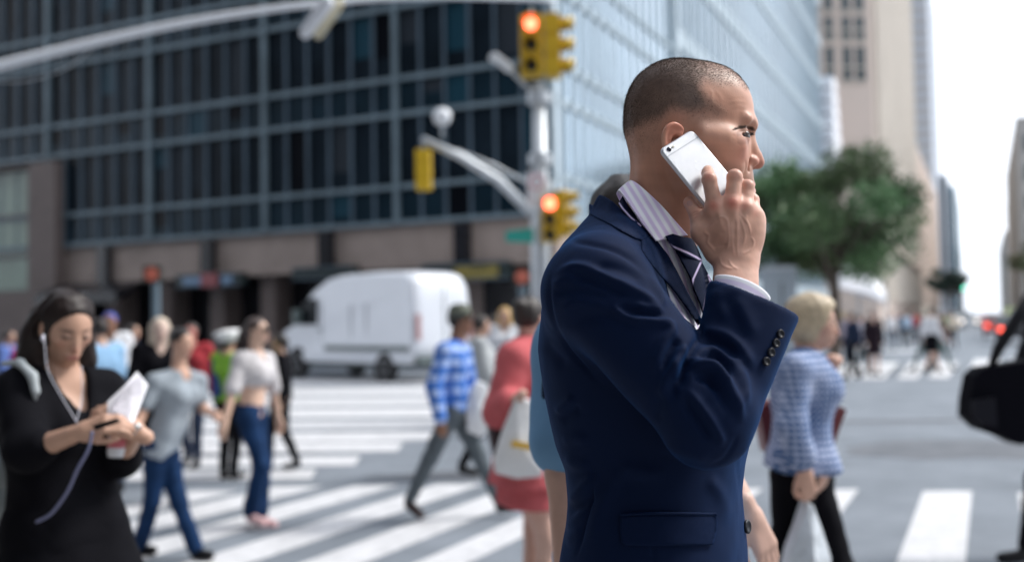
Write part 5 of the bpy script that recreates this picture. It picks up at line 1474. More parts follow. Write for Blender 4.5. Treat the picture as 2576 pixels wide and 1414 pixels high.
def build_phone():
    TL, TR = z1(372, 748), z1(612, 606)
    TL = W((1560 + 366/2.8275)/1.0186, (120 + 742/2.8275)/1.0186, 1.405); TR = W((1560 + 606/2.8275)/1.0186, (120 + 592/2.8275)/1.0186, 1.437)
    u = norm(TR - TL); wd = np.linalg.norm(TR - TL)
    ly = -(u[0] * .592 - u[2] * .806) / u[1]
    l = norm([.592, ly, -.806]); nrm = norm(np.cross(u, l))
    if nrm[1] > 0: nrm = -nrm
    Ln, th, rc = .138, .0071, .0095
    ph = empty('mobile_phone', tuple(TL + u*wd/2 + l*Ln/2), 'silver phone with camera lens, held against the suited man\'s ear', 'phone')
    def P(a, b, c): return TL + u * a + l * b - nrm * c
    # rounded outline, rounded edge profile
    out = []
    for (cx_, cy_, a0) in ((wd - rc, rc, -90), (wd - rc, Ln - rc, 0), (rc, Ln - rc, 90), (rc, rc, 180)):
        for k in range(9):
            a = R(a0 + k * 11.25); out.append((cx_, cy_, math.cos(a), math.sin(a)))
    prof = []
    for k in range(9):
        a = PI * k / 8; prof.append((rc - .0032 + .0032 * math.sin(a), th / 2 - th / 2 * math.cos(a)))
    V, F = [], []; n = len(out)
    for (r_, z_) in prof:
        for (cx_, cy_, ca, sa) in out: V.append(P(cx_ + r_ * ca, cy_ + r_ * sa, z_))
    for j in range(len(prof) - 1):
        for i in range(n): F.append((j*n+i, (j+1)*n+i, (j+1)*n+(i+1)%n, j*n+(i+1)%n))
    F.append(tuple(range(n))); F.append(tuple(reversed(range((len(prof)-1)*n, len(prof)*n))))
    me = mesh_mixed('phone_case', V, F, False)
    for p in me.polygons: p.use_smooth = len(p.vertices) == 4
    me.validate(); bm_fix(me); link('phone_case', me, M_alu, ph)
    def bar(a0, a1, b0, b1, z0, z1, name, m):
        mb = MB(); mb.box(a0, a1, b0, b1, z0, z1, T=lambda q: P(*q)); me = mb.build(name, m, ph).data; bm_fix(me)
    bar(.0012, wd - .0012, .0150, .0162, -.00012, .0005, 'antenna_band', M_alu2)
    bar(.0012, wd - .0012, Ln - .0162, Ln - .0150, -.00012, .0005, 'antenna_band', M_alu2)
    for (a, b, r_, m, nm) in ((.0130, .0080, .0031, M_lens, 'camera_lens'), (.0218, .0080, .0014, mat('flash_glass', (.8,.76,.6), .3), 'flash'), (.0180, .0080, .0005, M_lens, 'microphone')):
        mb = MB(); c_ = P(a, b, 0)
        mb.lathe([(r_*1.2, .0001), (r_*1.2, .0006), (r_, .0008), (r_*.9, .0005), (.00005, .0005)], c_, nrm, 24); mb.build(nm, m, ph, False)
    # faint mirror emblem in the middle of the back
    mb = MB(); pts = []
    for k in range(28):
        a = 2*PI*k/28; r_ = .0062 * (1 + .10*math.cos(2*a) - (.32 if abs(((a + .2) % (2*PI))) < .35 else 0)) * (1 - .12 * (math.sin(a) < -.95) - .16 * (math.sin(a) > .95))
        pts.append((wd/2 + r_*math.cos(a), .052 + r_*1.05*math.sin(a)*-1))
    mb.add([P(a, b, -.00008) for a, b in pts], [tuple(range(28))])
    mb.add([P(wd/2 + .0005 + .0022*math.cos(t_)*.6 + .001, .0435 + .0026*math.sin(t_), -.00008) for t_ in [2*PI*k/10 for k in range(10)]], [tuple(range(10))])
    o = mb.build('emblem', mat('emblem_polish', (.66,.68,.72), .34, metal=.55), ph); bm_fix(o.data)
    return TL, u, l, nrm

def build_eyes():
    for s in (1, -1):
        e = EYE(s)
        V, F = [], []; nr, ns = 20, 28
        ax = norm([1, -.22, -.08]); a = np.array([0, 1, 0]); e2 = np.cross(ax, a)
        col = []
        for j in range(nr + 1):
            th_ = PI * j / nr
            r_ = .0123 + (.0010 * math.exp(-(th_ / .38)**4))
            for i in range(ns):
                ph = 2 * PI * i / ns
                V.append(e + ax * r_ * math.cos(th_) + (a * math.cos(ph) + e2 * math.sin(ph)) * r_ * math.sin(th_))
                col.append((.004,.004,.004) if th_ < .22 else ((.05,.028,.015) if th_ < .60 else (.13,.10,.09)))  # eye white darkened: shade of lids and lashes put into its colour
        for j in range(nr):
            for i in range(ns): F.append((j*ns+i, (j+1)*ns+i, (j+1)*ns+(i+1)%ns, j*ns+(i+1)%ns))
        me = mesh_mixed('eyeball', V, F, True); set_col(me, np.array(col)); bm_fix(me)
        link('eyeball', me, M_eye, man)
        # lashes
        rs = np.random.RandomState(5); T = []
        for k in range(130):
            f = k / 129; an = (-1.35 + 1.75 * f)
            b = e + np.array([math.cos(an) * .0140, math.sin(an) * .0140 * s, .0028 - .0030 * abs(f - .6)])
            d = norm([math.cos(an), math.sin(an) * s, rs.uniform(-.25, .35)]); w_ = np.array([.0002, .0003, .0002])
            T += [b - w_, b + w_, b + d * (.006 + .002 * rs.rand()) + rs.normal(size=3) * .0005]
        link('eyelashes', mesh_np('eyelashes', np.array(T), np.arange(len(T)).reshape(-1, 3), False), M_lash, man)
    # eyebrow hairs
    rs = np.random.RandomState(6); T = []
    N_ = None
    bv = BVHTree.FromPolygons([tuple(v) for v in HV], [tuple(f) for f in HF])
    line = [(900, 608), (940, 592), (985, 582), (1030, 590), (1056, 603)]
    cm = catmull(line, 60)
    for k in range(480):
        i = int(59 * rs.rand()**.7); f = i / 59; c_ = cm[i]
        hw = np.interp(f, [0, .3, .7, 1], [3, 7, 12, 12])
        x_, y_ = c_[0] + rs.uniform(-6, 6), c_[1] + rs.uniform(-1, 1) * hw
        h, n = cast(bv, (1560 + x_/2.8275)/1.0186, (120 + y_/2.8275)/1.0186)
        if h is None or (h.y > MY - .004): continue
        n = np.array(n); h = np.array(h)
        d = norm(np.array([-.8, -.25, .30 - .5 * (1 - f)]) + n * .35 + rs.normal(size=3) * .15); w_ = np.cross(d, n) * .00018
        T += [h - w_, h + w_, h + d * .0065]
    T = np.array(T); link('eyebrow', mesh_np('eyebrow', T, np.arange(len(T)).reshape(-1, 3), False), M_brow, man)
    T2 = T.copy(); T2[:, 1] = 2 * MY - T2[:, 1]; link('eyebrow', mesh_np('eyebrow', T2, np.arange(len(T)).reshape(-1, 3)[:, ::-1], False), M_brow, man)
M_lash = mat('lash_dark', (.012,.009,.008), rough=.7, spec=.1)
M_brow = mat('brow_brown', (.11,.072,.055), rough=.7, spec=.2)
M_eye = mat('eye', (.6, .55, .52), rough=.2, vcol=True, coat=.15)
def build_legs():
    cx_ = TC(1.3)[0] + .03
    fd = Field((cx_ - .22, 1.30, .2), (cx_ + .22, 1.77, 1.12), .011)
    fd.add(fd.cone((cx_, 1.47, 1.06), (cx_, 1.59, 1.06), .125, .125))
    for yy in (1.44, 1.62):
        fd.add(fd.cone((cx_, yy, 1.02), (cx_ + .01, yy, .64), .105, .082), .03); fd.add(fd.cone((cx_ + .01, yy, .64), (cx_ - .01, yy, .24), .082, .07), .02)
    V, F = fd.mesh(); N = normals(V, F); V = V + N * (.006 * fbm(V, 25, 4, 2))[:, None]
    link('trousers', mesh_np('trousers', V, F), M_trouser, man)
    for yy in (1.44, 1.62):
        fd = Field((cx_ - .13, yy - .07, .145), (cx_ + .24, yy + .07, .30), .008)
        fd.add(fd.ell((cx_ - .02, yy, .205), (.07, .045, .06))); fd.add(fd.cone((cx_ - .02, yy, .19), (cx_ + .16, yy, .18), .045, .034), .03); fd.clip(-fd.plane((0, 0, .153), (0, 0, 1)), .004)
        V, F = fd.mesh(); link('shoe', mesh_np('shoe', V, F), M_shoe, man)
# ------------------------------------------------------------------ the other people
def pm(name, col, **k):
    k.setdefault('rough', .85); k.setdefault('spec', .12); return mat(name, col, bump=.3, bscale=40, bdist=.004, **k)
M_skin2 = mat('skin_people', (.5,.28,.2), rough=.5, vcol=True, noise=.06, nscale=30)
M_bskin = {}
def frame(f, u=(0,0,1)):
    f = norm(f); u = np.asarray(u, float); u = norm(u - f * (u @ f)); s = np.cross(u, f)   # s: the person's left
    return np.array([f, s, u])
def head_simple(fd, c, A, k, ears=True):
    """A rows: forward, left, up; k: scale (1 = adult head); sizes in metres"""
    P = lambda x, y, z: c + (A[0]*x + A[1]*y + A[2]*z) * k * .001
    E = lambda q, r: fd.ell(P(*q), [v * k * .001 for v in r], A)
    K = lambda a, b, ra, rb: fd.cone(P(*a), P(*b), ra*k*.001, rb*k*.001)
    fd.add(E((-14,0,28),(92,74,82)), 0); fd.add(E((32,0,-18),(56,56,74)), .03*k)
    fd.add(E((52,0,-72),(30,32,30)), .02*k); fd.add(E((56,0,-88),(20,22,15)), .015*k)
    for s in (1, -1):
        fd.add(E((50,44*s,-18),(22,14,16)), .02*k); fd.sub(E((88,30*s,2),(14,15,9)), .012*k)
        fd.add(K((52,14*s,-92),(0,50*s,-58),12,12), .016*k)
        fd.add(E((78,30*s,0),(11,13,8)), .006*k)
        if ears:
            fd.add(E((-6,76*s,-8),(15,7,30)), .006*k)
    fd.add(K((84,0,-4),(98,0,-38),7,9), .012*k); fd.add(K((78,0,-44),(96,0,-44),12,9), .008*k)
    fd.add(K((84,-16,-66),(84,16,-66),6,6), .01*k); fd.add(K((82,-13,-76),(82,13,-76),6.5,6.5), .008*k)
def face_col(V, c, A, k, base, lip=(.42,.14,.13), brow=(.06,.035,.025)):
    q = (V - c) @ np.asarray(A).T / (k * .001); x, y, z = q[:,0], np.abs(q[:,1]), q[:,2]
    col = np.tile(np.array(base), (len(V), 1))
    def put(cc, w_): 
        nonlocal col; w_ = w_[:, None]; col = col * (1 - w_) + np.array(cc) * w_
    f = (x > 50)
    put(lip, .92 * f * np.exp(-((y/20)**4) - ((z + 71)/8)**4)); put((.5,.16,.12), .25 * f * np.exp(-((y - 42)/16)**2 - ((z + 28)/16)**2))
    put((.5,.16,.12), .3 * (x > 88) * np.exp(-((z + 38)/14)**2))
    put(brow, .92 * f * np.exp(-((y - 30)/18)**4 - ((z - 19)/5.5)**2)); put((.03,.02,.02), .92 * f * np.exp(-((y - 31)/16)**4 - ((z - 0)/6.5)**2))
    return col
def hand(fd, wr, d, out, k=1.0, curl=.7, side=1):
    """relaxed hand: wr wrist, d along the fingers, out = back of the hand"""
    d = norm(d); out = norm(np.asarray(out, float) - d * (np.asarray(out) @ d)); s = np.cross(d, out) * side      # s: towards the thumb
    P = lambda a, b, c_: wr + (d * a + s * b + out * c_) * k * .001
    K = lambda a, b, ra, rb, kk=.003: fd.add(fd.cone(P(*a), P(*b), ra*k*.001, rb*k*.001), kk)
    for i, (b, L_, r) in enumerate(((24,42,8.6),(8,47,9),(-8,43,8.6),(-23,33,7.6))):
        K((6, b*.6, 0), (78, b, 0), 15, 10.5, .012)
        c1, c2, c3 = curl * .75, curl * 1.7, curl * 2.4
        p0 = np.array([80, b, 0.]); p1 = p0 + np.array([math.cos(c1), 0, -math.sin(c1)]) * L_
        p2 = p1 + np.array([math.cos(c2), 0, -math.sin(c2)]) * L_ * .62; p3_ = p2 + np.array([math.cos(c3), 0, -math.sin(c3)]) * L_ * .5
        K(p0, p1, r, r*.92, .004); K(p1, p2, r*.92, r*.84, .001); K(p2, p3_, r*.84, r*.74, .001)
    K((14, 22, -4), (48, 40, -12), 14, 11, .012); K((48, 40, -12), (76, 46, -22), 10.5, 9, .003); K((76, 46, -22), (98, 40, -32), 9, 7.5, .002)
def mesh_of(fd, it=1):
    V, F = fd.mesh(); return relax(V, F, it, .5), F
def bbox_field(pts, pad, h): P = np.array(pts); return Field(P.min(0) - pad, P.max(0) + pad, h)
def chain(fd, pts, rs, k):
    for a, b, ra, rb in zip(pts[:-1], pts[1:], rs[:-1], rs[1:]): fd.add(fd.cone(a, b, ra, rb), k)
def skeleton(base, yaw, H=1.7, stride=.0, swing=.0, lean=0.0, arms=None):
    """default standing/walking joints; yaw: direction faced (0 = +X, pi/2 = away from the camera)"""
    f = np.array([math.cos(yaw), math.sin(yaw), 0]); l = np.array([-f[1], f[0], 0]); k = H / 1.7; base = np.asarray(base, float)
    P = lambda a, b, c: base + (f * a + l * b + np.array([0,0,1.]) * c) * k
    J = dict(hd=P(.03+lean,0,1.585), nk=P(-.01+lean*.9,0,1.43), shL=P(-.02+lean*.8,.17,1.385), shR=P(-.02+lean*.8,-.17,1.385), chest=P(lean*.6,0,1.25), waist=P(lean*.3,0,1.06), pel=P(0,0,.93),
             elL=P(-.03-swing,.225,1.11), elR=P(-.03+swing,-.225,1.11), wrL=P(.05-swing*1.8,.24,.87+abs(swing)*.2), wrR=P(.05+swing*1.8,-.24,.87+abs(swing)*.2),
             hipL=P(0,.09,.90), hipR=P(0,-.09,.90), knL=P(.04+stride*.55,.09,.50), knR=P(.04-stride*.35,-.09,.49), anL=P(-.01+stride,.085,.09), anR=P(-.02-stride,-.085,.10+abs(stride)*.12),
             toL=P(.15+stride,.09,.04), toR=P(.13-stride,-.09,.05 + (.0 if abs(stride) < .1 else .0)))
    J['f'] = f; J['l'] = l; J['k'] = k; J['base'] = base; J['hf'] = f.copy(); J['hu'] = np.array([0,0,1.])
    return J
def arms_down(J): return J
def body_person(name_label, J, sp, h=.014, group=None, yname='person'):
    """sp: skin, hair=(style, colour), top=(colour|mat, sleeve 0..1, bottom: 'hip'|'crop'|'long', width), legs=('trousers'|'dress'|'skirt'|'shorts', mat, length), shoe=mat"""
    k = J['k']; root = empty('person', tuple(J['base']), name_label, 'person', group)
    A = frame(J['hf'], J['hu']); hk = k * sp.get('headk', .98)
    fem = sp.get('fem', True); wsc = sp.get('w', 1.0)
    allp = [v for n, v in J.items() if isinstance(v, np.ndarray) and v.shape == (3,) and n not in ('f', 'l', 'hf', 'hu')]
    fd = bbox_field(allp, .17, h)
    l = J['l'] * k
    tors = [(J['nk'] + np.array([0,0,-.06])*k, .055*k), (J['chest'] + np.array([0,0,.05*k]), .10*k*wsc), (J['chest'], .115*k*wsc), (J['waist'], (.095 if fem else .108)*k*wsc), (J['pel'], .115*k*wsc)]
    def torso(fd, g=0.0, lo=4):
        for a in (1, -1):
            for (p, r), (q, s_) in zip(tors[:lo], tors[1:lo+1]):
                wp = l * (.058 if fem else .07) * a
                fd.add(fd.cone(p + wp * (0.3 if p is tors[0][0] else 1), q + wp, max(r - .02*k, .03) + g, s_ - .02*k + g), .05*k)
            fd.add(fd.cone(J['nk'] + np.array([0,0,-.05])*k, J['sh' + 'LR'[a < 0]], .045*k + g, .052*k + g), .05*k)
        if fem:
            for a in (1, -1): fd.add(fd.ell(J['chest'] + l*.07*a + J['f']*.075*k + np.array([0,0,.02*k]), [.055*k + g]*3), .04*k)
    if h > .011: head_simple(fd, J['hd'], A, hk)
    fd.add(fd.cone(J['hd'] - A[0]*.02*hk - A[2]*.05*hk, J['nk'] - np.array([0,0,.03*k]), .050*k*(1 if fem else 1.15), .056*k*(1 if fem else 1.15)), .025*k)
    torso(fd)
    for s in 'LR':
        chain(fd, [J['sh'+s], J['el'+s], J['wr'+s]], [.046*k*wsc, .036*k*wsc, .025*k], .02*k)
        chain(fd, [J['hip'+s], J['kn'+s], J['an'+s]], [.085*k*wsc, .052*k*wsc, .036*k], .03*k)
        fd.add(fd.cone(J['an'+s] + np.array([0,0,-.03*k]), J['to'+s], .036*k, .028*k), .02*k)
        if h > .011:
            dd = norm(J['wr'+s] - J['el'+s]); fd.add(fd.cone(J['wr'+s], J['wr'+s] + dd*.11*k, .028*k, .026*k, ), .01)
    V, F = mesh_of(fd)
    parts = [(V, F)]; cols = [face_col(V, J['hd'], A, hk, sp['skin'])]
    if h <= .011:
        fh = Field(J['hd'] - .17, J['hd'] + .17, .0055); head_simple(fh, J['hd'], A, hk)
        fh.add(fh.cone(J['hd'] - A[0]*.02*hk - A[2]*.05*hk, J['nk'] - np.array([0,0,.03*k]), .050*k*(1 if fem else 1.15), .056*k*(1 if fem else 1.15)), .025*k)
        v2, f2 = mesh_of(fh); parts.append((v2, f2)); cols.append(face_col(v2, J['hd'], A, hk, sp['skin']))
        for s in 'LR':
            if sp.get('nohand' + s): continue
            dd = J.get('hd_' + s, norm(J['wr'+s] - J['el'+s])); ob = J.get('ho_' + s, J['l'] * (1 if s == 'L' else -1))
            fh = Field(J['wr'+s] - .17, J['wr'+s] + .17, .0048)
            fh.add(fh.cone(J['wr'+s] - dd*.03, J['wr'+s] + dd*.01, .024*k, .022*k), 0)
            hand(fh, J['wr'+s], dd, ob, k, J.get('curl' + s, .75), J.get('hs_' + s, 1))
            v2, f2 = mesh_of(fh); parts.append((v2, f2)); cols.append(np.tile(np.array(sp['skin']) * 1.03, (len(v2), 1)))
    Vt, Ft = join_np(parts); me = mesh_np('body', Vt, Ft); set_col(me, np.concatenate(cols)); link('body', me, M_skin2, root)
    # hair
    st, hc = sp['hair']
    hm = hc if not isinstance(hc, tuple) else mat('hair_' + st, hc, rough=.5, noise=.3, nscale=60, bump=.5, bscale=120, bdist=.003)
    if st != 'none':
        fh = bbox_field([J['hd'], J['hd'] - A[2]*.02], .27 if st != 'long' else .42, h if h > .011 else .008)
        P = lambda x, y, z: J['hd'] + (A[0]*x + A[1]*y + A[2]*z) * hk * .001
        E = lambda q, r: fh.ell(P(*q), [v*hk*.001 for v in r], A)
        fh.add(E((-19,0,34),(96,82,86) if st != 'bob' else (108,98,98)))
        if st == 'bob': fh.add(E((-30,0,-30),(88,98,72)), .03); fh.add(E((30,0,74),(52,66,34)), .03)
        if st == 'short': fh.add(E((-36,0,-5),(66,76,56)), .02)
        if st == 'long':
            fh.add(fh.cone(P(-50,0,0), P(-70,0,-190), .075*hk, .06*hk), .04)
            for a in (1, -1): fh.add(fh.cone(P(-20,66*a,10), P(-30,78*a,-200), .032*hk, .036*hk), .04)
        if st == 'bun': fh.add(E((-40,0,0),(64,72,60)), .02); fh.add(E((-95,0,60),(42,42,42)), .015)
        if st == 'tail': fh.add(E((-40,0,0),(64,74,60)), .02); fh.add(fh.cone(P(-95,0,20), P(-115,0,-120), .035*hk, .02*hk), .03)
        if st == 'bob': fh.sub(fh.cone(P(70,0,-40), P(60,-75,-60), .05*hk, .035*hk), .02); fh.sub(fh.cone(P(70,0,-40), P(60,75,-60), .05*hk, .035*hk), .02)
    # leave the face free
        fh.sub(E((78,0,-38),(62,58,70)), .012); fh.sub(fh.cone(P(52,0,10), P(140,0,24), .052*hk, .06*hk), .012)
        V, F = mesh_of(fh); N = normals(V, F); V = V + N * (.003 * fbm(V * np.array([1,1,.25]), 120, 3, 2))[:, None]
        link('hair', mesh_np('hair', V, F), hm, root)
    # legs
    kind, lm_, ln = sp['legs']
    ft = bbox_field([J[q] for q in ('pel','hipL','hipR','knL','knR','anL','anR','toL','toR','waist')], .2, h)
    g = .016 * k
    if kind in ('trousers', 'shorts', 'leggings'):
        g = .007*k; flare = sp.get('flare', .0)
        for a in (1, -1): ft.add(ft.cone(J['pel'] + l*.06*a + np.array([0,0,.04*k]), J['hip' + 'LR'[a < 0]], .095*k*wsc + g*.6, .09*k*wsc + g), .04*k)
        for s in 'LR':
            kn, an = J['kn'+s], J['an'+s]
            if kind == 'shorts': chain(ft, [J['hip'+s], J['hip'+s]*(1-ln) + kn*ln], [.088*k*wsc+g, .075*k*wsc+g], .03*k)
            else: chain(ft, [J['hip'+s], kn, an + (kn - an)*.05], [.086*k*wsc+g, .056*k*wsc+g*1.1, (.040+flare)*k+g*1.3], .03*k)
        ft.clip(ft.plane(J['waist'] - np.array([0,0,(sp.get('rise', .02))*k]), (0,0,1)), .004)
    else:
        bot = J['pel'] * (1 - ln) + (J['knL'] + J['knR'])/2 * ln if ln <= 1 else None
        bot = J['pel'] + np.array([0,0,-ln])*k
        for a in (1, -1): 
            ft.add(ft.cone(J['waist'] + l*.05*a, J['pel'] + l*.06*a, .085*k*wsc+g, .11*k*wsc+g), .05*k)
            ft.add(ft.cone(J['pel'] + l*.06*a, bot + l*.08*a, .11*k*wsc+g, (.12 + sp.get('flare', 0))*k*wsc+g), .05*k)
        ft.clip(-ft.plane(bot + np.array([0,0,.02]), (0,0,1)), .004)
    V, F = mesh_of(ft); N = normals(V, F); V = V + N * (.005 * k * fbm(V, 30, 5, 2))[:, None]
    link({'trousers':'trousers','shorts':'shorts','leggings':'leggings'}.get(kind, 'skirt'), mesh_np('legwear', V, F), lm_, root)
    # top
    tm, sl_, bt, g = sp['top']; g *= k
    fu = bbox_field([J[q] for q in ('nk','shL','shR','elL','elR','wrL','wrR','chest','waist','pel')], .17, h)
    lo = 3 if bt == 'crop' else 4
    torso(fu, g, lo)
    if bt == 'long':
        for a in (1, -1): fu.add(fu.cone(J['pel'] + l*.06*a, J['pel'] + l*.07*a + np.array([0,0,-sp.get('hem', .12)])*k, .105*k*wsc+g, (.11+sp.get('flarett', .01))*k*wsc+g), .05*k)
    if bt == 'crop': fu.clip(-fu.plane(J['chest'] * .55 + J['waist'] * .45, (0,0,1)), .006)
    elif bt == 'hip': fu.clip(-fu.plane(J['pel'] + np.array([0,0,sp.get('hemz', -.02)*k]), (0,0,1)), .006)
    else: fu.clip(-fu.plane(J['pel'] + np.array([0,0,-sp.get('hem', .12)*k]), (0,0,1)), .006)
    for s in 'LR':
        a, b, c = J['sh'+s], J['el'+s], J['wr'+s]
        sls = sp.get('sl' + s, sl_)
        if sls <= .5: 
            e = a + (b - a) * (sls / .5)
            if sls > .05: chain(fu, [a, e], [.048*k*wsc+g, .042*k*wsc+g*1.5], .03*k)
        else:
            e = b + (c - b) * ((sls - .5) / .5); chain(fu, [a, b, e], [.048*k*wsc+g, .040*k*wsc+g, .030*k+g*1.1], .025*k)
    # neckline
    nd = sp.get('neck', .055)
    fu.sub(fu.cone(J['nk'] + J['f']*.03*k + np.array([0,0,.05*k]), J['nk'] + J['f']*.10*k + np.array([0,0,-nd*k]), .066*k, .035*k), .01)
    fu.sub(fu.cone(J['nk'] - np.array([0,0,.0]), J['hd'], .060*k, .07*k), .01)
    V, F = mesh_of(fu); N = normals(V, F); V = V + N * (.006 * k * fbm(V, 26, 9, 3))[:, None]
    link('top', mesh_np('top', V, F), tm, root)
    for s in 'LR':
        fs_ = bbox_field([J['an'+s], J['to'+s]], .09, min(h, .012)); a = J['an'+s] + np.array([0,0,-.035*k])
        fs_.add(fs_.cone(a, J['to'+s] + np.array([0,0,.005]), .042*k, .036*k)); fs_.add(fs_.cone(a + np.array([0,0,.05*k]), a, .042*k, .042*k), .01) if not sp.get('lowshoe') else None
        V, F = mesh_of(fs_); link('shoe', mesh_np('shoe', V, F), sp['shoe'], root)
    return root
def blob(name, prims, m, parent, h=.01, k=.02, disp=0.0, seed=1):
    """soft shape out of (a, b, ra, rb) tapered rods"""
    pts = [p for a, b, ra, rb in prims for p in (a, b)]; r = max(max(q[2], q[3]) for q in prims)
    fd = bbox_field(pts, r + .03, h)
    for a, b, ra, rb in prims: fd.add(fd.cone(a, b, ra, rb), k)
    V, F = mesh_of(fd)
    if disp: V = V + normals(V, F) * (disp * fbm(V, 35, seed, 2))[:, None]
    return link(name, mesh_np(name, V, F), m, parent)
def slabpx(name, pts, Y, th, m, parent, Ys=None, bulge=0.0):
    """stiff flat thing (bag, paper) with thickness, its outline given in pixels at depth Y"""
    n = len(pts); P = [W(x, y, Y if Ys is None else Ys[i]) for i, (x, y) in enumerate(pts)]
    mb = MB(); cF = sum(P) / n; cB = cF + np.array([0, th + bulge, 0]); cF2 = cF - np.array([0, bulge, 0])
    V = P + [p + np.array([0, th, 0]) for p in P] + [cF2, cB]
    F = [(i, (i+1) % n, (i+1) % n + n, i + n) for i in range(n)] + [(2*n, (i+1) % n, i) for i in range(n)] + [(2*n+1, i + n, (i+1) % n + n) for i in range(n)]
    mb.add(V, F); o = mb.build(name, m, parent, False); bm_fix(o.data); return o

def checks(name, c1, c2, sc):
    m = mat(name, c1, rough=.85); n = m.node_tree; L = n.links.new; b = n.nodes['Principled BSDF']
    tc = n.nodes.new('ShaderNodeTexCoord'); out = None
    for ax in ((1,.4,0),(0,0,1)):
        d = n.nodes.new('ShaderNodeVectorMath'); d.operation = 'DOT_PRODUCT'; L(tc.outputs['Object'], d.inputs[0]); d.inputs[1].default_value = tuple(q * sc for q in ax)
        s = n.nodes.new('ShaderNodeMath'); s.operation = 'SINE'; L(d.outputs['Value'], s.inputs[0])
        r = n.nodes.new('ShaderNodeMapRange'); r.inputs[1].default_value = -.3; r.inputs[2].default_value = .5; L(s.outputs[0], r.inputs[0])
        if out is None: out = r.outputs[0]
        else:
            a = n.nodes.new('ShaderNodeMath'); a.operation = 'MULTIPLY'; L(out, a.inputs[0]); L(r.outputs[0], a.inputs[1]); a2 = n.nodes.new('ShaderNodeMath'); a2.operation = 'ADD'; 
            h = n.nodes.new('ShaderNodeMath'); h.operation = 'MULTIPLY'; L(r.outputs[0], h.inputs[0]); h.inputs[1].default_value = .35; L(a.outputs[0], a2.inputs[0]); L(h.outputs[0], a2.inputs[1]); out = a2.outputs[0]
    no = n.nodes.new('ShaderNodeTexNoise'); no.inputs['Scale'].default_value = 7; L(tc.outputs['Object'], no.inputs['Vector'])
    ad = n.nodes.new('ShaderNodeMath'); ad.operation = 'MULTIPLY_ADD'; L(no.outputs[0], ad.inputs[0]); ad.inputs[1].default_value = 1.6; L(out, ad.inputs[2])
    sb = n.nodes.new('ShaderNodeMath'); sb.operation = 'SUBTRACT'; L(ad.outputs[0], sb.inputs[0]); sb.inputs[1].default_value = .8
    cr = n.nodes.new('ShaderNodeValToRGB'); L(sb.outputs[0], cr.inputs[0]); cr.color_ramp.elements[0].position = .1; cr.color_ramp.elements[0].color = (*c1, 1); cr.color_ramp.elements[1].position = .8; cr.color_ramp.elements[1].color = (*c2, 1)
    L(cr.outputs[0], b.inputs['Base Color']); return m
M_black = pm('black_cloth', (.0028,.0028,.005)); M_jeans = pm('blue_jeans', (.009,.030,.085), noise=.35, nscale=9); M_blkshoe = mat('black_shoe', (.006,.006,.008), rough=.5, spec=.2)
M_greytee = pm('grey_tee', (.30,.34,.38), noise=.12, nscale=60); M_hairbr = (.028,.017,.013); M_bagw = mat('white_plastic', (.78,.79,.80), rough=.5, noise=.04, nscale=9, bump=.6, bscale=14, bdist=.03)
M_burg = mat('burgundy_leather', (.14,.018,.022), rough=.4); M_lblue = pm('light_blue_cloth', (.25,.42,.62)); M_navy2 = pm('navy_cloth', (.02,.03,.06)); M_wcloth = pm('white_cloth', (.72,.73,.76))
LS_, MS_, DS_ = (.60,.38,.30), (.52,.31,.22), (.25,.12,.07)

# 1 woman in black reading her phone
Yw = 3.0; Wb = lambda x, y, Y=Yw: W(x, y, Y)
J = skeleton((Wb(160, 800)[0], Yw, .15), R(-25), 1.60)
J['hd'] = Wb(168, 822, 3.0); J['hf'] = norm([.66, -.62, -.42]); J['hu'] = norm([.30, -.28, .91])
J['nk'] = Wb(150, 930, 3.05); J['shR'] = Wb(45, 985, 2.93); J['shL'] = Wb(262, 985, 3.14); J['chest'] = Wb(155, 1080, 3.05); J['waist'] = Wb(160, 1210, 3.06); J['pel'] = Wb(165, 1330, 3.07)
J['elR'] = Wb(72, 1135, 2.80); J['wrR'] = Wb(205, 1085, 2.74); J['elL'] = Wb(300, 1150, 3.08); J['wrL'] = Wb(345, 1085, 2.86)
J['f'] = np.array([math.cos(R(-35)), math.sin(R(-35)), 0]); J['l'] = np.array([-J['f'][1], J['f'][0], 0])
J['hipL'] = J['pel'] + J['l']*.085; J['hipR'] = J['pel'] - J['l']*.085
b_ = J['base']; J['knL'] = b_ + J['l']*.09 + [0,0,.46]; J['knR'] = b_ - J['l']*.09 + [0,0,.46]
J['hd_R'] = norm([.85, -.15, .25]); J['ho_R'] = np.array([-.1, -.9, .5]); J['hs_R'] = 1; J['curlR'] = .75
J['hd_L'] = norm([-.5, -.3, .45]); J['ho_L'] = np.array([.5, -.7, .2]); J['hs_L'] = -1; J['curlL'] = .7
r1 = body_person('woman in black dress with earphones looking down at her phone', J, dict(skin=MS_, hair=('none', M_hairbr), top=(M_black, .62, 'long', .022), hem=.2, neck=.17, legs=('skirt', M_black, .55), flare=.05, shoe=M_blkshoe, w=1.06, flarett=.05), h=.010)
A = frame(J['hf'], J['hu']); hk = .94 * .98; hd = J['hd']
P = lambda x, y, z: hd + (A[0]*x + A[1]*y + A[2]*z) * hk * .001
M_wh = mat('long_brown_hair', (.014,.008,.007), rough=.5, noise=.5, nscale=14, bump=.5, bscale=50, bdist=.003, spec=.3)
fh = Field(hd - .30, hd + .24, .0065)
E = lambda q, r: fh.ell(P(*q), [v*hk*.001 for v in r], A)
fh.add(E((-16,0,36),(96,82,84))); fh.add(E((-42,0,-20),(62,80,80)), .03)
fh.add(fh.cone(P(-55,-20,-20), P(-75,-30,-120) + np.array([-.02,0,-.06]), .07, .06), .04)
for a in (1, -1): fh.add(fh.cone(P(-38,70*a,-10), P(-60,84*a,-120) + np.array([0,0,-.10]), .030, .038), .03)
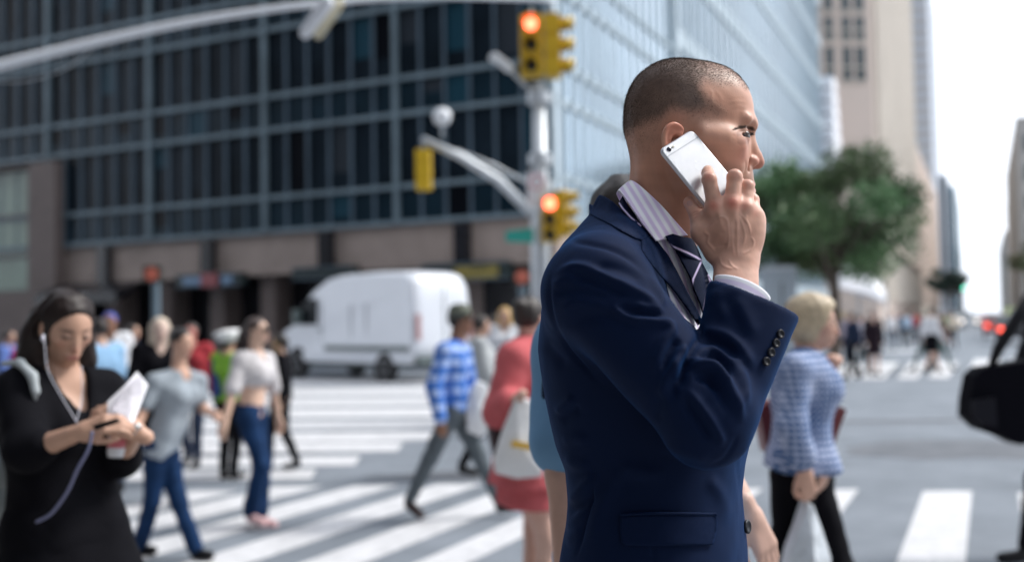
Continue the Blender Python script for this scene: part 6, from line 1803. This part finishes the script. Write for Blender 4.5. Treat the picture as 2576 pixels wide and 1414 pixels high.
fh.add(fh.cone(P(-50,-80,-60), Wb(78, 935, 3.0), .030, .030), .04); fh.add(fh.cone(P(-50,60,-60), Wb(215, 905, 3.12), .028, .03), .04)
fh.sub(E((74,0,-34),(66,64,72)), .01); fh.sub(fh.cone(P(66,0,18), P(150,0,30), .050, .058), .012); fh.sub(E((-6,-86,-12),(20,14,34)), .01)
V, F = mesh_of(fh); V = V + normals(V, F) * (.003 * fbm((V - hd) @ A.T * np.array([1,1,.25]), 150, 3, 2))[:, None]; link('hair', mesh_np('hair', V, F), M_wh, r1)
blob('backpack_strap', [(Wb(10,915,3.0),Wb(50,912,2.90),.010,.013),(Wb(50,912,2.90),Wb(82,945,2.87),.013,.014),(Wb(82,945,2.87),Wb(90,985,2.86),.014,.013),(Wb(90,985,2.86),Wb(84,1050,2.87),.006,.005)], pm('grey_strap', (.42,.46,.48)), r1, .008, .01)
bp_ = empty('backpack', tuple(Wb(-10, 1200, 3.2)), 'grey backpack on the back of the woman in black', 'backpack')
blob('pack', [(Wb(-60,1080,3.25),Wb(-40,1220,3.22),.11,.13)], pm('grey_pack', (.32,.36,.37)), bp_, .015, .02, .01); blob('pocket', [(Wb(-60,1150,3.15),Wb(0,1170,3.1),.07,.07)], pm('grey_pack2', (.28,.31,.32)), bp_, .015, .02)
wp = empty('mobile_phone', tuple(Wb(275, 1058, 2.66)), 'phone in the hands of the woman in black', 'phone')
slabpx('case', [(232,1070),(292,1052),(300,1062),(240,1082)], 2.66, .008, M_blkshoe, wp)
ep = empty('earphones', tuple(Wb(190, 1060, 2.8)), 'white earphones with a long cord hanging to the phone of the woman in black', 'earphones')
M_cord = mat('white_cord', (.62,.62,.70), rough=.5); M_cord2 = mat('lilac_cord', (.17,.18,.30), rough=.6)
mb = MB(); ear = Wb(107, 852, 2.90); mb.tube([Wb(110, 842, 2.905), ear, Wb(112, 862, 2.90)], [.004,.006,.003], 8); mb.build('earbud', M_cord, ep, True)
mb = MB(); mb.tube(catmull([Wb(112, 862, 2.90), Wb(120, 930, 2.88), Wb(150, 990, 2.86), Wb(192, 1060, 2.82), Wb(200, 1085, 2.75)], 24), .0014, 6); mb.tube(catmull([Wb(205, 920, 2.90), Wb(206, 1000, 2.88), Wb(192, 1060, 2.82)], 14), .0014, 6); mb.build('cord', M_cord, ep, True)
mb = MB(); mb.tube(catmull([Wb(232, 1085, 2.70), Wb(222, 1130, 2.70), Wb(195, 1180, 2.70), Wb(170, 1235, 2.72), Wb(130, 1290, 2.74), Wb(92, 1312, 2.76)], 40), .0045, 8); mb.build('strap', M_cord2, ep, True)
pa = empty('papers', tuple(Wb(315, 1000, 2.85)), 'folded white papers held up by the woman in black', 'papers')
slabpx('sheet', [(270,1010),(318,965),(344,935),(372,968),(352,1020),(330,1075),(300,1090),(270,1060)], 2.84, .004, mat('paper', (.80,.80,.84), rough=.7, noise=.08, nscale=20), pa, [2.80,2.84,2.88,2.92,2.88,2.82,2.80,2.80])
slabpx('sheet', [(280,1030),(330,960),(352,946),(360,990),(322,1050)], 2.79, .003, mat('paper_printed', (.66,.64,.70), rough=.7, noise=.2, nscale=30), pa, [2.78,2.82,2.85,2.86,2.80])
wt = empty('bottle', tuple(Wb(290, 1145, 2.86)), 'small clear bottle held below the papers by the woman in black', 'bottle')
mb = MB(); mb.lathe([(.001,0),(.022,.002),(.024,.02),(.024,.065),(.014,.08),(.011,.09),(.001,.092)], Wb(290, 1150, 2.86), (.1,0,1), 14); mb.build('bottle_body', mat('clear_plastic', (.6,.62,.66), rough=.15), wt, True)
mb = MB(); mb.lathe([(.025,.03),(.0255,.031),(.0255,.055),(.025,.056)], Wb(290, 1150, 2.86), (.1,0,1), 14); mb.build('label_band', mat('band_red', (.5,.12,.14), rough=.5), wt, True)
mb = MB(); mb.tube(catmull([Wb(334,1094,2.85), Wb(344,1072,2.82), Wb(352,1078,2.86), Wb(348,1100,2.89)], 14), .008, 8); mb.build('wristwatch', mat('watch_steel', (.6,.6,.6), rough=.3, metal=.7), r1, True)

# 2 woman in grey tee and jeans
Y2 = 7.0; q = lambda x, y, Y=Y2: W(x, y, Y)
J = skeleton((q(440, 1000)[0], Y2, 0), R(-15), 1.60)
J.update(hd=q(458,862), nk=q(450,925), shR=q(390,962,6.87), shL=q(500,958,7.13), chest=q(445,1000), waist=q(425,1075), pel=q(405,1130), elR=q(352,1050,6.8), wrR=q(330,1115,6.65), elL=q(512,1030,7.15), wrL=q(545,1045,6.95),
         hipR=q(392,1140,6.95), hipL=q(420,1140,7.05), knR=q(382,1262,6.95), anR=q(352,1372,7.15), knL=q(450,1265,7.0), anL=q(492,1380,6.98), toR=q(385,1385,7.1), toL=q(528,1398,6.92))
J['hf'] = norm([.85,-.5,-.1])
r2 = body_person('woman in grey T-shirt and blue jeans striding over the stripes', J, dict(skin=(.60,.36,.26), hair=('bun', (.015,.011,.011)), top=(M_greytee, .30, 'hip', .013), neck=.10, hemz=-.10, legs=('trousers', M_jeans, 1), shoe=M_blkshoe, lowshoe=True, w=.95, flare=.010), h=.011)
# 3 woman in crop top
Y3 = 8.05; q = lambda x, y, Y=Y3: W(x, y, Y)
J = skeleton((q(645, 1000)[0], Y3, 0), R(-5), 1.66)
J.update(hd=q(648,832), nk=q(642,885), shR=q(606,908,7.95), shL=q(672,908,8.20), chest=q(640,945), waist=q(634,1000), pel=q(632,1040), elR=q(584,990,7.85), wrR=q(566,1062,7.75), elL=q(690,985,8.30), wrL=q(700,1050,8.35),
         hipR=q(622,1050,7.97), hipL=q(645,1050,8.13), knR=q(655,1170,7.95), anR=q(630,1290,8.05), knL=q(662,1165,8.15), anL=q(655,1295,8.15), toR=q(662,1318,7.90), toL=q(690,1322,8.05))
J['hf'] = norm([.9,-.3,.05])
r3 = body_person('woman in a pale crop top, bare midriff and blue jeans', J, dict(skin=(.66,.44,.33), hair=('tail', (.05,.03,.025)), top=(pm('pale_blouse', (.55,.53,.54), noise=.15, nscale=20), .42, 'crop', .02), legs=('trousers', M_jeans, 1), rise=.045, shoe=mat('pink_shoe', (.70,.45,.45), rough=.6), lowshoe=True, w=.98, flare=.018), h=.011)
mb = MB(); A = frame(J['hf']); c_ = J['hd']
for s in (1, -1): mb.lathe([(.001,0),(.026,.002),(.028,.006),(.001,.008)], c_ + A[0]*.088 + A[1]*.032*s + A[2]*.004, tuple(A[0]), 14)
mb.tube([c_ + A[0]*.09 + A[1]*.06, c_ + A[0]*.092, c_ + A[0]*.09 - A[1]*.06], .003, 6); mb.build('sunglasses', M_blkshoe, r3, True)
# 4 traffic officer
Y4 = 10.5; q = lambda x, y, Y=Y4: W(x, y, Y)
J = skeleton((q(575, 1000)[0], Y4, 0), R(60), 1.56)
J.update(hd=q(572,868), elL=q(545,985,10.4), elR=q(590,985,10.7))
r4 = body_person('traffic officer in a lime vest, white cap and black trousers', J, dict(skin=MS_, hair=('short', (.02,.015,.012)), top=(pm('lime_vest', (.26,.52,.06)), .05, 'hip', .022), legs=('trousers', M_black, 1), shoe=M_blkshoe, fem=False), h=.014)
mb = MB(); c_ = J['hd'] + np.array([0,0,.06]); mb.lathe([(.001,-.02),(.10,-.02),(.105,.03),(.135,.06),(.13,.085),(.06,.10),(.001,.102)], c_, (-.15,-.1,1), 20); mb.build('cap', mat('cap_white', (.78,.78,.78), rough=.6), r4, True)
blob('sleeves', [(J['shL'],J['elL'],.06,.05),(J['elL'],J['wrL'],.05,.04),(J['shR'],J['elR'],.06,.05),(J['elR'],J['wrR'],.05,.04)], pm('blue_shirt', (.04,.07,.2)), r4, .014, .01)
# 5 man in blue plaid shirt
Y5 = 8.25; q = lambda x, y, Y=Y5: W(x, y, Y)
J = skeleton((q(1145, 1000)[0], Y5, 0), R(0), 1.72)
J.update(hd=q(1160,808), nk=q(1150,858), shR=q(1118,885,8.05), shL=q(1165,885,8.45), chest=q(1138,920), waist=q(1140,985), pel=q(1142,1025), elR=q(1092,975,7.97), wrR=q(1108,1055,7.90), elL=q(1185,975,8.50), wrL=q(1190,1045,8.45),
         hipR=q(1138,1035,8.15), hipL=q(1150,1035,8.33), knR=q(1082,1150,8.17), anR=q(1030,1258,8.20), toR=q(1058,1296,8.15), knL=q(1205,1145,8.30), anL=q(1258,1265,8.30), toL=q(1290,1278,8.25))
M_plaid = checks('blue_plaid', (.04,.15,.50), (.40,.52,.80), 55)
r5 = body_person('man in blue plaid shirt, grey trousers and patterned cap in mid stride', J, dict(skin=DS_, hair=('short', (.01,.009,.009)), top=(M_plaid, .97, 'hip', .026), neck=.03, legs=('trousers', pm('grey_trousers', (.11,.13,.145)), 1), shoe=mat('brown_shoe', (.03,.012,.012), rough=.4), fem=False, w=.98), h=.011)
mb = MB(); A = frame(J['hf']); mb.lathe([(.001,-.01),(.094,-.01),(.098,.03),(.085,.075),(.05,.1),(.001,.105)], J['hd'] + np.array([-.012,0,.045]), (0,0,1), 20)
mb.lathe([(.001,0),(.075,0),(.075,.008),(.001,.01)], J['hd'] + np.array([.085,0,.045]), (.15,0,1), 16); mb.build('cap', mat('camo_cap', (.10,.11,.085), rough=.8, noise=.6, nscale=25), r5, True)
# 6 woman in the red coat, seen from behind
Y6 = 5.2; q = lambda x, y, Y=Y6: W(x, y, Y)
J = skeleton((q(1335, 1000)[0], Y6, 0), R(20), 1.72)
J.update(hd=q(1334,800), nk=q(1332,862), shR=q(1296,905,5.05), shL=q(1375,905,5.35), chest=q(1335,960), waist=q(1330,1050), pel=q(1325,1130), elR=q(1262,1035,4.98), wrR=q(1292,1010,4.85), elL=q(1400,1040,5.4), wrL=q(1410,1130,5.3), hipR=q(1315,1140,5.12), hipL=q(1345,1140,5.28))
J['hd_R'] = norm([.7,-.5,.1]); J['hf'] = norm([.6,.8,-.05])
M_coat = pm('coral_red_coat', (.52,.12,.13), noise=.1, nscale=8)
r6 = body_person('woman in coral red coat and dark bun, bare legs, next to the suited man', J, dict(skin=LS_, hair=('bun', (.02,.013,.011)), top=(M_coat, .85, 'long', .045), hem=.34, flarett=.05, legs=('skirt', M_coat, .30), shoe=M_blkshoe, w=1.02, lowshoe=True), h=.012)
wb_ = empty('carrier_bag', tuple(q(1300, 1200, 4.86)), 'white carrier bag with a yellow mark on the arm of the woman in red', 'bag')
slabpx('bag', [(1296,1002),(1330,1008),(1352,1030),(1362,1110),(1364,1198),(1300,1204),(1246,1190),(1240,1160),(1262,1090)], 4.78, .12, M_bagw, wb_, bulge=.05)
slabpx('yellow_mark', [(1288,1108),(1345,1118),(1345,1134),(1286,1122)], 4.715, .004, mat('yellow_ink', (.75,.45,.03), rough=.6), wb_)
hb = empty('handbag', tuple(q(1235, 1130, 4.95)), 'dark handbag under the red coat sleeve', 'bag')
blob('pouch', [(q(1250,1060,5.0),q(1268,1130,5.0),.055,.07)], mat('dark_leather', (.035,.015,.02), rough=.45), hb, .012, .01, .006); mb = MB(); mb.tube(catmull([q(1240,1060,5.0), q(1258,1000,4.98), q(1275,1060,5.0)], 16), .008, 6); mb.build('handle', M_blkshoe, hb, True)
# white bag carried by the plaid man
wb2 = empty('carrier_bag', tuple(W(1205, 1090, 7.7)), 'white carrier bag hanging between the plaid shirt and the red coat', 'bag')
slabpx('bag', [(1196,960),(1222,968),(1238,1010),(1240,1075),(1210,1100),(1176,1085),(1172,1040),(1182,985)], 8.15, .16, M_bagw, wb2, bulge=.05)
# 7 tall man directly behind the suited man
Y7 = 2.12; q = lambda x, y, Y=Y7: W(x, y, Y)
J = skeleton((q(1590, 1000)[0], Y7, .15), R(75), 1.80)
J.update(hd=q(1582,578,2.12), nk=q(1580,680,2.12), shL=q(1440,880,2.10), shR=q(1720,842,2.2), chest=q(1600,980), waist=q(1610,1180), pel=q(1630,1380), elL=q(1412,1190,2.06), wrL=q(1425,1440,2.02), elR=q(1790,1120,2.28), wrR=q(1886,1292,2.2))
J['f'] = np.array([.25,.97,0]); J['l'] = np.array([-.97,.25,0]); J['k'] = 1.0
J['hd_R'] = norm([.42,-.05,-.95]); J['ho_R'] = np.array([.45,-.9,.1]); J['hs_R'] = 1; J['curlR'] = .42
for s_, px in (('L', 1500), ('R', 1700)): J['hip'+s_] = q(px, 1400, 2.14)
b_ = J['base']
for s_, a in (('L', 1), ('R', -1)): J['kn'+s_] = b_ + J['l']*.1*a + [0,0,.5]; J['an'+s_] = b_ + J['l']*.1*a + [0,0,.1]; J['to'+s_] = b_ + J['l']*.1*a + J['f']*.16 + [0,0,.05]
M_btee = pm('steel_blue_tee', (.16,.32,.52))
r7 = body_person('dark-haired man in blue T-shirt mostly hidden behind the suited man', J, dict(skin=LS_, hair=('short', (.02,.014,.012)), top=(M_btee, .36, 'hip', .030), hemz=-.1, legs=('trousers', pm('pale_jeans', (.25,.38,.58)), 1), shoe=M_blkshoe, fem=False, w=.9), h=.010)
blob('backpack_strap', [(q(1392,860,2.02),q(1376,920,2.0),.010,.010),(q(1376,920,2.0),q(1368,1000,2.0),.010,.006)], M_navy2, r7, .006, .01)
# 8 blonde woman in checked cardigan
Y8 = 4.15; q = lambda x, y, Y=Y8: W(x, y, Y)
J = skeleton((q(2030, 1000)[0], Y8, 0), R(-5), 1.68)
J.update(hd=q(2048,812), nk=q(2028,885), shR=q(2000,935,3.98), shL=q(2045,930,4.32), chest=q(2022,985), waist=q(2015,1090), pel=q(2018,1180), elR=q(1992,1070,3.92), wrR=q(2026,1185,3.88), elL=q(2068,1000,4.35), wrL=q(2085,945,4.2),
         hipR=q(1998,1195,4.08), hipL=q(2032,1195,4.24), knR=q(1975,1440,4.1), knL=q(2110,1430,4.22), anR=q(1950,1700,4.15), anL=q(2170,1695,4.2), toR=q(1990,1745,4.1), toL=q(2235,1730,4.15))
J['hf'] = norm([.93,-.36,-.06]); J['hd_R'] = norm([.12,-.02,-1]); J['ho_R'] = np.array([0,-1,.0]); J['curlR'] = .95
J['hd_L'] = norm([.1,-.4,.8]); J['curlL'] = 1.0
M_card = checks('checked_cardigan', (.045,.11,.26), (.50,.55,.72), 250)
r8 = body_person('blonde woman in blue checked cardigan walking right with bags', J, dict(skin=(.60,.36,.27), hair=('bob', (.50,.40,.27)), top=(M_card, .85, 'long', .022), hem=-.0, neck=.06, legs=('trousers', M_black, 1), shoe=M_blkshoe, w=1.02), h=.010)
tb = empty('tote_bag', tuple(q(2020, 1160, 4.5)), 'burgundy tote on the far side of the blonde woman', 'bag')
slabpx('bag', [(1908,1030),(1935,1010),(2095,1015),(2130,1030),(2084,1160),(1930,1140)], 4.42, .13, M_burg, tb, bulge=.02)
mb = MB(); mb.tube(catmull([q(1960,1015,4.45), q(2000,950,4.45), q(2060,950,4.45), q(2080,1015,4.45)], 20), .01, 8); mb.build('handle', M_burg, tb, True)
pb_ = empty('carrier_bag', tuple(q(2035, 1480, 3.9)), 'translucent white carrier bag in the blonde woman\'s hand', 'bag')
slabpx('bag', [(2032,1268),(2046,1270),(2068,1330),(2090,1400),(2096,1480),(2060,1520),(1990,1510),(1976,1450),(1990,1390),(2012,1330)], 3.88, .10, mat('pale_plastic', (.62,.67,.72), rough=.4, noise=.15, nscale=10, bump=.6, bscale=16, bdist=.03), pb_, bulge=.07)
# 9 person with black shoulder bag at the right edge
Y9 = 6.57; q = lambda x, y, Y=Y9: W(x, y, Y)
J = skeleton((q(2650, 1000)[0], Y9, 0), R(185), 1.78, stride=.28, swing=.1)
r9 = body_person('person in black at the right edge, only a sleeve and shoe in view', J, dict(skin=MS_, hair=('short', M_hairbr), top=(M_black, .95, 'hip', .035), legs=('trousers', M_black, 1), shoe=M_blkshoe, fem=False), h=.014)
sb = empty('shoulder_bag', tuple(q(2520, 1100, 6.2)), 'black laptop bag on a long strap at the right edge', 'bag')
slabpx('bag', [(2452,945),(2476,925),(2600,905),(2640,915),(2650,1120),(2560,1118),(2520,1098),(2470,1082),(2438,1050),(2440,1010)], 6.15, .16, mat('black_nylon', (.004,.004,.007), rough=.7, spec=.05), sb, bulge=.008)
slabpx('pocket', [(2450,1010),(2505,1000),(2510,1075),(2472,1070),(2450,1045)], 6.10, .05, mat('black_nylon_shiny', (.010,.010,.015), rough=.6, spec=.12), sb)
mb = MB(); mb.tube([q(2492,925,6.2), q(2510,880,6.2), q(2560,800,6.2), q(2620,700,6.25)], [.022,.036,.042,.042], 8); mb.tube([q(2600,905,6.25), q(2588,820,6.25), q(2600,700,6.28)], .035, 8); mb.build('strap', M_blkshoe, sb, True)

# the farther crowd: each person an object of their own
def far(px, ytop, Y, label, skin, hair, top, legs, yaw=0.0, stride=.2, sleeve=.95, hgt=None, fem=True, h=.022, grp=None, width=1.0, kind='trousers', hx=None):
    H_ = hgt or (W(px, ytop, Y)[2]) / 1.0
    J = skeleton((W(px, 800, Y)[0], Y, 0), yaw, H_, stride=stride * (1 if hx is None else hx), swing=.06)
    return body_person(label, J, dict(skin=skin, hair=hair, top=(top, sleeve, 'hip', .03), legs=(kind, legs, .4), shoe=M_blkshoe, fem=fem, w=width), h=h, group=grp)
hb_, hbl, hg = ('short', (.02,.014,.012)), ('bob', (.5,.38,.2)), ('none', None)
gL, gR, gF = 'people beyond the woman in black', 'people beyond the plaid shirt', 'people crossing far up the avenue'
far(277, 785, 12.5, 'man in navy jacket over a white shirt with a blue cap', DS_, ('short', (.05,.08,.4)), M_wcloth, M_navy2, R(-80), .1, grp=gL, fem=False)
far(252, 800, 9.6, 'person in light blue shirt right behind the woman in black', MS_, hb_, M_lblue, M_navy2, R(150), .15, grp=gL, sleeve=.4)
far(402, 797, 9.2, 'person with pale blond hair in a black top behind the grey T-shirt', (.68,.5,.42), ('long', (.60,.50,.40)), M_black, M_black, R(-60), .1, grp=gL, sleeve=.4)
far(482, 812, 11.5, 'person with reddish face behind the grey T-shirt woman\'s shoulder', (.5,.18,.14), hb_, pm('red_top', (.35,.04,.05)), M_navy2, R(-90), .1, grp=gL)
far(20, 830, 15, 'person in blue top at the far left by the shopfront', MS_, hb_, pm('mid_blue_top', (.10,.16,.4)), M_black, R(0), .1, grp=gL)
far(55, 835, 14, 'person in magenta top at the far left by the shopfront', MS_, hb_, pm('magenta_top', (.4,.02,.12)), M_black, R(180), .1, grp=gL)
far(330, 815, 14, 'person in dark clothes half behind the blue-capped man', MS_, hb_, M_navy2, M_black, R(0), .1, grp=gL)
far(706, 838, 11, 'person in black right of the crop-top woman', MS_, ('tail', (.02,.014,.012)), M_black, M_black, R(180), .15, grp=gR)
far(1205, 792, 10.5, 'person in grey-white jacket behind the plaid-shirt man', MS_, hb_, pm('pale_grey_jacket', (.42,.44,.45)), M_black, R(10), .2, grp=gR, width=1.15)
far(1270, 772, 14, 'blonde person in white top beyond the red coat', MS_, ('long', (.55,.35,.12)), M_wcloth, M_navy2, R(-100), .1, grp=gR)
far(1240, 792, 15.5, 'person in white shirt and red skirt beyond the plaid shirt', MS_, hb_, M_wcloth, pm('dark_red_skirt', (.35,.03,.04)), R(0), .1, grp=gR, kind='skirt')
far(1302, 790, 16, 'person in blue shirt behind the red coat\'s bun', MS_, hb_, pm('cobalt_top', (.06,.18,.45)), M_black, R(170), .1, grp=gR)
far(2340, 775, 27, 'person in white top and black skirt on the far crossing', LS_, hb_, M_wcloth, M_black, R(20), .3, grp=gF, kind='skirt')
far(2362, 783, 28, 'person in brown stepping right on the far crossing', MS_, hb_, pm('brown_top', (.14,.07,.06)), pm('grey_green', (.10,.14,.14)), R(0), .35, grp=gF)
far(2322, 788, 28, 'person in dark grey left of the white top on the far crossing', MS_, hb_, M_navy2, pm('grey_green2', (.12,.16,.16)), R(180), .35, grp=gF)
far(2196, 780, 26, 'slim person in a long dark dress on the far crossing', LS_, hb_, pm('plum_black', (.02,.012,.018)), pm('plum_black2', (.02,.012,.018)), R(-90), .0, grp=gF, kind='skirt', width=.9)
far(2143, 783, 25, 'person in navy top and black trousers near the blonde woman', MS_, hb_, M_navy2, M_black, R(180), .2, grp=gF)
far(2162, 790, 27, 'person in pale shirt beside the navy top far off', LS_, hb_, pm('pale_lilac', (.6,.58,.66)), pm('charcoal', (.04,.05,.055)), R(0), .25, grp=gF)
far(2118, 784, 30, 'person in mauve top just right of the blonde woman\'s face', LS_, hbl, pm('mauve_top', (.4,.36,.45)), M_navy2, R(90), .1, grp=gF)
cl_ = [('white', (.7,.7,.72)), ('pink', (.55,.3,.33)), ('dark grey', (.05,.05,.06)), ('pale blue', (.4,.5,.62)), ('black', (.012,.012,.015)), ('red', (.45,.06,.06)), ('green', (.1,.25,.12)), ('cream', (.6,.52,.42))]
xs_ = [2240, 2256, 2268, 2280, 2292, 2306, 2380, 2396]
for i, (x_, (cn_, cc_)) in enumerate(zip(xs_, cl_)):
    far(x_, 784, 44 + 3.1 * ((i * 5) % 7), 'distant pedestrian in a %s top, %s in the crowd up the avenue' % (cn_, ['leftmost','second from left','third from left','fourth from left','fifth from left','sixth from left','next to last','last at right'][i]), MS_, hb_, pm('top_%d' % i, cc_), [M_navy2, M_black][i % 2], R(90 if i % 2 else -90), .15, h=.04, grp=gF)
skin, HV, HF = build_man_skin()
h = link('hair', build_man_hair(HV, HF, skin), M_hairb, man)
jk, JV, JF = build_suit()
st, SV, SF = build_shirt()
build_details(jk, JV, JF, SV, SF)
build_phone(); build_eyes(); build_legs()
